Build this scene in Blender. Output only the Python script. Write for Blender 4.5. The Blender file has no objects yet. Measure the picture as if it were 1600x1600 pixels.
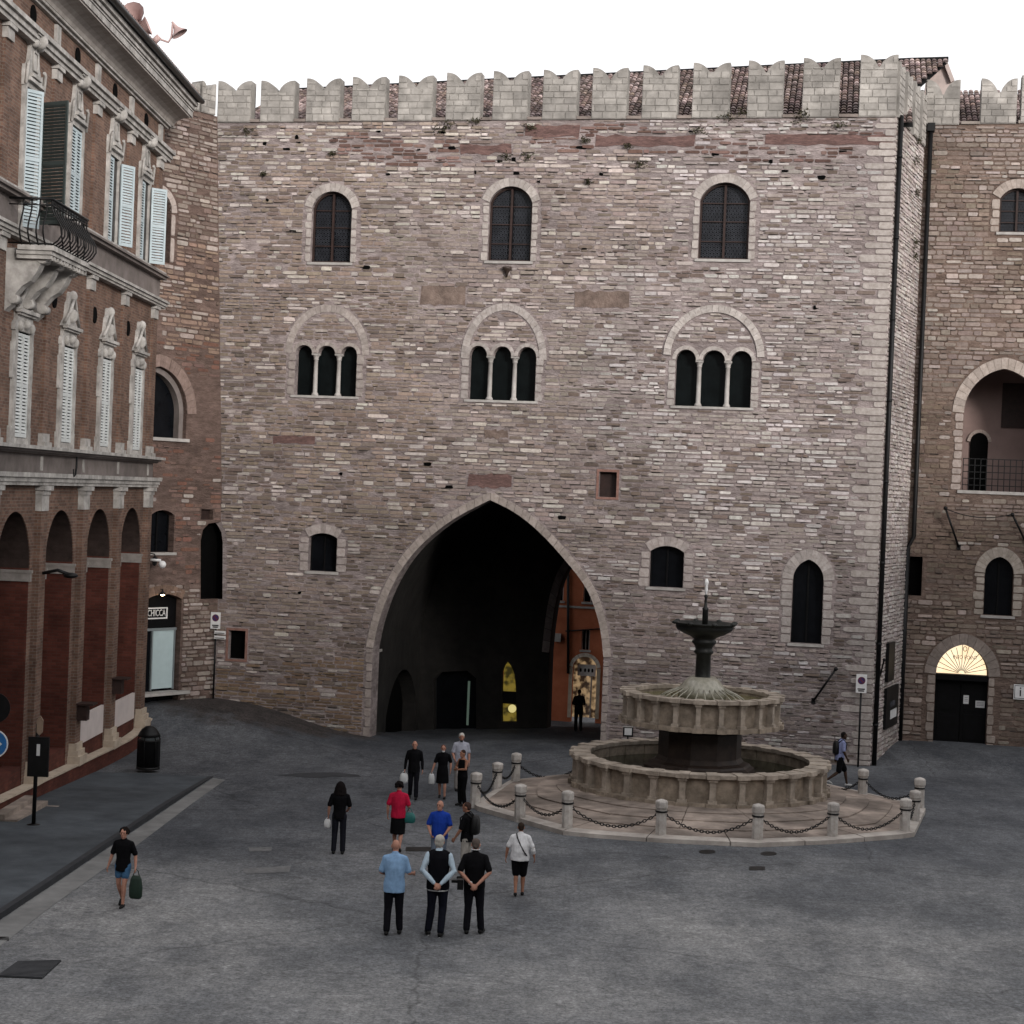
import bpy, bmesh, math, random
from mathutils import Vector, Matrix, noise
from mathutils.geometry import tessellate_polygon

R = random.Random(7)
SC = bpy.context.scene
COL = SC.collection

# ---------------------------------------------------------------- camera
FPX, HX, HY, ROLL, CAMZ = 2850.0, 800.0, 770.0, 0.04, 7.33
GS = 0.028                      # the square falls gently away from the camera
ca, sa = math.cos(ROLL), math.sin(ROLL)
# horizon passes through (800,770) of the 1600 px photograph: the camera is pitched down a little
pit = math.atan((800 - HY) / FPX)
Fw = Vector((0, math.cos(pit), -math.sin(pit)))
Up0 = Vector((0, math.sin(pit), math.cos(pit)))
Rt0 = Vector((1, 0, 0))
Rt = Rt0 * ca + Up0 * sa
Up = -Rt0 * sa + Up0 * ca
cam_d = bpy.data.cameras.new('camera')
cam = bpy.data.objects.new('camera', cam_d)
COL.objects.link(cam)
M3 = Matrix((Rt, Up, -Fw)).transposed()
cam.matrix_world = Matrix.Translation((0, 0, CAMZ)) @ M3.to_4x4()
cam_d.sensor_width = 36
cam_d.lens = 36 * FPX / 1600
cam_d.clip_start = 0.5
cam_d.clip_end = 1500
SC.camera = cam
CAM = Vector((0, 0, CAMZ))

# ---------------------------------------------------------------- light
SUN_EL, SUN_AZ = math.radians(12), math.radians(152)
w = bpy.data.worlds.new('World'); SC.world = w; w.use_nodes = True
nt = w.node_tree; nt.nodes.clear()
sky = nt.nodes.new('ShaderNodeTexSky'); sky.sky_type = 'NISHITA'; sky.sun_disc = False
sky.sun_elevation = SUN_EL; sky.sun_rotation = SUN_AZ
sky.air_density = 1.0; sky.dust_density = 6.0; sky.ozone_density = 1.0
hs = nt.nodes.new('ShaderNodeHueSaturation'); hs.inputs['Saturation'].default_value = 0.12
mx = nt.nodes.new('ShaderNodeMix'); mx.data_type = 'RGBA'; mx.inputs[0].default_value = 0.6
mx.inputs[7].default_value = (9.0, 8.9, 9.1, 1)       # even veil of cloud over the clear sky
bg = nt.nodes.new('ShaderNodeBackground'); bg.inputs['Strength'].default_value = 0.15
ow = nt.nodes.new('ShaderNodeOutputWorld')
nt.links.new(sky.outputs[0], hs.inputs['Color']); nt.links.new(hs.outputs[0], mx.inputs[6])
nt.links.new(mx.outputs[2], bg.inputs[0]); nt.links.new(bg.outputs[0], ow.inputs[0])
sd = bpy.data.lights.new('sun', 'SUN'); sd.energy = 2.1; sd.angle = math.radians(10); sd.color = (1, .93, .87)
so = bpy.data.objects.new('sun', sd); COL.objects.link(so)
# Nishita: rotation 0 puts the sun at +Y and turns clockwise seen from above
sdir = Vector((math.sin(SUN_AZ) * math.cos(SUN_EL), math.cos(SUN_AZ) * math.cos(SUN_EL), math.sin(SUN_EL)))
so.rotation_euler = (-sdir).to_track_quat('-Z', 'Y').to_euler()
SC.view_settings.view_transform = 'Standard'
SC.view_settings.look = 'None'
SC.view_settings.exposure = 0.33
SC.view_settings.gamma = 1.0
SC.view_settings.use_curve_mapping = False
SC.cycles.max_bounces = 6
SC.cycles.diffuse_bounces = 3
SC.cycles.glossy_bounces = 3
SC.cycles.caustics_reflective = False
SC.cycles.caustics_refractive = False

# ---------------------------------------------------------------- helpers
def ray(px, py):
    return (Fw + Rt * ((px - 800) / FPX) + Up * ((800 - py) / FPX))

def g0(x, y): return -GS * y

class Frame:
    """a vertical wall plane: u runs along it, v is world height, w comes out of it"""
    def __init__(s, o, u):
        s.o = Vector((o[0], o[1], 0)); s.u = Vector((u[0], u[1], 0)).normalized()
        s.n = Vector((s.u.y, -s.u.x, 0))
    def P(s, u, v, w=0.0):
        return s.o + s.u * u + Vector((0, 0, v)) + s.n * w
    def uv(s, px, py, w=0.0):
        d = ray(px, py); o = s.o + s.n * w
        t = (o - CAM).dot(s.n) / d.dot(s.n)
        p = CAM + d * t
        return ((p - s.o).dot(s.u), p.z)
    def poly(s, pts): return [s.uv(x, y) for x, y in pts]

def gpix(px, py):
    d = ray(px, py)                     # z = CAMZ + t dz ; = -GS * t dy
    t = -CAMZ / (d.z + GS * d.y)
    return CAM + d * t

def at_y(px, py, Y):
    d = ray(px, py); return CAM + d * (Y / d.y)

def srgb(r, g, b):
    f = lambda c: (c / 255 / 12.92) if c <= 10 else ((c / 255 + .055) / 1.055) ** 2.4
    return (f(r), f(g), f(b))

class MB:
    def __init__(s): s.v = []; s.f = []; s.c = []; s.sm = []
    def add(s, vs, fs, col=None, smooth=False):
        o = len(s.v); s.v.extend([tuple(x) for x in vs])
        for f in fs:
            s.f.append([i + o for i in f]); s.c.append(col); s.sm.append(smooth)
    def hexa(s, a, b, col=None, bottom=True):
        """two quads a (back) and b (front), same order"""
        fs = [(4, 5, 6, 7), (0, 1, 5, 4), (1, 2, 6, 5), (2, 3, 7, 6), (3, 0, 4, 7)]
        if bottom: fs.append((3, 2, 1, 0))
        s.add(list(a) + list(b), fs, col)
    def fbox(s, F, u0, u1, v0, v1, w0, w1, col=None):
        a = [F.P(u0, v0, w0), F.P(u1, v0, w0), F.P(u1, v1, w0), F.P(u0, v1, w0)]
        b = [F.P(u0, v0, w1), F.P(u1, v0, w1), F.P(u1, v1, w1), F.P(u0, v1, w1)]
        s.hexa(a, b, col)
    def box(s, x0, x1, y0, y1, z0, z1, col=None):
        a = [(x0, y0, z0), (x1, y0, z0), (x1, y1, z0), (x0, y1, z0)]
        b = [(x0, y0, z1), (x1, y0, z1), (x1, y1, z1), (x0, y1, z1)]
        s.hexa(a, b, col)
    def prism(s, F, pts, w0, w1, col=None, back=True):
        n = len(pts)
        a = [F.P(u, v, w0) for u, v in pts]; b = [F.P(u, v, w1) for u, v in pts]
        o = len(s.v); s.v.extend([tuple(p) for p in a + b])
        tr = tessellate_polygon([[Vector((u, v, 0)) for u, v in pts]])
        for t in tr:
            p = [pts[i] for i in t]
            ar = (p[1][0]-p[0][0])*(p[2][1]-p[0][1])-(p[2][0]-p[0][0])*(p[1][1]-p[0][1])
            t2 = t if ar > 0 else t[::-1]
            s.f.append([i + n + o for i in t2]); s.c.append(col); s.sm.append(False)
            if back: s.f.append([i + o for i in t2[::-1]]); s.c.append(col); s.sm.append(False)
        for i in range(n):
            j = (i + 1) % n
            s.f.append([o + i, o + j, o + n + j, o + n + i]); s.c.append(col); s.sm.append(False)
    def tube(s, pts, r, n=8, cap=True, col=None, smooth=True, closed=False):
        pts = [Vector(p) for p in pts]; m = len(pts)
        rs = r if isinstance(r, (list, tuple)) else [r] * m
        prev = None; vs = []
        for i, p in enumerate(pts):
            if closed: d = pts[(i + 1) % m] - pts[(i - 1) % m]
            else: d = pts[min(i + 1, m - 1)] - pts[max(i - 1, 0)]
            d.normalize()
            if prev is None:
                a = Vector((0, 0, 1)) if abs(d.z) < .9 else Vector((1, 0, 0))
                x = d.cross(a).normalized()
            else:
                x = (prev - d * prev.dot(d)).normalized()
            prev = x; y = d.cross(x)
            for k in range(n):
                t = 2 * math.pi * k / n
                vs.append(p + (x * math.cos(t) + y * math.sin(t)) * rs[i])
        fs = []
        for i in range(m if closed else m - 1):
            i2 = (i + 1) % m
            for k in range(n):
                k2 = (k + 1) % n
                fs.append((i * n + k, i * n + k2, i2 * n + k2, i2 * n + k))
        s.add(vs, fs, col, smooth)
        if cap and not closed:
            o = len(s.v) - m * n
            s.f.append([o + k for k in range(n)][::-1]); s.c.append(col); s.sm.append(False)
            s.f.append([o + (m - 1) * n + k for k in range(n)]); s.c.append(col); s.sm.append(False)
    def lathe(s, c, prof, n=24, smooth=True, col=None, a0=0.0, a1=2 * math.pi, cap=True):
        c = Vector(c); full = abs(a1 - a0 - 2 * math.pi) < 1e-6
        k = n if full else n + 1; vs = []
        for r, z in prof:
            for i in range(k):
                t = a0 + (a1 - a0) * i / n
                vs.append(c + Vector((r * math.cos(t), r * math.sin(t), z)))
        fs = []
        for j in range(len(prof) - 1):
            for i in range(n):
                i2 = (i + 1) % k
                fs.append((j * k + i, j * k + i2, (j + 1) * k + i2, (j + 1) * k + i))
        s.add(vs, fs, col, smooth)
        if cap and full:
            o = len(s.v) - len(vs)
            if prof[0][0] > 1e-4: s.f.append([o + i for i in range(k)][::-1]); s.c.append(col); s.sm.append(False)
            if prof[-1][0] > 1e-4: s.f.append([o + (len(prof) - 1) * k + i for i in range(k)]); s.c.append(col); s.sm.append(False)
    def ball(s, c, rx, ry=None, rz=None, n=12, m=8, col=None, rot=None):
        ry = ry or rx; rz = rz or rx; c = Vector(c); vs = []
        for j in range(m + 1):
            ph = math.pi * j / m
            for i in range(n):
                t = 2 * math.pi * i / n
                p = Vector((rx * math.sin(ph) * math.cos(t), ry * math.sin(ph) * math.sin(t), -rz * math.cos(ph)))
                if rot: p = rot @ p
                vs.append(c + p)
        fs = [(j * n + i, j * n + (i + 1) % n, (j + 1) * n + (i + 1) % n, (j + 1) * n + i) for j in range(m) for i in range(n)]
        s.add(vs, fs, col, True)
    def mesh(s, name, off=(0, 0, 0)):
        me = bpy.data.meshes.new(name)
        ox, oy, oz = off
        me.from_pydata([(x - ox, y - oy, z - oz) for x, y, z in s.v], [], s.f)
        me.polygons.foreach_set('use_smooth', s.sm)
        if any(c is not None for c in s.c):
            at = me.color_attributes.new('Col', 'FLOAT_COLOR', 'CORNER')
            arr = []
            for p, c in zip(s.f, s.c):
                c = c or (1, 1, 1)
                arr.extend((c[0], c[1], c[2], 1.0) * len(p))
            at.data.foreach_set('color', arr)
        me.validate()
        return me
    def build(s, name, m, parent=None, **kw):
        off = WO.get(parent.name, (0, 0, 0)) if parent else (0, 0, 0)
        if parent is None and 'loc' in kw: off = kw['loc']
        me = s.mesh(name, off); me.materials.append(m)
        o = bpy.data.objects.new(name, me); COL.objects.link(o)
        if parent: o.parent = parent
        elif 'loc' in kw: o.location = kw['loc']
        WO[o.name] = off
        for k in ('label', 'category', 'group', 'kind'):
            if k in kw: o[k] = kw[k]
        return o
WO = {}

def thing(name, label, cat, loc=(0, 0, 0), group=None):
    o = bpy.data.objects.new(name, None); COL.objects.link(o)
    o.empty_display_size = .3
    o.location = loc; o['label'] = label; o['category'] = cat
    if group: o['group'] = group
    WO[o.name] = tuple(loc)
    return o

def copy_tree(o, parent=None):
    c = o.copy(); COL.objects.link(c); c.parent = parent
    for ch in list(o.children): copy_tree(ch, c)
    return c

# ---------------------------------------------------------------- materials
def mat(name, c1, c2=None, rough=.85, scale=3.0, bump=.3, bscale=25.0, metal=0.0, attr=False, objcol=False,
        spec=.3, detail=6, stain=0.0, stain_scale=.35, stretch=None, dist=.01):
    m = bpy.data.materials.new(name); m.use_nodes = True
    nt = m.node_tree; N = nt.nodes; L = nt.links
    b = N['Principled BSDF']
    b.inputs['Roughness'].default_value = rough
    b.inputs['Metallic'].default_value = metal
    b.inputs['Specular IOR Level'].default_value = spec
    c2 = c2 or tuple(x * .75 for x in c1)
    geo = N.new('ShaderNodeNewGeometry')
    src = geo.outputs['Position']
    if stretch:
        mp = N.new('ShaderNodeMapping'); mp.inputs['Scale'].default_value = stretch
        L.new(src, mp.inputs[0]); src = mp.outputs[0]
    n1 = N.new('ShaderNodeTexNoise'); n1.inputs['Scale'].default_value = scale; n1.inputs['Detail'].default_value = detail
    n1.inputs['Roughness'].default_value = .65
    L.new(src, n1.inputs['Vector'])
    rp = N.new('ShaderNodeValToRGB'); rp.color_ramp.elements[0].position = .32; rp.color_ramp.elements[1].position = .68
    rp.color_ramp.elements[0].color = (*c2, 1); rp.color_ramp.elements[1].color = (*c1, 1)
    L.new(n1.outputs['Fac'], rp.inputs[0])
    col = rp.outputs[0]
    def mul(a, bsock, fac=1.0):
        x = N.new('ShaderNodeMix'); x.data_type = 'RGBA'; x.blend_type = 'MULTIPLY'; x.inputs[0].default_value = fac
        L.new(a, x.inputs[6]); L.new(bsock, x.inputs[7]); return x.outputs[2]
    if attr:
        a = N.new('ShaderNodeAttribute'); a.attribute_name = 'Col'; col = mul(col, a.outputs['Color'])
    if objcol:
        a = N.new('ShaderNodeObjectInfo'); col = mul(col, a.outputs['Color'])
    if stain > 0:
        n3 = N.new('ShaderNodeTexNoise'); n3.inputs['Scale'].default_value = stain_scale; n3.inputs['Detail'].default_value = 5
        L.new(src, n3.inputs['Vector'])
        r3 = N.new('ShaderNodeValToRGB'); r3.color_ramp.elements[0].position = .35; r3.color_ramp.elements[1].position = .65
        k = 1 - stain
        r3.color_ramp.elements[0].color = (k, k, k, 1); r3.color_ramp.elements[1].color = (1, 1, 1, 1)
        L.new(n3.outputs['Fac'], r3.inputs[0]); col = mul(col, r3.outputs[0])
    L.new(col, b.inputs['Base Color'])
    if bump > 0:
        n2 = N.new('ShaderNodeTexNoise'); n2.inputs['Scale'].default_value = bscale; n2.inputs['Detail'].default_value = 4
        L.new(src, n2.inputs['Vector'])
        bp = N.new('ShaderNodeBump'); bp.inputs['Strength'].default_value = bump; bp.inputs['Distance'].default_value = dist
        L.new(n2.outputs['Fac'], bp.inputs['Height']); L.new(bp.outputs[0], b.inputs['Normal'])
    return m

def brick_mat(name, c1, c2, mortar, udir='y', bw=.27, bh=.085, stain=.5, bump=.5):
    m = bpy.data.materials.new(name); m.use_nodes = True
    nt = m.node_tree; N = nt.nodes; L = nt.links
    b = N['Principled BSDF']; b.inputs['Roughness'].default_value = .9; b.inputs['Specular IOR Level'].default_value = .2
    geo = N.new('ShaderNodeNewGeometry'); sp = N.new('ShaderNodeSeparateXYZ'); L.new(geo.outputs['Position'], sp.inputs[0])
    ad = N.new('ShaderNodeMath'); ad.operation = 'ADD'; L.new(sp.outputs['X'], ad.inputs[0]); L.new(sp.outputs['Y'], ad.inputs[1])
    cb = N.new('ShaderNodeCombineXYZ'); L.new(ad.outputs[0], cb.inputs[0]); L.new(sp.outputs['Z'], cb.inputs[1])
    br = N.new('ShaderNodeTexBrick'); br.inputs['Scale'].default_value = 1.0
    br.inputs['Brick Width'].default_value = bw; br.inputs['Row Height'].default_value = bh
    br.inputs['Mortar Size'].default_value = .009; br.inputs['Color1'].default_value = (*c1, 1)
    br.inputs['Color2'].default_value = (*c2, 1); br.inputs['Mortar'].default_value = (*mortar, 1)
    L.new(cb.outputs[0], br.inputs['Vector'])
    n3 = N.new('ShaderNodeTexNoise'); n3.inputs['Scale'].default_value = 1.1; n3.inputs['Detail'].default_value = 9
    n3.inputs['Roughness'].default_value = .7
    L.new(geo.outputs['Position'], n3.inputs['Vector'])
    r3 = N.new('ShaderNodeValToRGB'); r3.color_ramp.elements[0].position = .3; r3.color_ramp.elements[1].position = .68
    k = 1 - stain; r3.color_ramp.elements[0].color = (k, k, k, 1); r3.color_ramp.elements[1].color = (1.1, 1.1, 1.1, 1)
    L.new(n3.outputs['Fac'], r3.inputs[0])
    x = N.new('ShaderNodeMix'); x.data_type = 'RGBA'; x.blend_type = 'MULTIPLY'; x.inputs[0].default_value = 1
    L.new(br.outputs['Color'], x.inputs[6]); L.new(r3.outputs[0], x.inputs[7]); L.new(x.outputs[2], b.inputs['Base Color'])
    bp = N.new('ShaderNodeBump'); bp.inputs['Strength'].default_value = bump; bp.inputs['Distance'].default_value = .01; bp.invert = True
    L.new(br.outputs['Fac'], bp.inputs['Height']); L.new(bp.outputs[0], b.inputs['Normal'])
    return m

def emit_mat(name, col, strength, base=(.1, .1, .1), scale=0, c2=None):
    m = bpy.data.materials.new(name); m.use_nodes = True
    b = m.node_tree.nodes['Principled BSDF']
    b.inputs['Base Color'].default_value = (*base, 1)
    b.inputs['Emission Color'].default_value = (*col, 1); b.inputs['Emission Strength'].default_value = strength
    if scale:
        N = m.node_tree.nodes; L = m.node_tree.links
        n = N.new('ShaderNodeTexNoise'); n.inputs['Scale'].default_value = scale
        g = N.new('ShaderNodeNewGeometry'); L.new(g.outputs['Position'], n.inputs['Vector'])
        r = N.new('ShaderNodeValToRGB'); r.color_ramp.elements[0].color = (*c2, 1); r.color_ramp.elements[1].color = (*col, 1)
        r.color_ramp.elements[0].position = .4; r.color_ramp.elements[1].position = .6
        L.new(n.outputs['Fac'], r.inputs[0]); L.new(r.outputs[0], b.inputs['Emission Color'])
    return m

def glass_mat(name, c=(.006, .007, .009), rough=.2):
    m = mat(name, c, tuple(x * .5 for x in c), rough=rough, spec=.12, bump=.15, bscale=6, scale=2)
    return m

M = {}
M['stone'] = mat('wall_stone', (.92, .92, .92), (.58, .56, .54), rough=.9, scale=7, bump=.6, bscale=22, attr=True, dist=.02)
M['stone_one'] = mat('wall_stone_single', (.95, .95, .95), (.62, .6, .58), rough=.9, scale=7, bump=.6, bscale=22, objcol=True, dist=.02)
M['mortar'] = mat('eroded_mortar', (.33, .282, .268), (.15, .122, .113), rough=1, scale=2.2, bump=1, bscale=9, attr=True, stain=.3, dist=.05, stretch=(1, 1, 3.2))
M['lime'] = mat('pale_limestone', (.46, .44, .42), (.33, .31, .29), rough=.85, scale=4, bump=.4, bscale=18, stain=.25)
M['merlon'] = mat('merlon_stone', (.44, .415, .385), (.25, .235, .215), rough=.9, scale=2.2, bump=.5, bscale=14, attr=True, stain=.35, stain_scale=.8)
M['tile'] = mat('roof_tile', (.32, .245, .225), (.07, .05, .047), rough=.9, scale=3.5, bump=.4, bscale=20, attr=True, stain=.3)
M['brick'] = brick_mat('red_brick', (.20, .118, .085), (.115, .066, .05), (.19, .155, .13))
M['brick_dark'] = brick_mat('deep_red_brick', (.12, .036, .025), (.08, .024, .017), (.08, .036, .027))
M['plaster_white'] = mat('white_stone_trim', (.52, .50, .475), (.29, .275, .255), rough=.85, scale=4, bump=.35, bscale=16, stain=.4, stain_scale=1.6)
M['frieze'] = mat('grey_stucco', (.22, .19, .18), (.14, .12, .11), rough=.9, scale=2, bump=.3, stain=.3)
M['shutter'] = mat('pale_blue_paint', (.40, .465, .49), (.33, .39, .41), rough=.6, scale=2, bump=.1)
M['shutter_white'] = mat('white_shutter_paint', (.55, .575, .57), (.46, .48, .475), rough=.6, scale=2, bump=.1)
M['shutter_dark'] = mat('dark_green_paint', (.05, .062, .06), (.035, .044, .042), rough=.6, scale=2, bump=.1)
M['black'] = mat('black_void', (.003, .003, .003), rough=1, bump=0, spec=.05)
M['iron'] = mat('black_iron', (.009, .009, .01), (.005, .005, .005), rough=.5, metal=.3, bump=.1)
M['glass'] = glass_mat('dark_glass')
M['glass_green'] = glass_mat('green_dark_glass', (.006, .0085, .009), .25)
M['lead'] = mat('lead_came', (.065, .07, .085), (.02, .022, .028), rough=.5, bump=0)
M['wood'] = mat('brown_wood', (.035, .018, .015), (.018, .010, .008), rough=.6, scale=6, bump=.2)
M['darkwood'] = mat('black_door_wood', (.005, .005, .006), (.003, .003, .003), spec=.1, rough=.6, scale=6, bump=.2)
M['asphalt'] = None
M['cobble'] = mat('dark_cobbles', (.055, .048, .047), (.022, .02, .02), rough=.9, scale=4, bump=1, bscale=7, stain=.5, dist=.03)
M['bronze'] = mat('dark_bronze', (.022, .024, .022), (.012, .012, .012), rough=.45, metal=.4, scale=6, bump=.2)
M['fount'] = mat('fountain_limestone', (.37, .305, .24), (.16, .13, .10), rough=.85, scale=3.5, bump=.35, bscale=20, stain=.35, stain_scale=1.2)
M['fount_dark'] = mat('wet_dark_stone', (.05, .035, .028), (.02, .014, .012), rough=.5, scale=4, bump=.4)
M['step'] = mat('rosy_step_stone', (.40, .33, .28), (.20, .16, .135), rough=.8, scale=2.0, bump=.3, bscale=14, stain=.6, stain_scale=.7)
M['bollard'] = mat('bollard_stone', (.52, .49, .46), (.34, .31, .28), rough=.85, scale=6, bump=.3, stain=.3, stain_scale=2)
M['white'] = mat('white_paint', (.75, .75, .74), (.6, .6, .6), rough=.6, bump=0)
M['orange'] = mat('orange_plaster', (.56, .18, .09), (.42, .125, .06), rough=.9, scale=1.5, bump=.15, stain=.3)
M['passage_dark'] = mat('passage_plaster', (.024, .022, .020), (.009, .0085, .008), rough=.95, scale=1.3, bump=.5, bscale=5, stain=.4, dist=.03)  # very dark plaster for the inner faces of the passage
M['pink'] = mat('pinkish_loggia_plaster', (.30, .22, .20), (.24, .17, .155), rough=.9, scale=1, bump=.1, stain=.2)
M['cream'] = mat('cream_base_stone', (.50, .42, .33), (.34, .28, .22), rough=.85, scale=3, bump=.3)
M['panel'] = mat('pale_marble_panel', (.62, .55, .52), (.52, .46, .44), rough=.5, scale=2, bump=.05)

# ---------------------------------------------------------------- plain unseen blocks added behind and beside the camera to shade the square
def shade_blocks():
    m = mat('shade_block_plaster', (.22, .185, .16), (.16, .13, .11), rough=.95, bump=0)
    mb = MB()
    mb.box(-40, 95, -42, -27, -3, 28)
    mb.box(-40, -18, -27, 30, -3, 12)
    mb.box(28, 44, -27, 50, -3, 13)
    mb.build('unseen_shade_blocks', m, kind='structure')
shade_blocks()
# ================================================================ frames
A = gpix(1358, 1200)
B = at_y(335, 1083, A.y * 1.066)
FM = Frame((B.x, B.y), (A.x - B.x, A.y - B.y))
LM = (Vector((A.x, A.y)) - Vector((B.x, B.y))).length
C1 = at_y(1405, 1150, A.y + 5.2)                     # inner corner of the return
FR = Frame((A.x, A.y), (C1.x - A.x, C1.y - A.y)); LR = (Vector((C1.x, C1.y)) - Vector((A.x, A.y))).length
wy = math.radians(10)
FW = Frame((C1.x, C1.y), (math.cos(wy), -math.sin(wy)))
D1 = at_y(225, 1082, A.y + 1.5)
FA = Frame((D1.x, D1.y), (B.x - D1.x, B.y - D1.y)); LA = (Vector((B.x, B.y)) - Vector((D1.x, D1.y))).length
# left building: its front runs away from the camera
VP = ray(850, 772); ld = Vector((VP.x, VP.y)).normalized()
LC = at_y(225, 1150, 62.6)
FL = Frame((LC.x, LC.y), (ld.x, ld.y))

# ================================================================ ground
ctrl = []
def gres(x, y):
    s = 0; t = 0.35
    for cx, cy, r in ctrl:
        wgt = math.exp(-((x - cx) ** 2 + (y - cy) ** 2) / 7.0)
        s += wgt * r; t += wgt
    return s / t
def gz(x, y): return g0(x, y) + gres(x, y)
def ctl(F, px, py, w=0.0):
    u, v = F.uv(px, py, w); p = F.P(u, v, w); ctrl.append((p.x, p.y, (v - g0(p.x, p.y))))
for px, py in [(335, 1083), (365, 1088), (400, 1097), (460, 1116), (520, 1142), (560, 1155), (590, 1160), (640, 1161), (700, 1162), (760, 1163),
               (820, 1164), (880, 1165), (940, 1166), (1000, 1172), (1080, 1180), (1160, 1186), (1240, 1192), (1355, 1200)]:
    ctl(FM, px, py)
for px, py in [(600, 1149), (700, 1144), (800, 1141), (900, 1138), (980, 1137)]: ctl(FM, px, py, -9.0)
for px, py in [(650, 1154), (760, 1152), (870, 1151)]: ctl(FM, px, py, -4.5)
for px, py in [(890, 1137), (960, 1137)]: ctl(FM, px, py, -14.0)
for px, py in [(228, 1083), (255, 1083), (285, 1083), (310, 1083)]: ctl(FA, px, py)
ctl(FR, 1380, 1175)
for px, py in [(1410, 1152), (1460, 1155), (1510, 1160), (1560, 1163), (1600, 1165), (1680, 1170)]: ctl(FW, px, py)
for k in range(8):
    p = FL.P(-1.0 - 2.2 * k, 0); ctrl.append((p.x, p.y, 0.0))
for px, py in [(600, 1210), (700, 1215), (900, 1215), (470, 1200), (380, 1200), (300, 1200), (1330, 1240), (1420, 1220), (1520, 1225), (1600, 1235), (1000, 1215), (1200, 1225)]:
    p = gpix(px, py); ctrl.append((p.x, p.y, 0.0))
for px, py, a in [(300, 1140, .45), (400, 1150, .35), (250, 1130, .5)]:
    p = gpix(px, py + 20); ctrl.append((p.x, p.y, a))

def grid_axis(a, b, f0, f1, fine, coarse):
    xs = []; x = a
    while x < b:
        xs.append(x); x += fine if f0 <= x < f1 else coarse
    xs.append(b); return xs
xs = grid_axis(-90, 90, -18, 20, .5, 6); ys = grid_axis(-30, 160, 42, 84, .5, 6)
mb = MB(); nx = len(xs)
vs = [(x, y, gz(x, y)) for y in ys for x in xs]
fs = [(j * nx + i, j * nx + i + 1, (j + 1) * nx + i + 1, (j + 1) * nx + i) for j in range(len(ys) - 1) for i in range(nx - 1)]
mb.add(vs, fs, None, True)

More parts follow.
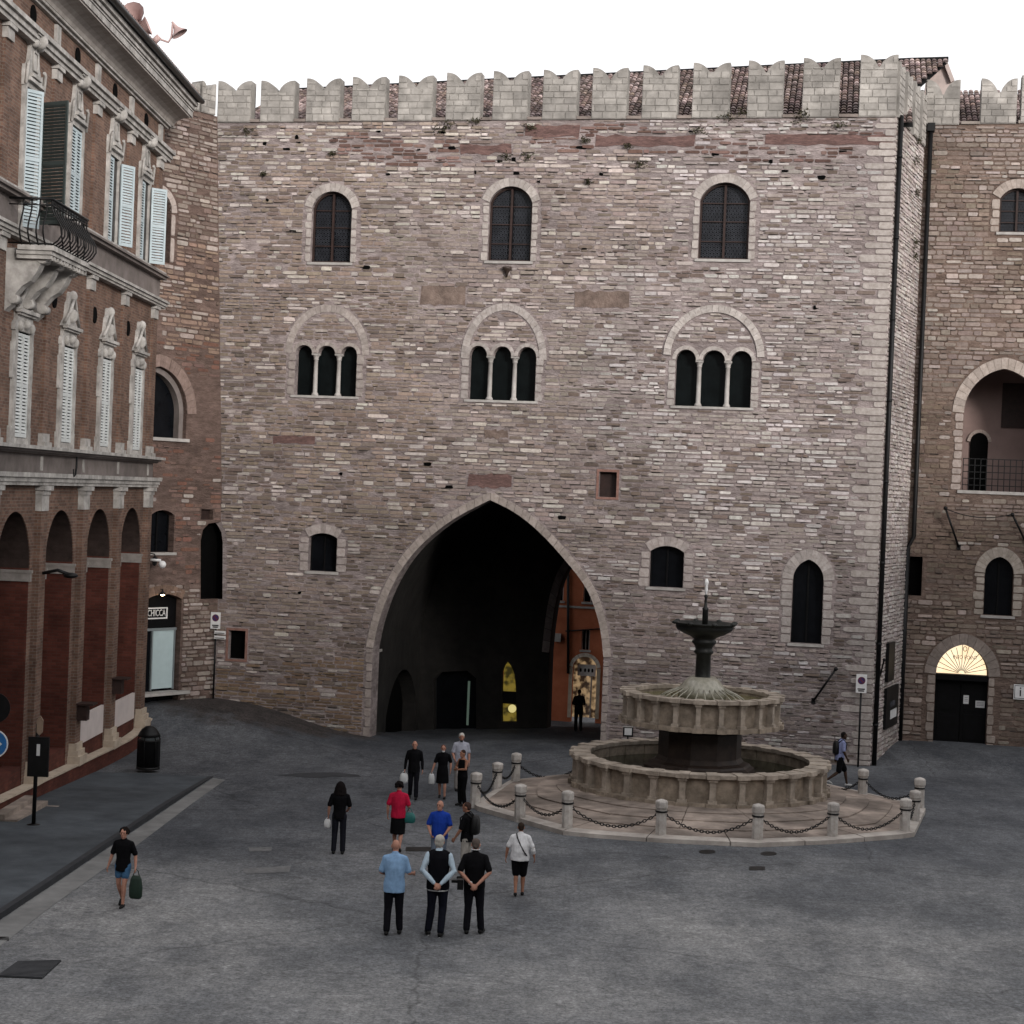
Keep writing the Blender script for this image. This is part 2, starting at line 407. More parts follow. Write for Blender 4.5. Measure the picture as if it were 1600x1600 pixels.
def asphalt_mat():
    m = bpy.data.materials.new('worn_asphalt'); m.use_nodes = True
    nt = m.node_tree; N = nt.nodes; L = nt.links; b = N['Principled BSDF']
    b.inputs['Roughness'].default_value = .82; b.inputs['Specular IOR Level'].default_value = .25
    geo = N.new('ShaderNodeNewGeometry')
    def nz(scale, det, rg=.6, st=None):
        n = N.new('ShaderNodeTexNoise'); n.inputs['Scale'].default_value = scale; n.inputs['Detail'].default_value = det; n.inputs['Roughness'].default_value = rg
        s = geo.outputs['Position']
        if st:
            mp = N.new('ShaderNodeMapping'); mp.inputs['Scale'].default_value = st; L.new(s, mp.inputs[0]); s = mp.outputs[0]
        L.new(s, n.inputs['Vector']); return n.outputs['Fac']
    def ramp(s, p0, p1, c0, c1):
        r = N.new('ShaderNodeValToRGB'); r.color_ramp.elements[0].position = p0; r.color_ramp.elements[1].position = p1
        r.color_ramp.elements[0].color = (*c0, 1); r.color_ramp.elements[1].color = (*c1, 1); L.new(s, r.inputs[0]); return r.outputs[0]
    def mul(a, c):
        x = N.new('ShaderNodeMix'); x.data_type = 'RGBA'; x.blend_type = 'MULTIPLY'; x.inputs[0].default_value = 1
        L.new(a, x.inputs[6]); L.new(c, x.inputs[7]); return x.outputs[2]
    c = ramp(nz(.16, 8, .62), .36, .66, (.125, .129, .135), (.235, .233, .229))
    c = mul(c, ramp(nz(.6, 7, .72, (1, .5, 1)), .36, .58, (.60, .615, .64), (1.1, 1.1, 1.1)))
    c = mul(c, ramp(nz(4.5, 6, .8), .36, .64, (.68, .68, .68), (1.2, 1.2, 1.2)))
    c = mul(c, ramp(nz(17, 3, .7), .35, .65, (.65, .65, .65), (1.3, 1.3, 1.3)))
    c = mul(c, ramp(nz(2.2, 9, .8), .26, .37, (.42, .42, .44), (1, 1, 1)))
    vs_ = N.new('ShaderNodeTexVoronoi'); vs_.feature = 'DISTANCE_TO_EDGE'; vs_.inputs['Scale'].default_value = 8.5; vs_.inputs['Randomness'].default_value = .55; L.new(geo.outputs['Position'], vs_.inputs['Vector'])
    c = mul(c, ramp(vs_.outputs['Distance'], .0, .09, (.78, .78, .78), (1.04, 1.04, 1.04)))
    vq = N.new('ShaderNodeTexVoronoi'); vq.inputs['Scale'].default_value = 8.5; vq.inputs['Randomness'].default_value = .55; L.new(geo.outputs['Position'], vq.inputs['Vector'])
    bw_ = N.new('ShaderNodeRGBToBW'); L.new(vq.outputs['Color'], bw_.inputs[0]); c = mul(c, ramp(bw_.outputs[0], .2, .8, (.92, .92, .92), (1.07, 1.07, 1.07)))
    # shade over the far half is put into the asphalt colour; its edge is ragged
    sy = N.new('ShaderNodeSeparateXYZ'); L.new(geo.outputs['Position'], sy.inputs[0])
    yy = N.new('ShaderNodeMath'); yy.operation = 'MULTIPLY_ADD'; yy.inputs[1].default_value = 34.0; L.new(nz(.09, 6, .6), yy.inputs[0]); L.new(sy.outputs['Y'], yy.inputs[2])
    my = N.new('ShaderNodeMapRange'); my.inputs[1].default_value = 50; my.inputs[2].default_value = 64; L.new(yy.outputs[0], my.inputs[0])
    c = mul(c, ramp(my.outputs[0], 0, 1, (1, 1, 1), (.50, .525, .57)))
    # hairline cracks
    nd = N.new('ShaderNodeTexNoise'); nd.inputs['Scale'].default_value = 1.2; nd.inputs['Detail'].default_value = 6; L.new(geo.outputs['Position'], nd.inputs['Vector'])
    mxv = N.new('ShaderNodeMix'); mxv.data_type = 'VECTOR'; mxv.inputs[0].default_value = .35; L.new(geo.outputs['Position'], mxv.inputs[4]); L.new(nd.outputs['Color'], mxv.inputs[5])
    vo = N.new('ShaderNodeTexVoronoi'); vo.feature = 'DISTANCE_TO_EDGE'; vo.inputs['Scale'].default_value = .13; L.new(mxv.outputs[1], vo.inputs['Vector'])
    c = mul(c, ramp(vo.outputs['Distance'], .0, .004, (.6, .6, .6), (1, 1, 1)))
    # dark old cobbles on the ramp by the corner: a worn area with a noisy outline
    def vec(op, a=None, b=None, av=None, bv=None):
        n = N.new('ShaderNodeVectorMath'); n.operation = op
        if a is not None: L.new(a, n.inputs[0])
        if av is not None: n.inputs[0].default_value = av
        if b is not None: L.new(b, n.inputs[1])
        if bv is not None: n.inputs[1].default_value = bv
        return n
    cen = gpix(408, 1138); sb = vec('SUBTRACT', geo.outputs['Position'], bv=(cen.x, cen.y, 0)); ml = vec('MULTIPLY', sb.outputs[0], bv=(1 / 5.0, 1 / 5.2, 0)); ln = vec('LENGTH', ml.outputs[0])
    ad = N.new('ShaderNodeMath'); ad.operation = 'ADD'; L.new(ln.outputs['Value'], ad.inputs[0])
    nn = nz(.9, 7, .7); sc = N.new('ShaderNodeMath'); sc.operation = 'MULTIPLY'; sc.inputs[1].default_value = 1.1; L.new(nn, sc.inputs[0]); L.new(sc.outputs[0], ad.inputs[1])
    mask = ramp(ad.outputs[0], .0, 1.0, (0, 0, 0), (1, 1, 1))
    mr = N.new('ShaderNodeMapRange'); mr.inputs[1].default_value = 1.3; mr.inputs[2].default_value = 1.55; L.new(ad.outputs[0], mr.inputs[0])
    vc = N.new('ShaderNodeTexVoronoi'); vc.feature = 'DISTANCE_TO_EDGE'; vc.inputs['Scale'].default_value = 5.5; L.new(geo.outputs['Position'], vc.inputs['Vector'])
    cob = ramp(vc.outputs['Distance'], .0, .08, (.015, .013, .013), (.055, .049, .047)); cob = mul(cob, ramp(nz(2, 6, .7), .35, .65, (.55, .55, .55), (1.25, 1.2, 1.2)))
    fx = N.new('ShaderNodeMix'); fx.data_type = 'RGBA'; L.new(mr.outputs[0], fx.inputs[0]); L.new(cob, fx.inputs[6]); L.new(c, fx.inputs[7]); c = fx.outputs[2]
    L.new(c, b.inputs['Base Color'])
    bp = N.new('ShaderNodeBump'); bp.inputs['Strength'].default_value = .9; bp.inputs['Distance'].default_value = .02
    L.new(nz(14, 5, .75), bp.inputs['Height']); L.new(bp.outputs[0], b.inputs['Normal'])
    return m
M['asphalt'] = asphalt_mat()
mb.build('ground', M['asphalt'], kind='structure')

def ground_sheet(name, pts, m, lift=.006, step=.5, kind='structure', z_off=None, **kw):
    """a sheet that follows the ground inside a polygon given in world xy"""
    bm = bmesh.new()
    vs = [bm.verts.new((x, y, 0)) for x, y in pts]
    bm.faces.new(vs)
    xs_ = [p[0] for p in pts]; ys_ = [p[1] for p in pts]
    x = math.floor(min(xs_) / step) * step
    while x < max(xs_):
        bmesh.ops.bisect_plane(bm, geom=bm.verts[:] + bm.edges[:] + bm.faces[:], plane_co=(x, 0, 0), plane_no=(1, 0, 0)); x += step
    y = math.floor(min(ys_) / step) * step
    while y < max(ys_):
        bmesh.ops.bisect_plane(bm, geom=bm.verts[:] + bm.edges[:] + bm.faces[:], plane_co=(0, y, 0), plane_no=(0, 1, 0)); y += step
    for v in bm.verts: v.co.z = gz(v.co.x, v.co.y) + lift
    bmesh.ops.recalc_face_normals(bm, faces=bm.faces[:])
    me = bpy.data.meshes.new(name); bm.to_mesh(me); bm.free()
    if me.polygons and me.polygons[0].normal.z < 0: me.flip_normals()
    me.materials.append(m)
    o = bpy.data.objects.new(name, me); COL.objects.link(o)
    if kind: o['kind'] = kind
    for k in kw: o[k] = kw[k]
    return o
gp = lambda pts: [tuple(gpix(x, y).xy) for x, y in pts]

# ================================================================ stonework
def offset_line(pts, d):
    out = []
    n = len(pts)
    for i in range(n):
        a = Vector(pts[max(i - 1, 0)]); b = Vector(pts[min(i + 1, n - 1)])
        t = (b - a); t = t.normalized() if t.length > 1e-9 else Vector((1, 0))
        out.append((pts[i][0] + (-t.y) * d, pts[i][1] + t.x * d))
    return out

def resample(pts, n):
    L = [0]
    for i in range(1, len(pts)): L.append(L[-1] + math.dist(pts[i], pts[i - 1]))
    out = []; j = 0
    for k in range(n + 1):
        d = L[-1] * k / n
        while j < len(pts) - 2 and L[j + 1] < d: j += 1
        t = (d - L[j]) / max(L[j + 1] - L[j], 1e-9); t = min(max(t, 0), 1)
        out.append((pts[j][0] + (pts[j + 1][0] - pts[j][0]) * t, pts[j][1] + (pts[j + 1][1] - pts[j][1]) * t))
    return out

def arch(u0, u1, vs, vt, n=16):
    """left spring to right spring: pointed when tall, round, or a flat segment when low"""
    a = (u1 - u0) / 2; h = vt - vs; c0 = (u0 + u1) / 2; out = []
    if h > a * 1.04:
        c = (h * h - a * a) / (2 * a); r = a + c
        th = math.asin(min(1, h / r))
        for i in range(n // 2 + 1):
            t = th * i / (n // 2); out.append((c0 + c - r * math.cos(t), vs + r * math.sin(t)))
        out += [(2 * c0 - u, v) for u, v in out[-2::-1]]
    elif h > a * .96:
        for i in range(n + 1):
            t = math.pi * i / n; out.append((c0 - a * math.cos(t), vs + h * math.sin(t)))
    else:
        r = (a * a + h * h) / (2 * h); th = math.asin(a / r)
        for i in range(n + 1):
            t = -th + 2 * th * i / n; out.append((c0 + r * math.sin(t), vt - r + r * math.cos(t)))
    return out

def arch_px(F, xl, xr, ybot, yspring, ytop, n=16):
    """opening outline (left sill, up, over, down to right sill) measured on the wall plane"""
    u0, vs_ = F.uv(xl, yspring); u1, _ = F.uv(xr, yspring); um, vt = F.uv((xl + xr) / 2, ytop)
    _, vb = F.uv((xl + xr) / 2, ybot)
    return [(u0, vb)] + arch(u0, u1, vs_, vt, n) + [(u1, vb)], (u0, u1, vb, vs_, vt)

def band(poly, v0, v1):
    us = []
    n = len(poly)
    for i in range(n):
        a, b = poly[i], poly[(i + 1) % n]
        if v0 <= a[1] <= v1: us.append(a[0])
        for vv in (v0, v1):
            if (a[1] - vv) * (b[1] - vv) < 0:
                us.append(a[0] + (b[0] - a[0]) * (vv - a[1]) / (b[1] - a[1]))
    return (min(us), max(us)) if us else None

def free(u0, u1, v0, v1, polys, gap=.02):
    bl = sorted(b for b in (band(p, v0, v1) for p in polys) if b)
    out = []; x = u0
    for a, b in bl:
        if a - gap > x + .05: out.append((x, a - gap))
        x = max(x, b + gap)
    if u1 > x + .05: out.append((x, u1))
    return out

def block(mb, F, u0, u1, v0, v1, w, col, ch=.014, j=.012, w0=-.03):
    r = lambda: R.uniform(-j, j)
    if ROUND[0]:
        cx = min((u1 - u0) * .25, .045) * R.uniform(.4, 1.2); cy = (v1 - v0) * R.uniform(.12, .3); e = ch
        o = [(u0 + cx, v0), (u1 - cx, v0), (u1, v0 + cy), (u1, v1 - cy), (u1 - cx, v1), (u0 + cx, v1), (u0, v1 - cy), (u0, v0 + cy)]
        mu, mv = (u0 + u1) / 2, (v0 + v1) / 2; fu = 1 - 2 * e / (u1 - u0); fv = 1 - 2 * e / (v1 - v0); tl = R.uniform(-.008, .008)
        o = [(a_ + r(), b_ + r() * .7) for a_, b_ in o]
        vs = [F.P(a_, b_, w0) for a_, b_ in o] + [F.P(mu + (a_ - mu) * fu, mv + (b_ - mv) * fv, w + (tl if b_ > mv else -tl)) for a_, b_ in o]
        mb.add(vs, [(8, 9, 10, 11, 12, 13, 14, 15)] + [(q, (q + 1) % 8, 8 + (q + 1) % 8, 8 + q) for q in range(8)], col)
        return
    a = [F.P(u0, v0, w0), F.P(u1, v0, w0), F.P(u1, v1, w0), F.P(u0, v1, w0)]
    b = [F.P(u0 + ch + r() * .6, v0 + ch + r() * .6, w + r() * .6), F.P(u1 - ch + r() * .6, v0 + ch + r() * .6, w + r() * .6),
         F.P(u1 - ch + r() * .6, v1 - ch + r() * .6, w + r() * .5), F.P(u0 + ch + r() * .6, v1 - ch + r() * .6, w + r() * .5)]
    mb.hexa(a, b, col, bottom=False)

UNIT = []
ROUND = [False]
def unit_blocks():
    for k in range(4):
        mb = MB(); F = Frame((0, 0), (1, 0))
        # unit stone: 1 wide, 1 high, face at w=1
        r = lambda: R.uniform(-.035, .035)
        o = [(.09, 0), (.91, 0), (1, .2), (1, .8), (.91, 1), (.09, 1), (0, .8), (0, .2)]
        vs = [F.P(a_, b_, 0) for a_, b_ in o] + [F.P(.5 + (a_ - .5) * .93 + r() * .6, .5 + (b_ - .5) * .84 + r(), 1 + r()) for a_, b_ in o]
        mb.add(vs, [(8, 9, 10, 11, 12, 13, 14, 15)] + [(q, (q + 1) % 8, 8 + (q + 1) % 8, 8 + q) for q in range(8)])
        me = mb.mesh('stone'); me.materials.append(M['stone_one']); UNIT.append(me)
unit_blocks()
def stone_obj(F, parent, u0, u1, v0, v1, w, col, name='stone', w0=-.03):
    o = bpy.data.objects.new(name, R.choice(UNIT)); COL.objects.link(o)
    p = F.P(u0, v0, w0); off = WO.get(parent.name, (0, 0, 0)) if parent else (0, 0, 0)
    o.location = (p.x - off[0], p.y - off[1], p.z - off[2])
    o.rotation_euler = (0, 0, math.atan2(F.u.y, F.u.x))
    o.scale = (u1 - u0, w - w0, v1 - v0)
    o.color = (*col, 1); o.parent = parent
    return o

def lerp(a, b, t): return tuple(x + (y - x) * t for x, y in zip(a, b))
def nz(u, v, s, seed=0.0): return noise.noise(Vector((u * s + seed, v * s, seed * 1.7)))

LIGHT, MID, DARK, RED, OCHRE, MAUVE = (.53, .48, .445), (.335, .285, .252), (.22, .175, .15), (.25, .16, .14), (.30, .235, .185), (.335, .278, .255)

def wall_stones(F, u0, u1, vbot, vtop, polys, zone, parent, nbig=300, hr=(.10, .175), lr=(.2, .6), slit=.40):
    rows = []; v = min(vbot(u0), vbot(u1)) - .1
    vt = max(vtop(u0), vtop(u1)); recs = []
    while v < vt:
        h = R.uniform(*hr); 
        if v + h > vt: h = vt - v
        if h < .06: break
        for a, b in free(u0, u1, v, v + h, polys):
            x = a + R.uniform(0, .06)
            while x < b - .07:
                l = R.uniform(*lr)
                if R.random() < .12: l *= 1.5
                if b - (x + l) < .18: l = b - x
                uc, vc = x + l / 2, v + h / 2
                if vc > vbot(uc) - .05 and v + h * .6 < vtop(uc):
                    z = zone(uc, vc)
                    if R.random() > z['miss']:
                        t = R.random()
                        p = z['mix']            # cumulative shares for light, mid, dark
                        base = z['light'] if t < p[0] else z['mid'] if t < p[1] else z['dark']
                        k = R.uniform(.86, 1.12) * (1 + .30 * nz(uc, vc, .22, 71.3) + .22 * nz(uc, vc * 2, .8, 17.7)) * z.get('k', 1)
                        col = tuple(min(c * k * R.uniform(.97, 1.03), .95) for c in base)
                        g = R.uniform(.010, .024) + z['gap']
                        hh = h * (R.uniform(.86, 1.0) if R.random() < .75 else R.uniform(.6, .86))
                        sl = R.uniform(-.014, .014)
                        recs.append((x, x + l - g, v + sl, v + hh - g * .6 + sl, R.uniform(.012, .035) + z['out'], col))
                x += l
        v += h
    recs.sort(key=lambda r: -(r[1] - r[0]) * (r[3] - r[2]))
    big = recs[:nbig]; rest = recs[nbig:]
    for r in big: stone_obj(F, parent, *r)
    mb = MB()
    ROUND[0] = True
    for x0, x1, y0, y1, w_, col in rest:
        block(mb, F, x0, x1, y0, y1, w_, col)
        if R.random() < slit:
            a = R.uniform(x0, (x0 + x1) / 2); b = R.uniform(a + .08, x1 + .06); hs_ = R.uniform(.012, .03); k = R.uniform(.6, 1.4)
            block(mb, F, a, b, y0 - hs_, y0 + .004, w_ - R.uniform(.0, .004), tuple(c * k for c in (.05, .042, .038)), ch=.003, j=.004)
    ROUND[0] = False
    o = mb.build('small_stones', M['stone'], parent); o['kind'] = 'stuff'
    return len(recs)

def ring_stones(F, inner, thick, n, parent, w=.03, name='voussoir', base=LIGHT, w0=-.04, kmin=.8):
    """wedge stones round an arch; inner runs left to right over the top"""
    outer = offset_line(inner, thick)
    I = resample(inner, n * 3); O = resample(outer, n * 3)
    for k in range(n):
        a, b = k * 3, k * 3 + 3
        pin = I[a:b + 1]; pou = O[a:b + 1]
        g = .022
        def sh(p, q, t): return (p[0] + (q[0] - p[0]) * t, p[1] + (q[1] - p[1]) * t)
        pin = [sh(pin[0], pin[1], g * 3)] + pin[1:-1] + [sh(pin[-1], pin[-2], g * 3)]
        pou = [sh(pou[0], pou[1], g * 3)] + pou[1:-1] + [sh(pou[-1], pou[-2], g * 3)]
        mb = MB()
        ww = w + R.uniform(-.008, .008)
        mb.prism(F, pin + pou[::-1], w0, ww, None, back=False) if area(pin + pou[::-1]) > 0 else mb.prism(F, (pin + pou[::-1])[::-1], w0, ww, None, back=False)
        o = mb.build(name, M['stone_one'], parent)
        kk = R.uniform(kmin, 1.08); o.color = (*[c * kk for c in base], 1)
def area(p): return sum(p[i][0] * p[(i + 1) % len(p)][1] - p[(i + 1) % len(p)][0] * p[i][1] for i in range(len(p))) / 2
def expand(poly, d, c=None):
    """outline (left sill .. right sill) grown sideways and up"""
    top = poly[1:-1]; o = offset_line(top, d)
    return [(poly[0][0] - d, poly[0][1])] + [(poly[0][0] - d, top[0][1])] + o[1:-1] + [(poly[-1][0] + d, top[-1][1]), (poly[-1][0] + d, poly[-1][1])]

def jambs(F, info, d, parent, h=.3, base=LIGHT, sill=True):
    u0, u1, vb, vs_, vt = info
    for side in (0, 1):
        v = vb
        while v < vs_ - .05:
            hh = min(R.uniform(.8, 1.2) * h, vs_ - v)
            if vs_ - v - hh < .1: hh = vs_ - v
            e = d * R.uniform(.72, 1.0)
            k = R.uniform(.82, 1.05); c = tuple(x * k for x in base)
            if side == 0: stone_obj(F, parent, u0 - e, u0 - .003, v, v + hh - .018, .028, c, 'jamb_stone')
            else: stone_obj(F, parent, u1 + .003, u1 + e, v, v + hh - .018, .028, c, 'jamb_stone')
            v += hh

def sheet(F, outer, holes, m, name, parent, col=None, depth=.4, wz=0.0, colfn=None):
    loops = [[Vector((u, v, 0)) for u, v in outer]]
    for h in holes: loops.append([Vector((u, v, 0)) for u, v in h[0]])
    tr = tessellate_polygon(loops)
    flat = [p for l in loops for p in l]
    mb = MB()
    vs = [F.P(p.x, p.y, wz) for p in flat]
    fs = []
    for t in tr:
        p = [flat[i] for i in t]
        ar = (p[1].x - p[0].x) * (p[2].y - p[0].y) - (p[2].x - p[0].x) * (p[1].y - p[0].y)
        fs.append(t if ar > 0 else t[::-1])
    mb.add(vs, fs, col)
    for h, dp in holes:
        n = len(h)
        if dp <= 0: continue
        s = 1 if area(h) > 0 else -1
        for i in range(n):
            a, b = h[i], h[(i + 1) % n]
            q = [F.P(a[0], a[1], wz), F.P(b[0], b[1], wz), F.P(b[0], b[1], wz - dp), F.P(a[0], a[1], wz - dp)]
            mb.add(q, [(0, 1, 2, 3) if s > 0 else (3, 2, 1, 0)], col)
    return mb.build(name, m, parent)

def pane(F, poly, w, m, name, parent, **kw):
    """glass or boards filling an opening, a slab 3 cm thick, a little larger than the hole it closes"""
    mb = MB(); p = poly if area(poly) > 0 else poly[::-1]
    mb.prism(F, p, w - .03, w)
    return mb.build(name, m, parent, **kw)

def rondels(F, info, w, parent, size=.125, bars=True):
    """lead rings and saddle bars of an old leaded window"""
    u0, u1, vb, vs_, vt = info; mb = MB(); r = size * .46; row = 0; v = vb + .12
    cx = (u0 + u1) / 2; a = (u1 - u0) / 2
    while v < vt - .1:
        u = u0 + .1 + (size / 2 if row % 2 else 0)
        while u < u1 - .08:
            lim = vs_ + (vt - vs_) * math.sqrt(max(0, 1 - ((u - cx) / a) ** 2)) - .08
            if v < lim and abs(u - cx) > .07:
                k = 6; ring = []
                for rr in (r, r - .014):
                    for q in range(k): ring.append(F.P(u + rr * math.cos(math.pi * 2 * q / k + .5), v + rr * math.sin(math.pi * 2 * q / k + .5), w))
                mb.add(ring, [(q, (q + 1) % k, k + (q + 1) % k, k + q) for q in range(k)], None)
            u += size
        v += size * .87; row += 1
    o = mb.build('lead_rings', M['lead'], parent); o['kind'] = 'stuff'

def leaded_window(F, poly, info, parent):
    u0, u1, vb, vs_, vt = info; cx = (u0 + u1) / 2
    g = pane(F, poly, -.30, M['glass'], 'glass', parent)
    rondels(F, info, -.295, g)
    mb = MB(); f = .07
    mb.fbox(F, u0 + .002, u0 + f, vb + .002, vs_, -.28, -.2); mb.fbox(F, u1 - f, u1 - .002, vb + .002, vs_, -.28, -.2)
    mb.fbox(F, u0 + f, u1 - f, vb + .002, vb + f, -.28, -.2)
    mb.fbox(F, cx - .04, cx + .04, vb + f, vt - .03, -.279, -.19)
    ar = arch(u0 + .002, u1 - .002, vs_, vt - .002, 12); inn = offset_line(ar, -f)
    for i in range(len(ar) - 1):
        mb.prism(F, [inn[i], inn[i + 1], ar[i + 1], ar[i]], -.281, -.201, back=False)
    H = (vt - vb)
    for t in (.24, .5, .74):
        mb.fbox(F, u0 + f, cx - .04, vb + H * t - .018, vb + H * t + .018, -.278, -.24)
        mb.fbox(F, cx + .04, u1 - f, vb + H * t - .018, vb + H * t + .018, -.278, -.24)
    mb.build('window_frame', M['wood'], parent)

# ================================================================ the stone palace
M['verge'] = mat('pale_verge_plaster', (.50, .42, .39), (.38, .32, .30), rough=.9, bump=.1)
T0 = FM.uv(340, 192); T1 = FM.uv(1392, 183)
def vtopM(u): return T0[1] + (T1[1] - T0[1]) * (u - T0[0]) / (T1[0] - T0[0])
def vbotM(u): p = FM.P(u, 0); return gz(p.x, p.y)
pal = thing('stone_palace', 'tall crenellated palace of rough stone courses pierced by one great pointed archway', 'palace', tuple(FM.P(LM / 2, vbotM(LM / 2))))

holesM = []; blockM = []
# great arch
ga_px = [(583, 1157), (583, 1013), (591.6, 970), (612, 915), (646, 861), (704, 812), (766, 781), (807, 801), (848, 835), (891, 884), (917, 918),
         (931, 953), (939.6, 990), (943, 1027), (942, 1148)]
ga = FM.poly(ga_px)
# smooth the two flanks
def smooth(p, it=2):
    for _ in range(it):
        q = [p[0]]
        for i in range(len(p) - 1):
            a, b = p[i], p[i + 1]
            q.append((a[0] * .75 + b[0] * .25, a[1] * .75 + b[1] * .25)); q.append((a[0] * .25 + b[0] * .75, a[1] * .25 + b[1] * .75))
        q.append(p[-1]); p = q
    return p
gl = smooth(ga[1:7]); gr = smooth(ga[6:14])
gcurve = gl + gr[1:]
ga_out = [(gcurve[0][0], -3.0)] + gcurve + [(gcurve[-1][0], -3.0)]
holesM.append((ga_out, .95))
ring_stones(FM, gcurve, .27, 46, pal, w=.045, base=(.40, .35, .32))
blockM.append([(gcurve[0][0] - .28, -3)] + [(gcurve[0][0] - .28, gcurve[0][1])] + offset_line(gcurve, .28)[1:-1] + [(gcurve[-1][0] + .28, gcurve[-1][1]), (gcurve[-1][0] + .28, -3)])
inf = (gcurve[0][0], gcurve[-1][0], vbotM(4) - .2, gcurve[0][1], 0)
u0, u1 = inf[0], inf[1]
v = -2.2
while v < inf[3] - .05:
    h = min(R.uniform(.26, .4), inf[3] - v)
    for (a, b) in ((u0 - R.uniform(.2, .275), u0 - .003), (u1 + .003, u1 + R.uniform(.2, .275))):
        k = R.uniform(.75, 1.0); stone_obj(FM, pal, a, b, v, v + h - .02, .04, tuple(c * k for c in (.38, .33, .305)), 'jamb_stone')
    v += h

wins = []
def add_window(F, holes, blocks, xl, xr, yb, ys, yt, ringd, jd, nv, kind, parent, base=LIGHT, depth=.36):
    poly, info = arch_px(F, xl, xr, yb, ys, yt)
    holes.append((poly, depth))
    top = poly[1:-1]
    if ringd > 0:
        ring_stones(F, top, ringd, nv, parent, base=base)
        blocks.append(expand(poly, max(ringd, .02)))
    else: blocks.append(poly)
    if jd > 0: jambs(F, info, jd, parent, base=base)
    win = bpy.data.objects.new('window', None); COL.objects.link(win); win.parent = parent; WO[win.name] = WO[parent.name]
    if kind == 'lead': leaded_window(F, poly, info, win)
    elif kind == 'dark':
        pane(F, poly, -.34, M['glass'], 'glass', win)
        mb = MB(); cx = (info[0] + info[1]) / 2
        mb.fbox(F, cx - .03, cx + .03, info[2] + .002, info[4] - .02, -.335, -.29)
        mb.fbox(F, info[0] + .002, info[0] + .05, info[2] + .002, info[3], -.336, -.291)
        mb.fbox(F, info[1] - .05, info[1] - .002, info[2] + .002, info[3], -.336, -.291)
        mb.build('window_frame', M['darkwood'], win)
    mb = MB(); mb.fbox(F, info[0] - .1, info[1] + .1, info[2] - .1, info[2] - .003, -.3, .07)
    mb.build('window_sill', M['lime'], win)
    blocks.append([(info[0] - .12, info[2] - .11), (info[0] - .12, info[2] + .01), (info[1] + .12, info[2] + .01), (info[1] + .12, info[2] - .11)])
    return win, poly, info
for a in [(488, 550, 410, 325, 299), (765, 832, 408, 316, 291), (1094, 1172, 405, 312, 285)]:
    add_window(FM, holesM, blockM, *a, .30, .26, 13, 'lead', pal, base=(.46, .42, .395))
add_window(FM, holesM, blockM, 483, 527, 893, 839, 833, .33, .42, 7, 'dark', pal, base=(.45, .40, .38))
add_window(FM, holesM, blockM, 1016, 1069, 918, 861, 853, .33, .42, 7, 'dark', pal, base=(.45, .40, .38))
add_window(FM, holesM, blockM, 1239, 1287, 1006, 905, 874, .38, .42, 13, 'dark', pal, base=(.46, .42, .40))

def triple(F, x, ys, yt, yb, rx0, rx1, ryt, rys, proud, base):
    """three round-headed lights under one relieving arch; x = six jamb positions"""
    us = [F.uv(q, ys)[0] for q in x]; vs_ = F.uv(x[2], ys)[1]; vt = F.uv((x[2] + x[3]) / 2, yt)[1]; vb = F.uv(x[2], yb)[1]
    out = [(us[0], vb)]
    for k in range(3):
        a, b = us[2 * k], us[2 * k + 1]; r = (b - a) / 2
        out += [((a + b) / 2 - r * math.cos(math.pi * i / 10), vs_ + (vt - vs_) * math.sin(math.pi * i / 10)) for i in range(11)]
    out.append((us[5], vb))
    holesM.append((out, .42))
    blockM.append(out)
    win = bpy.data.objects.new('window', None); COL.objects.link(win); win.parent = pal; WO[win.name] = WO[pal.name]
    pane(F, [(us[0] - .02, vb - .02), (us[5] + .02, vb - .02), (us[5] + .02, vt + .05), (us[0] - .02, vt + .05)], -.40, M['glass_green'], 'glass', win)
    for k in range(3):
        a, b = us[2 * k], us[2 * k + 1]; r = (b - a) / 2
        top = [((a + b) / 2 - r * math.cos(math.pi * i / 12), vs_ + (vt - vs_) * math.sin(math.pi * i / 12)) for i in range(13)]
        ring_stones(F, top, min(.17, (us[2] - us[1]) / 2 + .02), 7, pal, w=.025, base=base)
    for k in range(2):
        c = (us[2 * k + 1] + us[2 * k + 2]) / 2; p = F.P(c, vb, -.16); hgt = vs_ - vb
        mb = MB(); mb.lathe(p, [(.13, 0), (.13, .05), (.11, .09), (.085, .13), (.08, hgt * .5), (.076, hgt - .24), (.1, hgt - .22), (.085, hgt - .19),
                                (.11, hgt - .1), (.14, hgt - .06), (.14, hgt)], 12)
        mb.fbox(F, c - .13, c + .13, vs_ - .062, vs_ - .003, -.32, -.01)
        mb.build('colonnette', M['lime'], win)
    mb = MB(); mb.fbox(F, us[0] - .12, us[5] + .12, vb - .09, vb - .003, -.36, .06); mb.build('window_sill', M['lime'], win)
    # relieving arch
    a, v2 = F.uv(rx0, rys); b, _ = F.uv(rx1, rys); _, v3 = F.uv((rx0 + rx1) / 2, ryt)
    big = [((a + b) / 2 - (b - a) / 2 * math.cos(math.pi * i / 24), v2 + (v3 - v2) * math.sin(math.pi * i / 24)) for i in range(25)]
    ring_stones(F, big, .26, 25, pal, w=proud, base=base)
    o1 = offset_line(big, .28)
    # a band of stones may not overlap the ring: block it piecewise
    for i in range(24): blockM.append([big[i], big[i + 1], o1[i + 1], o1[i]])
    # smooth jambs beside the lights
    jambs(F, (us[0], us[5], vb, vs_, vt), .3, pal, base=tuple(c * .92 for c in base))
    blockM.append([(us[0] - .3, vb - .1), (us[0] - .3, vs_), (us[0] - .1, vt + .2), (us[5] + .1, vt + .2), (us[5] + .3, vs_), (us[5] + .3, vb - .1)])
triple(FM, [462, 488, 497, 524, 533, 558], 552, 540, 618, 456, 566, 487, 552, .015, (.42, .375, .35))
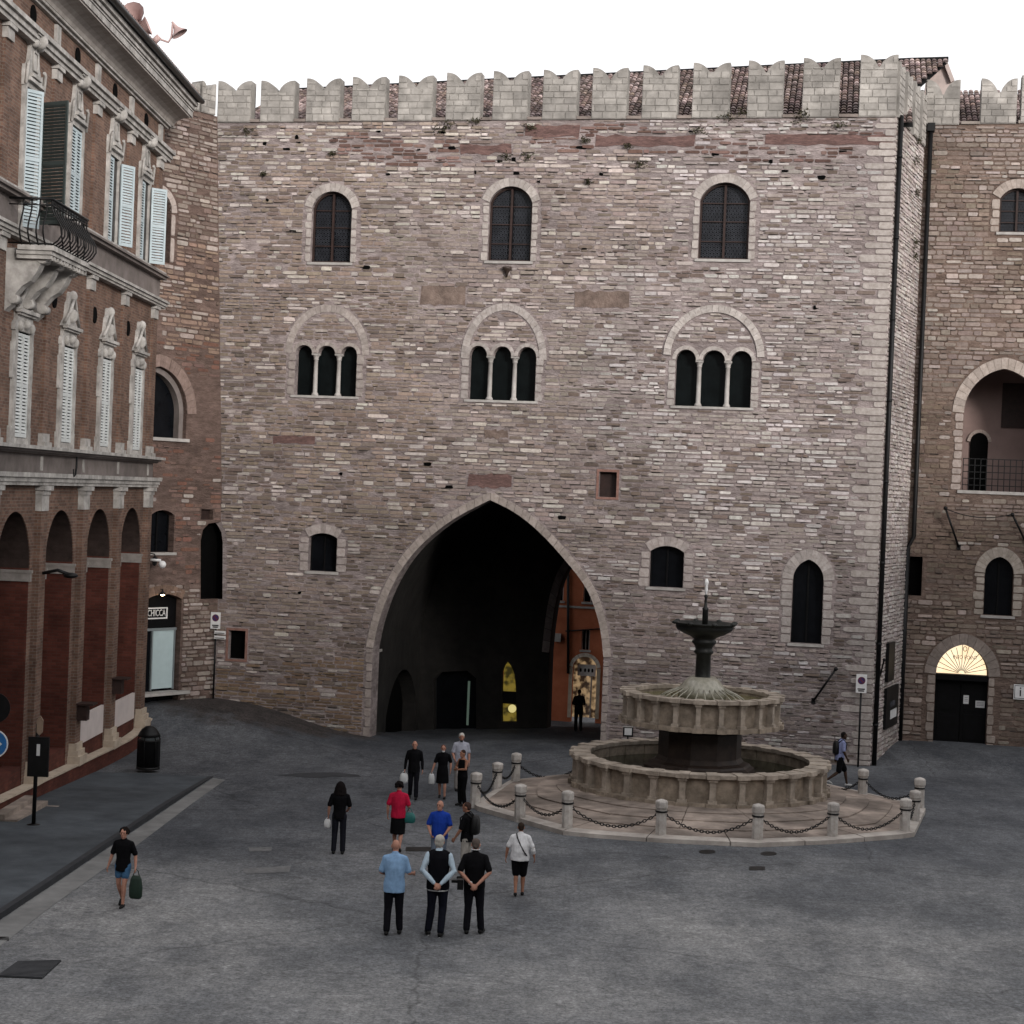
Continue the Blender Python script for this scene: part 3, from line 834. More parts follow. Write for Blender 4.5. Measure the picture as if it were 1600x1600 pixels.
triple(FM, [733.5, 761, 770.5, 799, 809, 838], 556, 541, 625, 731, 843, 485, 560, .04, (.46, .42, .40))
triple(FM, [1056, 1087.5, 1098, 1133, 1142, 1175], 563, 547, 635, 1048, 1183, 488, 555, .06, (.52, .48, .455))

# square recess framed in red brick, small loop hole beside the signs
for (x0, x1, y0, y1, m) in ((935, 964, 738, 776, M['wood']), (356, 384, 986, 1029, M['black'])):
    a = FM.uv(x0, y1); b = FM.uv(x1, y0); p = [(a[0], a[1]), (b[0], a[1]), (b[0], b[1]), (a[0], b[1])]
    holesM.append((p, .3)); blockM.append([(a[0] - .1, a[1] - .1), (b[0] + .1, a[1] - .1), (b[0] + .1, b[1] + .1), (a[0] - .1, b[1] + .1)])
    q = pane(FM, [(a[0] - .01, a[1] - .01), (b[0] + .01, a[1] - .01), (b[0] + .01, b[1] + .01), (a[0] - .01, b[1] + .01)], -.28, m, 'recess_back', pal)
    mb = MB(); c = (.30, .17, .14)
    for (p0, p1, p2, p3) in ((a[0] - .09, b[0] + .09, b[1] + .004, b[1] + .09), (a[0] - .09, b[0] + .09, a[1] - .09, a[1] - .004),
                             (a[0] - .09, a[0] - .004, a[1] - .003, b[1] + .003), (b[0] + .004, b[0] + .09, a[1] - .003, b[1] + .003)):
        mb.fbox(FM, p0, p1, p2, p3, -.02, .03, c)
    mb.build('recess_frame', M['stone'], pal)
# half of the tall niche that bites into the left corner
na = FM.poly([(335, 815), (341, 822), (346, 832), (348, 848), (347.5, 936)]); vb_n = na[-1][1]
outerM = [(0, -3.2), (LM, -3.2), (LM, vtopM(LM)), (-1.2, vtopM(-1.2)), (-1.2, na[0][1] + .3), (0, na[0][1] + .3)] + [(0, na[0][1])] + na[0:] + [(0, vb_n)]
blockM.append([(0, vb_n - .02), (0, na[0][1] + .02)] + [(u + .1, v) for u, v in na])
sheetM = sheet(FM, outerM, holesM, M['mortar'], 'wall', pal, col=(1.15, 1.15, 1.18))
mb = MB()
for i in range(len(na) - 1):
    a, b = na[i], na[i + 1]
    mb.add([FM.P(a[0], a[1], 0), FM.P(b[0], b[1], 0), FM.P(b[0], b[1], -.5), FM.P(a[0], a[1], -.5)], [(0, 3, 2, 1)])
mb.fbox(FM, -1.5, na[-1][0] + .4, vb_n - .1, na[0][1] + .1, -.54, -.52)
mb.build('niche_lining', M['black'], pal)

# corner quoins
v = vbotM(LM) - .2; k = 0
while v < vtopM(LM) - .05:
    h = R.uniform(.17, .3); l = (.95 if k % 2 else .5) * R.uniform(.7, 1.2); kk = R.uniform(.8, 1.08)
    h = min(h, vtopM(LM) - v)
    stone_obj(FM, pal, LM - l, LM + .02, v, v + h - .014, .03, tuple(c * kk for c in (.45, .41, .385)), 'quoin')
    blockM.append([(LM - l - .01, v), (LM - l - .01, v + h), (LM + .1, v + h), (LM + .1, v)])
    v += h; k += 1

def zoneM(u, v):
    n1 = nz(u, v, .22, 3.1); n2 = nz(u, v, .6, 8.3); t = u / LM; hh = v / 21
    top = vtopM(u) - v
    z = dict(miss=.05, mix=(.22, .82), light=LIGHT, mid=MID, dark=DARK, gap=.0, out=0)
    z['mid'] = lerp(MID, MAUVE, min(1, max(0, .5 + n1 * 1.6)))
    if t > .62 + n1 * .2: z['mix'] = (.36, .88); z['light'] = (.58, .545, .53); z['mid'] = lerp(z['mid'], (.42, .375, .355), .7); z['gap'] = .01
    elif t < .3 + n1 * .2: z['mid'] = lerp(z['mid'], OCHRE, .7); z['mix'] = (.2, .75)
    if n2 > .22: z['mix'] = (.06, .9); z['out'] = -.008
    if n2 < -.3: z['miss'] = .14; z['mix'] = (.3, .6)
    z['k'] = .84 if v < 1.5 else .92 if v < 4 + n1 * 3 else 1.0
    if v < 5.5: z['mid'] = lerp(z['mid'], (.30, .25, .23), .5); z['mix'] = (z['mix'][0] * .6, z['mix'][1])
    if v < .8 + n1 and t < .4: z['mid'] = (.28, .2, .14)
    if .35 < top + n1 * .8 < 1.35 and t > .15:      # ragged red course under the battlements
        if nz(u, v * 4, .35, 5.5) > -.25: z['mid'] = RED; z['dark'] = (.15, .09, .075); z['mix'] = (.14, .62)
        z['miss'] = .26; z['k'] = .88
    elif top < 1.7: z['miss'] = .13; z['mix'] = (.4, .8)
    return z
blockM.append([(-2, -4), (0, -4), (0, na[0][1] + .3), (-2, na[0][1] + .3)])
# old patches of brick and mortar let into the stone
M['patch'] = mat('brown_mortar_patch', (.24, .185, .155), (.14, .10, .085), rough=.95, scale=5, bump=.8, bscale=18, stain=.4, stain_scale=2, dist=.03)
M['patch_red'] = mat('red_brick_patch', (.22, .135, .12), (.11, .065, .06), rough=.95, scale=6, bump=.9, bscale=16, stain=.4, stain_scale=2, dist=.03, stretch=(1, 1, 4))
for (x0, y0, x1, y1, mm) in ((656, 447, 728, 476, 'patch'), (898, 455, 984, 480, 'patch'), (427, 682, 492, 693, 'patch_red'), (730, 741, 800, 760, 'patch_red'), (758, 672, 795, 684, 'patch'),
                             (1195, 210, 1395, 226, 'patch_red'), (820, 196, 905, 214, 'patch_red'), (930, 212, 1085, 228, 'patch_red'), (720, 226, 800, 240, 'patch_red')):
    a = FM.uv(x0, y1); b = FM.uv(x1, y0); n_ = 9
    lo = [(a[0] + (b[0] - a[0]) * k / n_, a[1] + R.uniform(-.05, .06)) for k in range(n_ + 1)]; hi = [(u + R.uniform(-.06, .06), b[1] + R.uniform(-.07, .05)) for u, v in lo[::-1]]
    mb = MB(); mb.prism(FM, lo + hi, -.01, .014, back=False); mb.build('wall_patch', M[mm], pal)
    blockM.append([(a[0], a[1] + .03), (b[0], a[1] + .03), (b[0], b[1] - .03), (a[0], b[1] - .03)])
u, v = FM.uv(793, 420); mb = MB(); mb.lathe(FM.P(u, v - .32, .1), [(.02, 0), (.05, .12), (.12, .26), (.17, .3), (.17, .38)], 10); mb.fbox(FM, u - .16, u + .16, v - .06, v + .06, -.02, .15); mb.build('stone_bracket', M['fount_dark'], pal)
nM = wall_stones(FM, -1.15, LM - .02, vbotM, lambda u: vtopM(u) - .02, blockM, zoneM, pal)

# battlements
def merlon(F, ul, ur, vb, vt, vn, parent, th=.5, col=(1, 1, 1), label=None):
    W = ur - ul; mb = MB()
    n = 7; pts = [(ul, vb), (ur, vb), (ur, vt)]
    cr = []
    for i in range(1, n + 1):
        t = i / n; cr.append((ur - .05 - (W / 2 - .08) * t, vn + (vt - vn) * max(0, 1 - t * t) ** .75))
    cl = [(2 * (ul + W / 2) - u, v) for u, v in cr[::-1]]
    pts += [(ur - .05, vt)] + cr + cl[1 if abs(cr[-1][0] - cl[0][0]) < 1e-5 else 0:] + [(ul + .05, vt), (ul, vt)]
    mb.prism(F, pts, -th, .06, tuple(c * .85 for c in col))
    v = vb + .02
    while v < vt - .1:
        h = R.uniform(.2, .27); x = ul + .01 - R.uniform(0, .2); lim = ul + W
        while x < lim - .05:
            l = R.uniform(.3, .5); a, b = max(x, ul + .008), min(x + l, lim - .008)
            if lim - b < .15: b = lim - .008
            def topat(u):
                d = min(u - ul, ur - u); t = 1 - max(0, min(1, (W / 2 - .05 - (W/2 - d)) / (W / 2 - .05))) if False else max(0, min(1, (d - .05) / (W / 2 - .08)))
                return vn + (vt - vn) * max(0, 1 - t * t) ** .75
            cap = min(topat(a), topat(b), topat((a + b) / 2)) - .03
            v1 = min(v + h - .015, cap)
            if v1 - v > .06:
                k = R.uniform(.82, 1.12); block(mb, F, a, b - .015, v, v1, .076 + R.uniform(0, .01), tuple(c * k for c in col), ch=.012, j=.006, w0=.03)
            x = b if b >= lim - .02 else x + l
            if b >= lim - .02: break
        v += h
    return mb.build('merlon', M['merlon'], parent)
MER = [(341, 389, 127), (408, 457, 126.5), (479.5, 528, 123), (551, 599, 120.5), (623, 673, 118.5), (698, 748, 114), (771, 822, 111.5), (849, 899, 109.5), (926, 977, 106.5),
       (1004.5, 1056, 102.5), (1083, 1137, 98.5), (1169, 1221, 95), (1255, 1309, 91), (1344, 1399, 86)]
tm = []
for i, (a, b, yt) in enumerate(MER):
    ul = FM.uv(a, yt + 30)[0]; ur = FM.uv(b + 4, yt + 30)[0]; ur = min(ur, LM - .01)
    vt = FM.uv(a, yt)[1]; uc = (ul + ur) / 2
    merlon(FM, ul, ur, vtopM(uc) + .004, vt, vt - .42, pal); tm.append((ul, ur))
# coping on the parapet between merlons
for i in range(len(tm) - 1):
    a, b = tm[i][1] + .005, tm[i + 1][0] - .005; uc = (a + b) / 2
    mb = MB(); mb.fbox(FM, a, b, vtopM(uc) + .006, vtopM(uc) + .11, -.5, .09, (.7, .62, .6)); mb.build('coping_stone', M['merlon'], pal)
mb = MB()
mb.add([FM.P(-1.2, vtopM(-1.2), 0), FM.P(LM, vtopM(LM), 0), FM.P(LM, vtopM(LM), -.7), FM.P(-1.2, vtopM(-1.2), -.7)], [(0, 1, 2, 3)], (1, 1, 1))
mb.add([FM.P(0, vtopM(0), -.7), FM.P(LM, vtopM(LM), -.7), FM.P(LM, vtopM(LM) - 2, -.7), FM.P(0, vtopM(0) - 2, -.7)], [(3, 2, 1, 0)], (1, 1, 1))
mb.build('parapet_top', M['mortar'], pal)

# tiled roof behind the battlements
def tiled(F, u0, u1, wa, va, wb, vb_, parent, name='roof', tl=.40, tw=.21, rise=0.0, cut=0.0):
    """half-round tiles running down the slope from (wb,vb) to (wa,va)"""
    mb = MB(); Lr = math.hypot(wa - wb, va - vb_); rows = int(Lr / (tl * .82)); cols = int((u1 - u0) / tw)
    base = MB()
    nb_ = 40; mb_v = []
    for q in range(nb_ + 1):
        t = q / nb_; u = u0 + (u1 - u0) * t; ub_ = u0 + (u1 - cut - u0) * t; top_ = F.P(u, vb_ + rise * (t - .5), wb); bot_ = F.P(ub_, va, wa)
        mb_v += [bot_.lerp(top_, k / 6) - Vector((0, 0, .05)) for k in range(7)]
    base.add(mb_v, [(q * 7 + k, (q + 1) * 7 + k, (q + 1) * 7 + k + 1, q * 7 + k + 1) for q in range(nb_) for k in range(6)])
    ro = base.build(name, M['tile'], parent)
    nrm = (F.n * (va - vb_) * -1 + Vector((0, 0, 1)) * (wa - wb)); nrm.normalize()
    dn = (F.P(0, va, wa) - F.P(0, vb_, wb)).normalized()
    for j in range(rows):
        t0 = j * tl * .82
        for i in range(cols):
            tt = (t0 + R.uniform(-.03, .03)) / Lr; uq = u0 + (i + .5) * tw
            if cut and uq > u1 - cut * tt - .1: continue
            c = F.P(uq, vb_ + rise * ((i + .5) / cols - .5), wb).lerp(F.P(uq, va, wa), tt) + nrm * (.05 + R.uniform(0, .02))
            r0 = tw * .42; r1 = tw * .5; vs = []
            ax = F.u * 1.0; sk = R.uniform(-.02, .02)
            for (d, r, l) in ((0, r0, 0), (tl, r1, .03)):
                for q in range(5):
                    th = math.pi * q / 4
                    vs.append(c + dn * d + ax * (-math.cos(th) * r + sk * d) + nrm * (math.sin(th) * r * .75 + l))
            k = R.uniform(.4, 1.4); g = R.random()
            col = (k, k * R.uniform(.9, 1.0), k * R.uniform(.85, 1.0)) if g > .25 else (k * 1.7, k * 1.75, k * 1.8)
            mb.add(vs, [(q, q + 1, q + 6, q + 5) for q in range(4)], col)
            mb.add([vs[5], vs[6], vs[7], vs[8], vs[9]], [(0, 1, 2, 3, 4)], tuple(x * .5 for x in col))
    o = mb.build('roof_tiles', M['tile'], ro); o['kind'] = 'stuff'
    return ro
RW = -7.6
rv0 = FM.uv(395, 136, RW)[1]; rv1 = FM.uv(1430, 88, RW)[1]; rv0 -= .22; rv1 -= .22; rvt = (rv0 + rv1) / 2
roofR = LM + .6
tiled(FM, -.4, roofR, -.75, vtopM(LM / 2) + .0, RW, rvt, pal, rise=rv1 - rv0)
mb = MB(); mb.tube([FM.P(-.4, rv0 + .04, RW), FM.P(roofR, rv1 + .04, RW)], .13, 8); mb.build('roof_ridge', M['tile'], pal)
tiled(FM, -.4, roofR, -14.5, vtopM(LM / 2) - .3, RW, rvt, pal) if False else None
mb = MB(); mb.add([FM.P(-.4, rv0, RW), FM.P(roofR, rv1, RW), FM.P(roofR, vtopM(5) - .5, -14.5), FM.P(-.4, vtopM(5) - .5, -14.5)], [(0, 1, 2, 3)]); mb.build('roof_back', M['tile'], pal)
# right end of the roof: its verge and gable show over the wing
gv = [FM.uv(x, y, -8.0) for x, y in [(1444, 152), (1490, 150), (1491, 128), (1477, 91), (1448, 121)]]
mb = MB(); mb.prism(FM, gv, -9.5, -8.0); mb.build('roof_gable', M['verge'], pal)
for a, b in ((3, 4), (3, 2)):
    p, q = gv[a], gv[b]; mb = MB(); d = Vector((q[0] - p[0], q[1] - p[1])).normalized(); nn = Vector((-d.y, d.x)) * (.14 if b == 4 else -.14)
    mb.prism(FM, [(p[0], p[1] + .02), (q[0], q[1] + .02), (q[0] + nn.x, q[1] + nn.y), (p[0] + nn.x, p[1] + nn.y)][::1 if b == 2 else -1], -7.99, -7.8); mb.build('verge_board', M['verge'], pal)
ue = gv[3][0] + .1
tiled(FM, roofR - .25, ue, -3.6, rv1 - (RW + 3.6) * -(rv1 - vtopM(LM)) / (-.75 - RW), RW, rv1 + .02, pal, cut=1.5)
mb = MB(); mb.tube([FM.P(roofR, rv1 + .06, RW), FM.P(ue, rv1 + .1, RW)], .11, 8); mb.build('roof_ridge', M['tile'], pal)
# putlog holes and gaps where stones have fallen
mb = MB()
for _ in range(46):
    u = R.uniform(1, LM - 1.5); v = vtopM(u) - abs(R.gauss(0, 1.0)) - .25 if R.random() < .6 else R.uniform(3, 20)
    if any((lambda b_: b_ and b_[0] - .2 < u < b_[1] + .2)(band(p, v - .15, v + .15)) for p in blockM): continue
    w_, h_ = R.uniform(.05, .15), R.uniform(.03, .08)
    ROUND[0] = True; block(mb, FM, u - w_, u + w_, v - h_, v + h_, .04, None, ch=.01, j=.03); ROUND[0] = False
o = mb.build('holes_in_wall', M['black'], pal); o['kind'] = 'stuff'

# ---------------------------------------------------------------- passage under the palace
psg = thing('vaulted_passage', 'deep dark vaulted passage seen through the great pointed arch of the palace', 'passage', tuple(FM.P(8, vbotM(8), -4)))
W1, W2 = -.95, -9.0
def bigger(pts, du, dv):
    c = sum(p[0] for p in pts) / len(pts); return [(p[0] + (du if p[0] > c else -du), p[1] + (dv if p[1] > 0 else 0)) for p in pts]
tun = bigger(ga_out, .25, .25)
mb = MB()
mb2 = MB()
for i in range(len(tun) - 1):
    a, b = tun[i], tun[i + 1]
    tgt = mb
    if i == 0: continue
    tgt.add([FM.P(a[0], a[1], W1), FM.P(b[0], b[1], W1), FM.P(b[0], b[1], W2), FM.P(a[0], a[1], W2)], [(3, 2, 1, 0)])
for i in range(1, len(tun) - 1):
    a, b = tun[i], tun[i + 1]; c, d = ga_out[i], ga_out[i + 1]
    mb.add([FM.P(c[0], c[1], W1), FM.P(d[0], d[1], W1), FM.P(b[0], b[1], W1 - .001), FM.P(a[0], a[1], W1 - .001)], [(0, 1, 2, 3)])
mb.build('vault', M['passage_dark'], psg)
# left side wall with a pointed doorway
FS = Frame(FM.P(tun[0][0], 0, W1).xy, (FM.P(0, 0, -1) - FM.P(0, 0, 0)).xy)   # u runs into the passage; faces right
if (FS.n.dot(FM.u)) < 0: FS.n = -FS.n
us0 = tun[1][1]
mbp = []
def fs_uv(px, py):
    o = FS.o; d = ray(px, py); t = (o - CAM).dot(FS.n) / d.dot(FS.n); p = CAM + d * t; return ((p - FS.o).dot(FS.u), p.z)
dl, dr = fs_uv(604, 1100)[0], fs_uv(654, 1100)[0]; dt = fs_uv(632, 1046)[1]
dl = max(dl, .4); dr = min(dr, 7.6)
dpoly = [(dl, -3)] + arch(dl, dr, dt - 1.6, dt, 16) + [(dr, -3)]
loops = [[Vector((0, -3, 0)), Vector((8.05, -3, 0)), Vector((8.05, us0, 0)), Vector((0, us0, 0))], [Vector((u, v, 0)) for u, v in dpoly[:-1] + [(dr, -2.99)]]]
loops[1] = [Vector((u, max(v, -2.9), 0)) for u, v in dpoly]
tr = tessellate_polygon(loops); flat = [p for l in loops for p in l]; mb = MB()
mb.add([FS.P(p.x, p.y, 0) for p in flat], [tuple(t) for t in tr])
for i in range(len(dpoly) - 1):
    a, b = dpoly[i], dpoly[i + 1]
    mb.add([FS.P(a[0], a[1], 0), FS.P(b[0], b[1], 0), FS.P(b[0], b[1], -.6), FS.P(a[0], a[1], -.6)], [(0, 1, 2, 3)])
mb.build('side_wall', M['passage_dark'], psg)
mb = MB(); mb.add([FS.P(dl - .1, -3, -.58), FS.P(dr + .1, -3, -.58), FS.P(dr + .1, dt + .2, -.58), FS.P(dl - .1, dt + .2, -.58)], [(0, 1, 2, 3)]); mb.build('side_door', M['black'], psg)
mb = MB(); mb.add([FM.P(tun[-1][0], -3, W1), FM.P(tun[-1][0], tun[-2][1], W1), FM.P(tun[-1][0], tun[-2][1], W2), FM.P(tun[-1][0], -3, W2)], [(0, 1, 2, 3)]); mb.build('side_wall', M['passage_dark'], psg)
# cornice stub and lamp bracket on the left wall
mb = MB(); mb.fbox(FM, tun[1][0] - .2, tun[1][0] + .05, FM.uv(590, 1026)[1], FM.uv(590, 1022)[1], -2.2, -.2); mb.build('impost', M['lime'], psg)
# back wall
FB = Frame(FM.P(0, 0, W2).xy, FM.u.xy)
ol = FB.poly([(858, 1020), (862, 980), (868, 940), (878, 905), (892, 880), (908, 860), (925, 848)])
apex = ol[-1]; orr = [(2 * apex[0] - u, v) for u, v in ol[::-1][1:]]
oc = smooth(ol, 1) + smooth(orr, 1)
op = [(ol[0][0] + .02, -2.8)] + oc + [(orr[-1][0], -2.8)]
dA = FB.poly([(678, 1150), (678, 1062), (690, 1050), (730, 1048), (744, 1060), (744, 1150)])
yw = FB.poly([(784, 1128), (784, 1050), (788, 1040), (793, 1033), (799, 1041), (804, 1054), (806, 1075), (807, 1128)])
sheet(FB, [(tun[0][0] - .3, -3), (tun[-1][0] + 6, -3), (tun[-1][0] + 6, 9.5), (tun[0][0] - .3, 9.5)], [(op, 1.2), (dA, .5), (yw, .35)], M['passage_dark'], 'back_wall', psg)
ring_stones(FB, oc, .3, 22, psg, w=.05, base=(.2, .17, .165))
p0 = FB.uv(678, 1062)
mb = MB(); mb.fbox(FB, dA[0][0] - .6, dA[-1][0] + .6, -2.8, dA[2][1] + .4, -.56, -.505); mb.build('dark_doorway', M['glass'], psg)
a = FB.uv(725, 1135); b = FB.uv(731, 1066)
mb = MB(); mb.fbox(FB, a[0], b[0], a[1], b[1], -.5, -.46); mb.build('lit_door_edge', emit_mat('greenish_light', (.35, .55, .42), .10), psg)
mb = MB(); mb.fbox(FB, yw[0][0] - .05, yw[-1][0] + .05, -2.6, yw[3][1] + .1, -.34, -.3)
mb.build('shop_window', emit_mat('yellow_shop_light', (.7, .5, .07), .19, scale=3.5, c2=(.10, .08, .01), base=(.02, .02, .02)), psg)
a = FB.uv(785, 1100); b = FB.uv(806, 1082)
mb = MB(); mb.fbox(FB, a[0] - .03, b[0] + .03, a[1], b[1], -.29, -.2); mb.build('window_transom', M['darkwood'], psg)
mb = MB(); c = FB.uv(799, 1108); mb.ball(FB.P(c[0], c[1], -.2), .17, n=12, m=8); mb.build('globe_lamp', emit_mat('warm_globe', (1, .85, .35), .5), psg)

# orange building across the lane
FO = Frame(FM.P(0, 0, -15).xy, (FM.u.x, FM.u.y))
ob = thing('orange_building', 'orange plastered house with a lit shop arch seen through the far end of the passage', 'house', tuple(FO.P(12, -1)))
def rect(F, x0, y0, x1, y1):
    a = F.uv(x0, y1); b = F.uv(x1, y0); return [(a[0], a[1]), (b[0], a[1]), (b[0], b[1]), (a[0], b[1])]
so_, si_ = arch_px(FO, 895, 933, 1140, 1042, 1026)
hw = [(so_, .35), (rect(FO, 908, 985, 922, 1015), .2), (rect(FO, 911, 893, 936, 940), .2), (rect(FO, 868, 893, 882, 938), .2), (rect(FO, 960, 900, 990, 960), .2)]
sheet(FO, [(2, -3), (26, -3), (26, 15), (2, 15)], hw, M['orange'], 'wall', ob)
for h, dpt in hw[1:]:
    q = pane(FO, [(h[0][0] - .02, h[0][1] - .02), (h[1][0] + .02, h[0][1] - .02), (h[2][0] + .02, h[2][1] + .02), (h[0][0] - .02, h[2][1] + .02)], -.16, M['glass'], 'window', ob)
    mb = MB(); mb.fbox(FO, h[0][0] - .06, h[1][0] + .06, h[0][1] - .1, h[0][1] - .004, -.1, .06); mb.build('window_sill', M['lime'], q)
    mb = MB()
    for (p0, p1, p2, p3) in ((h[0][0], h[0][0] + .05, h[0][1], h[2][1]), (h[1][0] - .05, h[1][0], h[0][1], h[2][1]), ((h[0][0] + h[1][0]) / 2 - .02, (h[0][0] + h[1][0]) / 2 + .02, h[0][1], h[2][1])):
        mb.fbox(FO, p0, p1, p2, p3, -.155, -.1)
    mb.build('window_frame', M['lime'], q)
ring_stones(FO, so_[1:-1], .16, 9, ob, w=.04, base=(.75, .68, .6))
for s in (0, 1):
    u = si_[0] - .16 if s == 0 else si_[1] + .002
    mb = MB(); mb.fbox(FO, u, u + .158, -2.5, si_[3] - .01, -.02, .05); mb.build('shop_pilaster', M['cream'], ob)
mb = MB(); mb.fbox(FO, si_[0] - .05, si_[1] + .05, -2.5, si_[4] + .1, -.36, -.33)
mb.build('shop_interior', emit_mat('warm_shop_light', (.9, .6, .32), .26, scale=4.0, c2=(.05, .025, .012)), ob)
sb = rect(FO, 901, 1040, 930, 1056)
mb = MB(); mb.fbox(FO, sb[0][0], sb[1][0], sb[0][1], sb[2][1], -.3, -.22); mb.build('shop_sign', M['white'], ob)
for i, t in enumerate((.18, .42, .62, .82)):
    mb = MB(); u = sb[0][0] + (sb[1][0] - sb[0][0]) * t; v = (sb[0][1] + sb[2][1]) / 2; mb.ball(FO.P(u, v, -.215), .05, .02, .09, n=8, m=6); mb.build('sign_mark', M['iron'], ob)
mb = MB(); mb.fbox(FO, (si_[0] + si_[1]) / 2 + .25, (si_[0] + si_[1]) / 2 + .31, -2.5, sb[0][1] - .05, -.3, -.2); mb.build('shop_door_frame', M['lime'], ob)
mb = MB(); a = FO.uv(888, 870); b = FO.uv(888, 1052); mb.tube([FO.P(a[0], a[1], .08), FO.P(b[0], b[1], .08)], .06, 8); mb.build('drainpipe', M['iron'], ob)
mb = MB(); a = FO.uv(884, 986); b = FO.uv(945, 982); mb.tube([FO.P(a[0], a[1], .06), FO.P(b[0], b[1], .06)], .035, 6); mb.build('wall_pipe', M['iron'], ob)
a = FO.uv(860, 948); b = FO.uv(945, 941); mb = MB(); mb.fbox(FO, a[0], b[0], a[1], a[1] + .09, 0.0, .05); mb.build('string_course', M['lime'], ob)
h = rect(FO, 866, 990, 877, 1002); mb = MB(); mb.fbox(FO, h[0][0], h[1][0], h[0][1], h[2][1], .01, .15); mb.build('wall_box', M['lime'], ob)
# ================================================================ return face and wing of the palace
def dark_pane(F, poly, parent, w=-.34, name='glass'):
    return pane(F, poly, w, M['glass'], name, parent)
holesR, blockR = [], []
RT = vtopM(LM)
sheet(FR, [(0, -3.2), (LR, -3.2), (LR, RT), (0, RT)], [], M['mortar'], 'return_wall', pal, col=(1.1, 1.08, 1.08))
def vbR(u): p = FR.P(u, 0); return gz(p.x, p.y)
def zoneR(u, v):
    return dict(miss=.02, mix=(.3, .9), light=(.56, .52, .50), mid=(.47, .42, .40), dark=(.34, .29, .27), gap=0, out=-.004)
wall_stones(FR, .06, LR - .05, vbR, lambda u: RT, blockR, zoneR, pal, nbig=60)
for i, (a, b) in enumerate([(.05, .95), (1.55, 2.5), (3.1, 4.05), (4.7, 5.5)]):
    if b < LR: merlon(FR, a, b, RT + .004, RT + 1.95, RT + 1.45, pal)

wing = thing('palace_wing', 'recessed stone wing with loggia arch, right of the great arch palace corner', 'palace wing', tuple(FW.P(3, -1)))
w0 = FW.uv(1444, 196); w1 = FW.uv(1600, 193)
def vtW(u): return w0[1] + (w1[1] - w0[1]) * (u - w0[0]) / (w1[0] - w0[0])
def vbW(u): p = FW.P(u, 0); return gz(p.x, p.y)
WL = 9.5
holesW, blockW = [], []
def add_win_on(F, holes, blocks, parent, *a, **k): return add_window(F, holes, blocks, *a, parent=parent, **k)
add_window(FW, holesW, blockW, 1563, 1618, 363, 310, 294, .34, .36, 11, 'lead', wing, base=(.44, .38, .34))
add_window(FW, holesW, blockW, 1539, 1584, 962, 895, 870, .38, .42, 13, 'dark', wing, base=(.44, .39, .34))
# loggia opening
lp, li = arch_px(FW, 1506, 1628, 768, 645, 576, 24)
holesW.append((lp, .5)); ring_stones(FW, lp[1:-1], .42, 21, wing, w=.035, base=(.46, .40, .36)); blockW.append(expand(lp, .42)); jambs(FW, li, .4, wing, base=(.42, .36, .33))
lg = bpy.data.objects.new('loggia', None); COL.objects.link(lg); lg.parent = wing; WO[lg.name] = WO[wing.name]
LD = -2.6
mb = MB()
ua, ub, va, vb2 = li[0] - 1.2, li[1] + 1.2, li[2] - .02, li[4] + 1.0
mb.add([FW.P(ua, va, -.5), FW.P(ub, va, -.5), FW.P(ub, va, LD), FW.P(ua, va, LD)], [(0, 1, 2, 3)])
mb.add([FW.P(ua, vb2, -.5), FW.P(ub, vb2, -.5), FW.P(ub, vb2, LD), FW.P(ua, vb2, LD)], [(3, 2, 1, 0)])
mb.add([FW.P(ua, va, -.5), FW.P(ua, vb2, -.5), FW.P(ua, vb2, LD), FW.P(ua, va, LD)], [(0, 1, 2, 3)])
mb.add([FW.P(ub, va, -.5), FW.P(ub, vb2, -.5), FW.P(ub, vb2, LD), FW.P(ub, va, LD)], [(3, 2, 1, 0)])
mb.add([FW.P(ua, va, LD), FW.P(ub, va, LD), FW.P(ub, vb2, LD), FW.P(ua, vb2, LD)], [(0, 1, 2, 3)])
mb.build('loggia_room', M['pink'], lg)
FG = Frame(FW.P(0, 0, LD + .02).xy, FW.u.xy)
dp, di = arch_px(FG, 1516, 1544, 775, 690, 676)
mb = MB(); mb.prism(FG, [(u, max(v, va + .01)) for u, v in dp], 0, .04); mb.build('inner_door', M['black'], lg)
ring_stones(FG, dp[1:-1], .12, 7, lg, w=.06, name='door_arch_stone', base=(.5, .42, .38))
h = rect(FG, 1564, 600, 1620, 668); mb = MB(); mb.fbox(FG, h[0][0], h[1][0], h[0][1], h[2][1], 0, .06); mb.build('dark_painting', M['wood'], lg)
# lattice railing of flat iron bars
rl = rect(FW, 1503, 721, 1632, 768); mb = MB()
u = rl[0][0]; 
while u < rl[1][0]:
    p = MB(); p.fbox(FW, u, u + .03, rl[0][1], rl[2][1] + .03, -.16, -.13); p.build('railing_bar', M['iron'], lg); u += .215
for k in range(6):
    v = rl[0][1] + (rl[2][1] - rl[0][1]) * k / 5
    p = MB(); p.fbox(FW, rl[0][0], rl[1][0], v, v + .03, -.195, -.165); p.build('railing_bar', M['iron'], lg)
mb = MB(); mb.fbox(FW, li[0] - .12, li[1] + .12, li[2] - .12, li[2] - .003, -.5, .06); mb.build('loggia_sill', M['lime'], lg)
blockW.append([(li[0] - .13, li[2] - .13), (li[0] - .13, li[2]), (li[1] + .13, li[2]), (li[1] + .13, li[2] - .13)])
# dark square opening in the inner corner
p = rect(FW, 1409, 870, 1442, 930); holesW.append((p, .4)); blockW.append([(p[0][0] - .08, p[0][1] - .08), (p[1][0] + .08, p[0][1] - .08), (p[2][0] + .08, p[2][1] + .08), (p[0][0] - .08, p[2][1] + .08)])
pane(FW, [(p[0][0] - .02, p[0][1] - .02), (p[1][0] + .02, p[0][1] - .02), (p[2][0] + .02, p[2][1] + .02), (p[0][0] - .02, p[2][1] + .02)], -.38, M['black'], 'recess_back', wing)
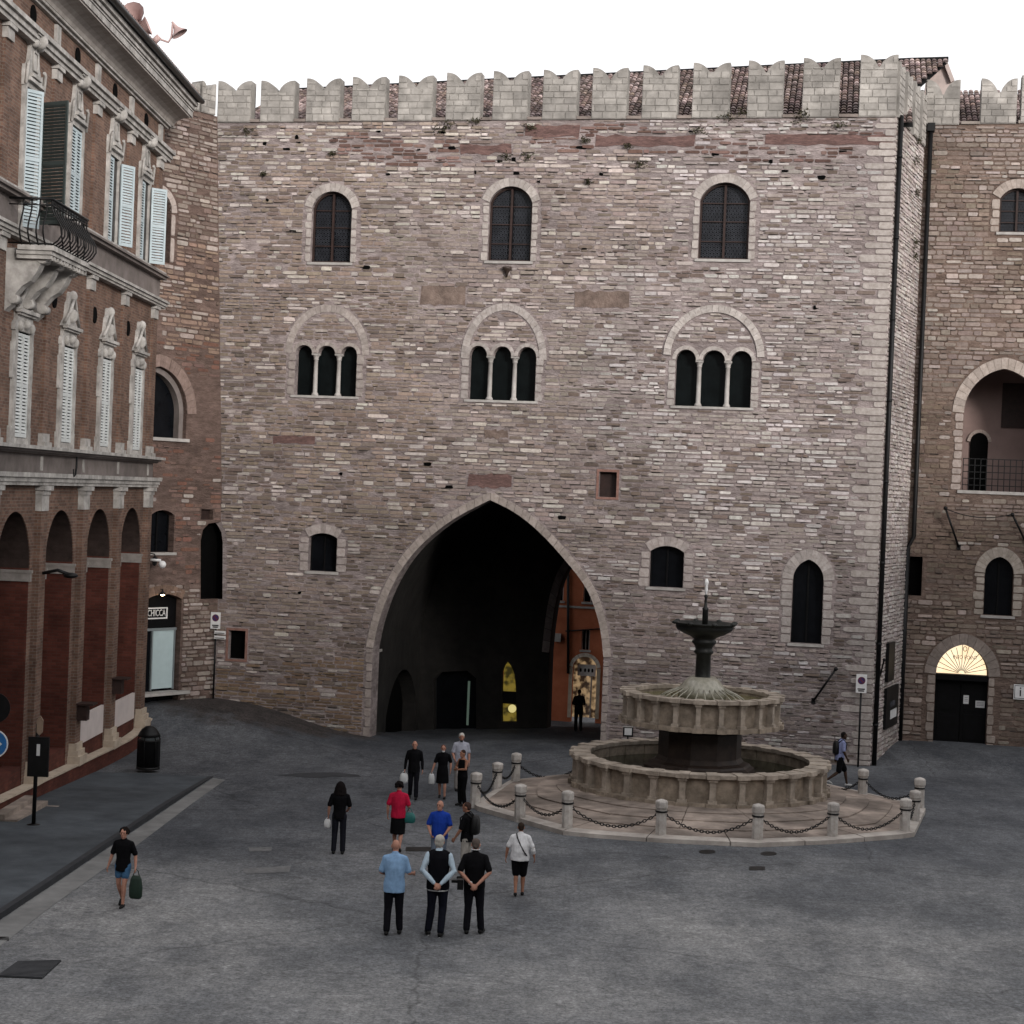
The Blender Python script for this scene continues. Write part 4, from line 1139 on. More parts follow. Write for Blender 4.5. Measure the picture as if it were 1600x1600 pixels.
# lit doorway
dpo, dif = arch_px(FW, 1462, 1545, 1160, 1053, 1007, 20)
dpo = [(u, v) for u, v in dpo]; dpo[0] = (dpo[0][0], -2.6); dpo[-1] = (dpo[-1][0], -2.6)
holesW.append((dpo, .5)); ring_stones(FW, dpo[1:-1], .42, 13, wing, w=.04, base=(.33, .28, .25)); blockW.append([(dif[0] - .4, -3)] + expand(dpo, .42)[1:-1] + [(dif[1] + .4, -3)])
v = -2
while v < dif[3] - .05:
    hh = min(R.uniform(.3, .42), dif[3] - v)
    for a, b in ((dif[0] - R.uniform(.2, .36), dif[0] - .003), (dif[1] + .003, dif[1] + R.uniform(.2, .36))):
        k = R.uniform(.75, 1); stone_obj(FW, wing, a, b, v, v + hh - .02, .035, tuple(c * k for c in (.40, .34, .30)), 'jamb_stone')
    v += hh
door = bpy.data.objects.new('door', None); COL.objects.link(door); door.parent = wing; WO[door.name] = WO[wing.name]
cxd = (dif[0] + dif[1]) / 2
for a, b in ((dif[0] + .01, cxd - .01), (cxd + .01, dif[1] - .01)):
    mb = MB(); mb.fbox(FW, a, b, -2.5, dif[3] - .2, -.45, -.38)
    for (v0, v1) in ((-1.3, -.35), (-.2, dif[3] - .35)):
        mb.fbox(FW, a + .14, b - .14, v0, v1, -.381, -.355)
    mb.build('door_leaf', M['darkwood'], door)
mb = MB(); mb.fbox(FW, dif[0] - .1, dif[1] + .1, -2.55, dif[4] + .1, -.56, -.5); mb.build('door_backing', M['black'], door)
mb = MB(); mb.fbox(FW, dif[0] - .12, dif[1] + .12, dif[3] - .2, dif[3] + .02, -.46, -.02); mb.build('door_lintel', M['darkwood'], door)
fl = arch(dif[0] + .04, dif[1] - .04, dif[3] + .02, dif[4] - .02, 18)
fl = [(dif[0] + .04, dif[3] + .021)] + fl[1:-1] + [(dif[1] - .04, dif[3] + .021)]
mb = MB(); mb.prism(FW, fl[::-1] if area(fl) < 0 else fl, -.44, -.40)
mb.build('fanlight', emit_mat('lit_fanlight', (1.0, .82, .55), .95, base=(.5, .45, .4), scale=1.6, c2=(.95, .70, .42)), door)
mb = MB()
for k in range(1, 14):
    th = math.pi * k / 14; L_ = 0
    d = (math.cos(th), math.sin(th)); c0 = (cxd, dif[3] + .03)
    r_ = .25
    while r_ < 1.4 and True:
        q = (c0[0] + d[0] * r_, c0[1] + d[1] * r_)
        t = (q[0] - dif[0]) / (dif[1] - dif[0])
        if t <= .03 or t >= .97: break
        # height of arch here
        top = max(v for (u, v), (u2, v2) in zip(fl, fl[1:]) if min(u, u2) - .05 <= q[0] <= max(u, u2) + .05) if True else 0
        if q[1] > top - .03: break
        r_ += .02
    p0 = FW.P(c0[0] + d[0] * .12, c0[1] + d[1] * .12, -.385); p1 = FW.P(c0[0] + d[0] * r_, c0[1] + d[1] * r_, -.385)
    mb.tube([p0, p1], .011, 4)
mb.build('fanlight_bars', M['iron'], door)

def text(F, body, px0, px1, py, w, m, name, parent, hscale=1.0, width=None, u=None, v=None):
    cu = bpy.data.curves.new(name, 'FONT'); cu.body = body; cu.size = 1; cu.extrude = .006; cu.resolution_u = 2
    cu.align_x = 'CENTER'; cu.align_y = 'CENTER'
    o = bpy.data.objects.new(name, cu); COL.objects.link(o)
    bpy.context.view_layer.update()
    dg = bpy.context.evaluated_depsgraph_get(); me = bpy.data.meshes.new_from_object(o.evaluated_get(dg))
    bpy.data.objects.remove(o)
    xs_ = [vv.co.x for vv in me.vertices]; wd = max(xs_) - min(xs_)
    if u is None:
        a = F.uv(px0, py, w); b = F.uv(px1, py, w); u = (a[0] + b[0]) / 2; v = (a[1] + b[1]) / 2; width = b[0] - a[0]
    s = width / wd
    off = WO.get(parent.name, (0, 0, 0)); P0 = F.P(u, v, w)
    for vv in me.vertices:
        c = vv.co; p = P0 + F.u * (c.x * s) + Vector((0, 0, c.y * s * hscale)) + F.n * c.z
        vv.co = (p.x - off[0], p.y - off[1], p.z - off[2])
    me.materials.clear(); me.materials.append(m)
    o = bpy.data.objects.new(name, me); COL.objects.link(o); o.parent = parent; WO[o.name] = off
    return o
M['orange_print'] = mat('orange_print', (.30, .12, .04), rough=.6, bump=0)
text(FW, 'INFO POINT', 1489, 1527, 1027.5, -.39, M['orange_print'], 'fanlight_lettering', door, 1.3)
a = FW.uv(1508, 1014, -.39); mb = MB(); mb.tube([FW.P(a[0] + .07 * math.cos(t * .7), a[1] + .09 * math.sin(t * .7), -.39) for t in range(9)], .012, 4, closed=True); mb.build('fanlight_emblem', M['orange_print'], door)
M['paper'] = mat('white_paper', (.6, .6, .6), (.5, .5, .5), rough=.7, bump=0)
for (x0, y0, x1, y1) in ((1506, 1088, 1515, 1101), (1525, 1097, 1540, 1107)):
    h = rect(FW, x0, y0, x1, y1); mb = MB(); mb.fbox(FW, h[0][0], h[1][0], h[0][1], h[2][1], -.353, -.345)
    nb = mb.build('paper_notice', M['paper'], door)
    mb = MB()
    for t in (.3, .5, .7): mb.fbox(FW, h[0][0] + .04, h[1][0] - .04, h[0][1] + (h[2][1] - h[0][1]) * t, h[0][1] + (h[2][1] - h[0][1]) * t + .015, -.3449, -.344)
    mb.build('printed_lines', M['lead'], nb)

sheet(FW, [(-.4, -3.2), (WL, -3.2), (WL, vtW(WL)), (-.4, vtW(-.4))], holesW, M['mortar'], 'wall', wing, col=(.72, .62, .54))
def zoneW(u, v):
    n1 = nz(u, v, .3, 13.1); n2 = nz(u, v, .5, 28.3)
    z = dict(miss=.04, mix=(.14, .86), light=(.43, .38, .35), mid=(.285, .235, .21), dark=DARK, gap=.0, out=0)
    z['mid'] = lerp((.285, .235, .21), (.22, .17, .135), min(1, max(0, .4 + n1 * 1.8)))
    if n2 > .15: z['mix'] = (.05, .93); z['out'] = -.01
    if v < 6: z['light'] = (.40, .34, .30); z['mid'] = lerp(z['mid'], (.21, .165, .135), .6); z['gap'] = .008
    if vtW(u) - v < .6: z['mid'] = (.34, .29, .265)
    return z
wall_stones(FW, .0, WL - .02, vbW, lambda u: vtW(u) - .02, blockW, zoneW, wing, nbig=280, hr=(.12, .22), lr=(.22, .6))
for (a, b, yt, ynn) in ((1447, 1500, 125, 148), (1533, 1589, 123, 147), (1596, 1652, 118, 143)):
    ul = FW.uv(a, yt + 30)[0]; ur = FW.uv(b, yt + 30)[0]; vt = FW.uv(a, yt)[1]; vn = FW.uv((a + b) / 2, ynn)[1]
    merlon(FW, ul, ur, vtW((ul + ur) / 2) + .004, vt, vn, wing)
for a, b in ((1502, 1531), (1591, 1594)):
    ul = FW.uv(a, 190)[0]; ur = FW.uv(b, 190)[0]; mb = MB(); v0 = vtW((ul + ur) / 2); mb.fbox(FW, ul, ur, v0 + .006, v0 + .11, -.5, .09, (.8, .75, .72)); mb.build('coping_stone', M['merlon'], wing)
# wing roof
rv = FW.uv(1530, 145, -4.5)[1]
tiled(FW, -.3, WL, -.7, vtW(3) + .05, -4.5, rv, wing)

# downpipes, corner strips, fittings on the return
def pipe(F, pts, r, label, group=None, w=.12, name='drainpipe', m='iron'):
    ps = [F.uv(x, y, w) for x, y in pts]; P = [F.P(u, v, w) for u, v in ps]
    t = thing(name, label, 'drainpipe', tuple(P[-1]), group); 
    mb = MB(); mb.tube(P, r, 8); mb.build('pipe', M[m], t)
    for k in range(len(P) - 1):
        n = max(1, int((P[k] - P[k + 1]).length / 3))
        for j in range(n):
            q = P[k].lerp(P[k + 1], (j + .5) / n); mb = MB(); mb.tube([q - Vector((0, 0, .05)), q + Vector((0, 0, .05))], r * 1.35, 8); mb.fbox(F, *(lambda u: (u - .02, u + .02))((q - F.o).dot(F.u)), q.z - .02, q.z + .02, .0, w); mb.build('bracket', M[m], t)
    return t
u_ = LR * .12
top = FR.P(.25, RT + .1, .12); bot = FR.P(.25, vbR(.25), .12)
t = thing('drainpipe', 'long black drainpipe running down the outer corner of the crenellated palace', 'drainpipe', tuple(bot), 'drainpipes beside the palace corner')
mb = MB(); mb.tube([bot, top], .085, 8); mb.build('pipe', M['iron'], t)
for k in range(8):
    q = bot.lerp(top, (k + .5) / 8); mb = MB(); mb.tube([q - Vector((0, 0, .05)), q + Vector((0, 0, .05))], .1, 8); mb.build('bracket', M['iron'], t)
t = thing('drainpipe', 'black drainpipe in the inner corner between palace and recessed wing', 'drainpipe', tuple(FW.P(.12, vbW(.1), .15)), 'drainpipes beside the palace corner')
y1 = FW.uv(1423, 838, .15)[1]; y2 = FW.uv(1406, 858, .15)[1]
mb = MB(); mb.tube([FW.P(.22, vtW(0) - .1, .13), FW.P(.22, y1, .13), FW.P(-.02, y2, .13), FW.P(-.02, vbW(0), .13)], .085, 8); mb.build('pipe', M['iron'], t)
mb = MB(); mb.tube([FW.P(-.02, y2 + .1, .1), FW.P(-.02, vbW(0), .1)], .14, 8); mb.build('lower_pipe', M['iron'], t)
mb = MB(); mb.fbox(FW, .08, .36, vtW(0) - .25, vtW(0) + .05, .02, .28); mb.build('pipe_hopper', M['iron'], t)
# conduit box strip and notice board on the return face
def onR(px, py): return FR.uv(px, py)
a, b = onR(1384, 1005), onR(1390, 1062)
mb = MB(); mb.fbox(FR, a[0], b[0] + .1, b[1], a[1], .02, .14); mb.build('cable_duct', M['iron'], loc=tuple(FR.P(a[0], b[1], .05)), label='narrow black cable duct fixed above the notice board', category='duct')
a, b = onR(1381, 1076), onR(1393, 1132)
t = thing('notice_board', 'black notice case with white sheets on the palace return wall', 'notice board', tuple(FR.P(a[0], b[1], .1)))
mb = MB(); mb.fbox(FR, a[0], b[0] + .5, b[1], a[1], .02, .12); mb.build('case', M['iron'], t)
mb = MB(); mb.fbox(FR, a[0] + .8, b[0] + .2, b[1] + .3, b[1] + .62, .121, .13); mb.build('sheet_of_paper', M['paper'], t)
mb = MB(); mb.fbox(FR, a[0] + .7, b[0] - .2, b[1] + .75, b[1] + .95, .121, .13); mb.build('sheet_of_paper', M['lead'], t)
# leaning rods
def rod(F, p0, p1, out, label, r=.04, cap=True):
    a, b = F.uv(*p0), F.uv(*p1)
    A_, B_ = F.P(a[0], a[1], .05), F.P(b[0], b[1], out)
    t = thing('awning_arm', label, 'awning arm', tuple(A_), 'iron arms on the walls')
    mb = MB(); mb.tube([A_, B_], r, 8); mb.build('rod', M['iron'], t)
    mb = MB(); mb.ball(B_, r * 1.9); mb.build('knob', M['iron'], t)
    mb = MB(); mb.fbox(F, a[0] - .07, a[0] + .07, a[1] - .1, a[1] + .1, .0, .06); mb.build('wall_plate', M['iron'], t)
rod(FM, (1271, 1095), (1306, 1044), .35, 'slanting black iron arm on the palace wall left of the parking sign')
rod(FW, (1498, 855), (1476, 794), .5, 'tilted iron flag arm on the wing wall holding the left end of a slack cable')
rod(FW, (1603, 848), (1580, 804), .5, 'tilted iron flag arm at the right end of the slack cable')
rod(FR, (1374, 1052), (1368, 1030), .3, 'short iron arm beside the corner drainpipe', .03)
a, b = FW.uv(1476, 794, .5), FW.uv(1580, 804, .5)
P0, P1 = FW.P(a[0], a[1], .5), FW.P(b[0], b[1], .5)
mb = MB(); mb.tube([P0.lerp(P1, k / 14) - Vector((0, 0, .22 * (1 - (2 * k / 14 - 1) ** 2))) for k in range(15)], .018, 5)
mb.build('slack_cable', M['iron'], loc=tuple(P0), label='slack cable strung between two flag arms above the small pointed window', category='cable')
# info sign
h = rect(FW, 1583, 1070, 1605, 1092)
t = thing('information_sign', 'white square information sign with a black i beside the lit door', 'sign', tuple(FW.P(h[0][0], h[0][1], .1)))
mb = MB(); mb.fbox(FW, h[0][0], h[1][0], h[0][1], h[2][1], .045, .09); mb.build('plate', M['white'], t)
cu = (h[0][0] + h[1][0]) / 2; cv = (h[0][1] + h[2][1]) / 2; sz = (h[1][0] - h[0][0])
mb = MB()
for e0, e1, f0, f1 in ((.06, .94, .06, .1), (.06, .94, .9, .94), (.06, .1, .1, .9), (.9, .94, .1, .9)):
    mb.fbox(FW, h[0][0] + sz * e0, h[0][0] + sz * e1, h[0][1] + (h[2][1] - h[0][1]) * f0, h[0][1] + (h[2][1] - h[0][1]) * f1, .091, .093)
mb.build('border', M['lead'], t)
text(FW, 'i', 0, 0, 0, .094, M['iron'], 'letter', t, 1.0, width=.055, u=cu, v=cv)
# weeds on the inner edge of the palace corner and along the top
M['weed'] = mat('dry_weeds', (.06, .055, .03), (.03, .028, .016), rough=1, bump=0)
def weeds(F, spots, label, n=60, size=.28, parent=None):
    mb = MB()
    for (px, py, s) in spots:
        u, v = F.uv(px, py)
        for _ in range(n):
            c = F.P(u + R.gauss(0, s * .5), v + R.gauss(0, s * .3), R.uniform(.02, .16))
            d = Vector((R.uniform(-1, 1), R.uniform(-1, .2), R.uniform(-.8, .8))).normalized() * R.uniform(.05, .14)
            e = Vector((R.uniform(-1, 1), R.uniform(-1, 1), R.uniform(-1, 1))).normalized() * .03
            mb.add([c, c + d * .5 + e, c + d, c + d * .5 - e], [(0, 1, 2, 3)])
    o = mb.build('wall_weeds', M['weed'], parent, kind='stuff'); return o
weeds(FM, [(388, 205, .2), (690, 200, .35), (700, 196, .25), (1135, 182, .3), (1250, 186, .45), (1255, 180, .3), (790, 245, .25), (825, 245, .22), (1000, 257, .25), (981, 228, .15),
           (520, 240, .12), (920, 285, .12), (1160, 176, .2), (830, 200, .2), (1310, 196, .3), (745, 190, .2), (1090, 205, .25), (915, 220, .15), (413, 272, .1)], 'x', parent=pal)
weeds(FR, [(1428, 250, .3), (1430, 300, .25), (1428, 380, .3), (1427, 400, .3), (1432, 220, .3)], 'x', n=50, parent=pal)

# ================================================================ rough brick corner block between the two buildings
anx = thing('corner_house', 'rough brown brick and stone corner wall with shop door, squeezed between palace and brick arcade', 'house', tuple(FA.P(LA / 2, vbotM(0))))
ta = FA.uv(250, 200)[1]; tb = vtopM(0)
def vtA(u): return ta + (tb - ta) * u / LA
a0 = FA.uv(262, 205)[1]
def vtA(u): return tb + .05
def vbA(u): p = FA.P(u, 0); return gz(p.x, p.y)
uTop = FA.uv(339, 200)[0]
holesA, blockA = [], []
# windows
add_window(FA, holesA, blockA, 236, 273, 863, 805, 797, 0, 0, 0, 'dark', anx)
# shop door
sp_, spi = arch_px(FA, 226, 284, 1083, 938, 928, 10)
sp_[0] = (sp_[0][0], -2.0); sp_[-1] = (sp_[-1][0], -2.0)
sp_ = [(max(u, -.6), v) for u, v in sp_]
holesA.append((sp_, .35)); blockA.append(expand(sp_, .05)); ring_stones(FA, sp_[1:-1], .32, 11, anx, base=(.24, .16, .12))
# big blind arch with mouldings, half hidden by the arcade building
def moulded(F, xr, xl, ybot, yap, rings, parent, holes, blocks):
    pass
ar_o, ari = arch_px(FA, 184, 306, 688, 640, 548, 24)
ar_i, aii = arch_px(FA, 200, 292, 683, 640, 572, 24)
ar_h, ahi = arch_px(FA, 214, 279, 683, 640, 590, 24)
holesA.append((ar_i, .5)); blockA.append(ar_o)
ring_stones(FA, ar_i[1:-1], abs(ari[1] - aii[1]), 22, anx, w=.05, base=(.26, .19, .165))
mb = MB(); o_ = ar_i[1:-1]; i_ = offset_line(o_, -.2)
for k in range(len(o_) - 1): mb.prism(FA, [i_[k], i_[k + 1], o_[k + 1], o_[k]], -.5, -.18, back=False)
mb.fbox(FA, aii[1] - .2, aii[1] - .002, aii[2] + .01, aii[3], -.5, -.18)
mb.build('arch_moulding', M['frieze'], anx)
pane(FA, expand(ar_i, .03), -.46, M['glass'], 'arch_window_glass', anx)
mb = MB(); mb.fbox(FA, aii[0], aii[1] + .1, aii[2] - .12, aii[2] - .003, -.4, .1); mb.build('window_sill', M['lime'], anx)
# upper arched window with pale surround
up, upi = arch_px(FA, 226, 268, 408, 325, 298, 16)
holesA.append((up, .35)); ring_stones(FA, up[1:-1], .24, 9, anx, w=.05, base=(.45, .39, .36)); blockA.append(expand(up, .26)); jambs(FA, upi, .24, anx, .9, base=(.45, .39, .36))
pane(FA, expand(up, .02), -.33, M['wood'], 'window_board', anx)
# left half of tall niche at the corner
nb = FA.poly([(335, 815), (326, 818), (317, 828), (313.5, 845), (313.5, 936)]); 
LAx = LA
nb = [(LAx, nb[0][1])] + nb[1:] + [(LAx, nb[-1][1])]
blockA.append([(u, v) for u, v in nb]); blockA.append([(LAx - .02, nb[-1][1]), (LAx + .1, nb[-1][1]), (LAx + .1, nb[0][1])])
h = rect(FA, 314, 796, 333, 812); holesA.append((h, .2)); blockA.append(h); pane(FA, [(h[0][0] - .01, h[0][1] - .01), (h[1][0] + .01, h[0][1] - .01), (h[1][0] + .01, h[2][1] + .01), (h[0][0] - .01, h[2][1] + .01)], -.18, M['wood'], 'recess_back', anx)
outA = [(-.9, -2.5), (LAx, -2.5), (LAx, nb[-1][1])] + nb[1:-1][::-1] + [(LAx, nb[0][1]), (LAx, nb[0][1] + .9), (uTop, vtA(0)), (-.9, vtA(0))]
sheet(FA, outA, holesA, M['mortar'], 'wall', anx, col=(.55, .45, .40))
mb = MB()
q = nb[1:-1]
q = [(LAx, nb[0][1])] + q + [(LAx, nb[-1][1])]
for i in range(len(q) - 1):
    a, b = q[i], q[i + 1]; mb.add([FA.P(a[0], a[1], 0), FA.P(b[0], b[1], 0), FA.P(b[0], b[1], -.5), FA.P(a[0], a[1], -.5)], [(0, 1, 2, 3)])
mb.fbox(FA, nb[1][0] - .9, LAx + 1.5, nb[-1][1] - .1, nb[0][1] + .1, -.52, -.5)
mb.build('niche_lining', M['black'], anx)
def zoneA(u, v):
    n1 = nz(u, v, .5, 33.1); n2 = nz(u, v, .45, 48.3)
    z = dict(miss=.04, mix=(.22, .82), light=(.38, .33, .30), mid=(.25, .205, .18), dark=(.17, .125, .105), gap=.01, out=0)
    if 3.5 < v < 12.5: z['mid'] = (.19, .125, .105); z['mix'] = (.06, .6); z['miss'] = .5 + n2; z['out'] = -.012; z['dark'] = (.19, .10, .075)
    if 12 < v < 16: z['miss'] = .3 + n1; z['mid'] = (.28, .2, .155)
    return z
# slanting edge where the palace begins
blockA.append([(LAx + .01, nb[0][1] + .9), (LAx + .2, vtA(0) + .1), (uTop + .0, vtA(0) + .1)])
wall_stones(FA, -.85, LAx - .01, vbA, lambda u: vtA(u) - .05, blockA, zoneA, anx, nbig=200, hr=(.12, .21), lr=(.2, .6))
# merlons above, seen past the cornice
for (a, b, yt) in ((262, 275, 118), (286, 311, 123), (314, 336, 126)):
    ul, ur = FA.uv(a, yt + 20)[0], FA.uv(b, yt + 20)[0]; vt = FA.uv(a, yt)[1]
    merlon(FA, ul, ur, vtA(0) + .01, vt, vt - .5, anx)
# shop front
shop = bpy.data.objects.new('shop_front', None); COL.objects.link(shop); shop.parent = anx; WO[shop.name] = WO[anx.name]
h = rect(FA, 220, 930, 286, 983); mb = MB(); mb.fbox(FA, -.7, spi[1] + .05, h[0][1], spi[4] + .1, -.34, -.28); mb.build('fascia', M['darkwood'], shop)
mb = MB(); mb.fbox(FA, -.7, spi[1] + .05, -2, h[0][1], -.345, -.30); mb.build('shop_glass', M['glass'], shop)
h = rect(FA, 242, 985, 280, 1078); M['door_panel'] = mat('pale_blue_door_panel', (.42, .52, .53), (.38, .47, .48), rough=.4, bump=.05)
mb = MB(); mb.fbox(FA, h[0][0] + .03, h[1][0] - .03, h[0][1], h[2][1], -.29, -.25); mb.build('door_panel', M['door_panel'], shop)
M['alu'] = mat('grey_aluminium', (.25, .28, .29), (.2, .23, .24), rough=.4, metal=.3, bump=0)
mb = MB(); mb.fbox(FA, h[0][0] - .03, h[0][0] + .028, h[0][1] - .05, h[2][1] + .05, -.292, -.22); mb.fbox(FA, h[1][0] - .028, h[1][0] + .03, h[0][1] - .05, h[2][1] + .05, -.292, -.22)
mb.fbox(FA, -.7, spi[1] + .03, h[2][1] + .002, h[2][1] + .09, -.296, -.215); mb.build('door_frame', M['alu'], shop)
h = rect(FA, 222, 1078, 290, 1084); mb = MB(); mb.fbox(FA, -.3, h[1][0], h[0][1] - .1, h[2][1], -.3, .25); mb.build('threshold', M['lime'], shop)
sg = rect(FA, 226, 949.5, 269, 969)
s0 = FA.uv(269, 959)[0]
mb = MB(); v0, v1 = sg[0][1], sg[2][1]; U0 = s0 - 1.34
for (p0, p1, p2, p3) in ((U0, s0, v0, v0 + .045), (U0, s0, v1 - .045, v1), (U0, U0 + .045, v0 + .045, v1 - .045), (s0 - .045, s0, v0 + .045, v1 - .045)): mb.fbox(FA, p0, p1, p2, p3, -.279, -.25)
mb.build('sign_border', M['white'], shop)
text(FA, 'LA CHICCA', 0, 0, 0, -.27, M['white'], 'sign_lettering', shop, 1.5, width=1.17, u=(U0 + s0) / 2, v=(v0 + v1) / 2)
a = FA.uv(253, 926, .12); t = thing('wall_lamp', 'small glowing lamp above the dark shop doorway', 'lamp', tuple(FA.P(a[0], a[1], .1)))
mb = MB(); mb.lathe(FA.P(a[0], a[1] - .06, .16), [(.13, 0), (.1, .05), (.03, .11), (.02, .2)], 12); mb.build('lamp_shade', M['iron'], t)
mb = MB(); mb.ball(FA.P(a[0], a[1] - .04, .16), .075); mb.build('bulb', emit_mat('warm_bulb', (1, .72, .4), 22), t)
mb = MB(); mb.tube([FA.P(a[0], a[1] + .12, .16), FA.P(a[0], a[1] + .12, 0)], .015, 5); mb.build('bracket', M['iron'], t)
# lantern fixed on corner
a = FA.uv(243, 878, .4)
t = thing('wall_lantern', 'small black wrought iron lantern under the dark square window', 'lantern', tuple(FA.P(a[0], a[1], .35)))
mb = MB(); mb.lathe(FA.P(a[0], a[1] - .15, .35), [(.02, 0), (.07, .03), (.11, .25), (.12, .27), (.03, .36), (.01, .42)], 6, smooth=False); mb.build('lantern_body', M['iron'], t)
mb = MB(); mb.tube([FA.P(a[0], a[1] + .27, .35), FA.P(a[0] - .12, a[1] + .3, .25), FA.P(a[0] - .15, a[1] + .12, .12), FA.P(a[0], a[1] + .05, 0)], .025, 6); mb.build('scroll_arm', M['iron'], t)

# ---------------------------------------------------------------- traffic signs
M['sign_blue'] = mat('sign_blue', (.035, .03, .12), (.03, .025, .10), rough=.5, bump=0)
M['sign_red'] = mat('sign_red', (.13, .03, .06), rough=.5, bump=0)
M['sign_bright_blue'] = mat('bright_blue', (.03, .16, .42), rough=.5, bump=0)
def parking_sign(F, cx, y0, y1, xw, foot, label, extra=None, wd=.1):
    a = F.uv(cx - xw, y1, .35); b = F.uv(cx + xw, y0, .35); W = (b[0] - a[0]); H = b[1] - a[1]
    cu = (a[0] + b[0]) / 2; P0 = F.P(cu, foot, .3)
    t = thing('parking_sign', label, 'road sign', tuple(P0), 'no parking signs at the palace')
    mb = MB(); mb.tube([P0, F.P(cu, a[1] + .1, .3)], .035, 8); mb.build('pole', M['iron'], t)
    pl = MB(); pl.fbox(F, a[0], b[0], a[1], b[1], .35, .375); p = pl.build('plate', M['white'], t)
    c = a[1] + H * .66
    mb = MB(); mb.prism(F, [(cu + W * .36 * math.cos(k * math.pi / 10), c + W * .36 * math.sin(k * math.pi / 10)) for k in range(20)], .376, .379); mb.build('red_ring', M['sign_red'], p)
    mb = MB(); mb.prism(F, [(cu + W * .27 * math.cos(k * math.pi / 10), c + W * .27 * math.sin(k * math.pi / 10)) for k in range(20)], .3795, .382); mb.build('blue_disc', M['sign_blue'], p)
    mb = MB(); r = W * .27; s = .7071; d = .022
    mb.prism(F, [(cu - r * s - d, c + r * s - d), (cu + r * s - d, c - r * s - d), (cu + r * s + d, c - r * s + d), (cu - r * s + d, c + r * s + d)], .3825, .385); mb.build('slash', M['sign_red'], p)
    for k, tt in enumerate((.2, .1)):
        mb = MB(); mb.fbox(F, cu - W * .34 * (1 - .2 * k), cu + W * .34 * (1 - .2 * k), a[1] + H * tt - .02, a[1] + H * tt + .025, .376, .379); mb.build('text_line', M['iron'], p)
    return t, cu, a, b
tA = parking_sign(FM, 1346, 1054, 1082, 9, vbotM(LM - .4), 'white no parking sign on a black pole near the outer corner of the palace')
tB = parking_sign(FM, 337, 957, 982, 8, vbotM(.1), 'white no parking sign with black and white strips below, by the shop')
t, cu, a, b = tB
h0 = FM.uv(335, 998, .35); h1 = FM.uv(353, 985, .35)
for k in range(2):
    v = h0[1] + (h1[1] - h0[1]) * k * .55
    mb = MB(); mb.fbox(FM, h0[0], h1[0], v, v + .12, .35, .375); q = mb.build('strip_plate', M['white'], t)
    mb = MB(); mb.fbox(FM, h0[0] + .02, h1[0] - .04, v + .02, v + .05, .376, .378); mb.build('black_bar', M['iron'], q)
# ================================================================ brick arcade building on the left
M['lime_dull'] = mat('dull_impost_stone', (.30, .275, .255), (.19, .17, .155), rough=.9, scale=3, bump=.3)
arc = thing('arcade_building', 'red brick building with tall ground floor arcade, white trimmed shuttered windows and balcony', 'building', tuple(FL.P(-10, -1.5)))
PXD = 13.6
def s_of(px, py): return FL.uv(px, py)[0]
sC = .6                                             # corner
def vbL(u): p = FL.P(u, 0, .1); return gz(p.x, p.y)
S0 = FL.uv(230, 745)[0]                              # reference near the corner
def u_at(Y): return (Y - LC.y)                       # metres along the front measured from the corner
PIL = [62.6, 58.3, 54.0, 49.6, 45.2, 40.8]
WIN = [60.5, 56.2, 51.8, 47.4, 43.0]
SHF = 1.15
PIL = [u_at(y - SHF) for y in PIL]; WIN = [u_at(y - SHF) for y in WIN]
uN = u_at(36.5); uC = u_at(63.4 - SHF)
Z = dict(arch_top=6.35, imp=4.05, led0=8.05, win1=8.12, win1t=10.9, ped1=12.2, sc=13.35, led1=14.2, win2=14.45, win2t=17.2, arc=18.3, cor=19.45, eave=20.55)
holesL = []
aw = 1.5                                            # half width of an arch opening
for w_ in WIN:
    a, b = w_ - aw, w_ + aw
    pts = [(a, -2.4)] + [(w_ - aw * math.cos(math.pi * i / 20), 4.85 + aw * math.sin(math.pi * i / 20)) for i in range(21)] + [(b, -2.4)]
    holesL.append((pts, 0))
sheet(FL, [(uN, -2.5), (uC, -2.5), (uC, 20.0), (uN, 20.0)], holesL, M['brick'], 'brick_wall', arc)
M['intrados'] = mat('shaded_arch_soffit', (.045, .03, .026), (.02, .013, .011), rough=.95)  # shade under the arches is put into this soffit colour
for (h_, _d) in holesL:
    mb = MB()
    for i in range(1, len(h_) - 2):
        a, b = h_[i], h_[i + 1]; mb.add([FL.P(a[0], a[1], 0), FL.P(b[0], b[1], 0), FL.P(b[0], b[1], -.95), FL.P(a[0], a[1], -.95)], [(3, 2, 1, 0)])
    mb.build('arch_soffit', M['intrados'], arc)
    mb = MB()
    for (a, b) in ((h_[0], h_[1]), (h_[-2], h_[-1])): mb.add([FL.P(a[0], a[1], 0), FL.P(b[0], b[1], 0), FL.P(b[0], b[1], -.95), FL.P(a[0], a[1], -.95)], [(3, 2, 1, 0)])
    mb.build('pier_side', M['brick_dark'], arc)
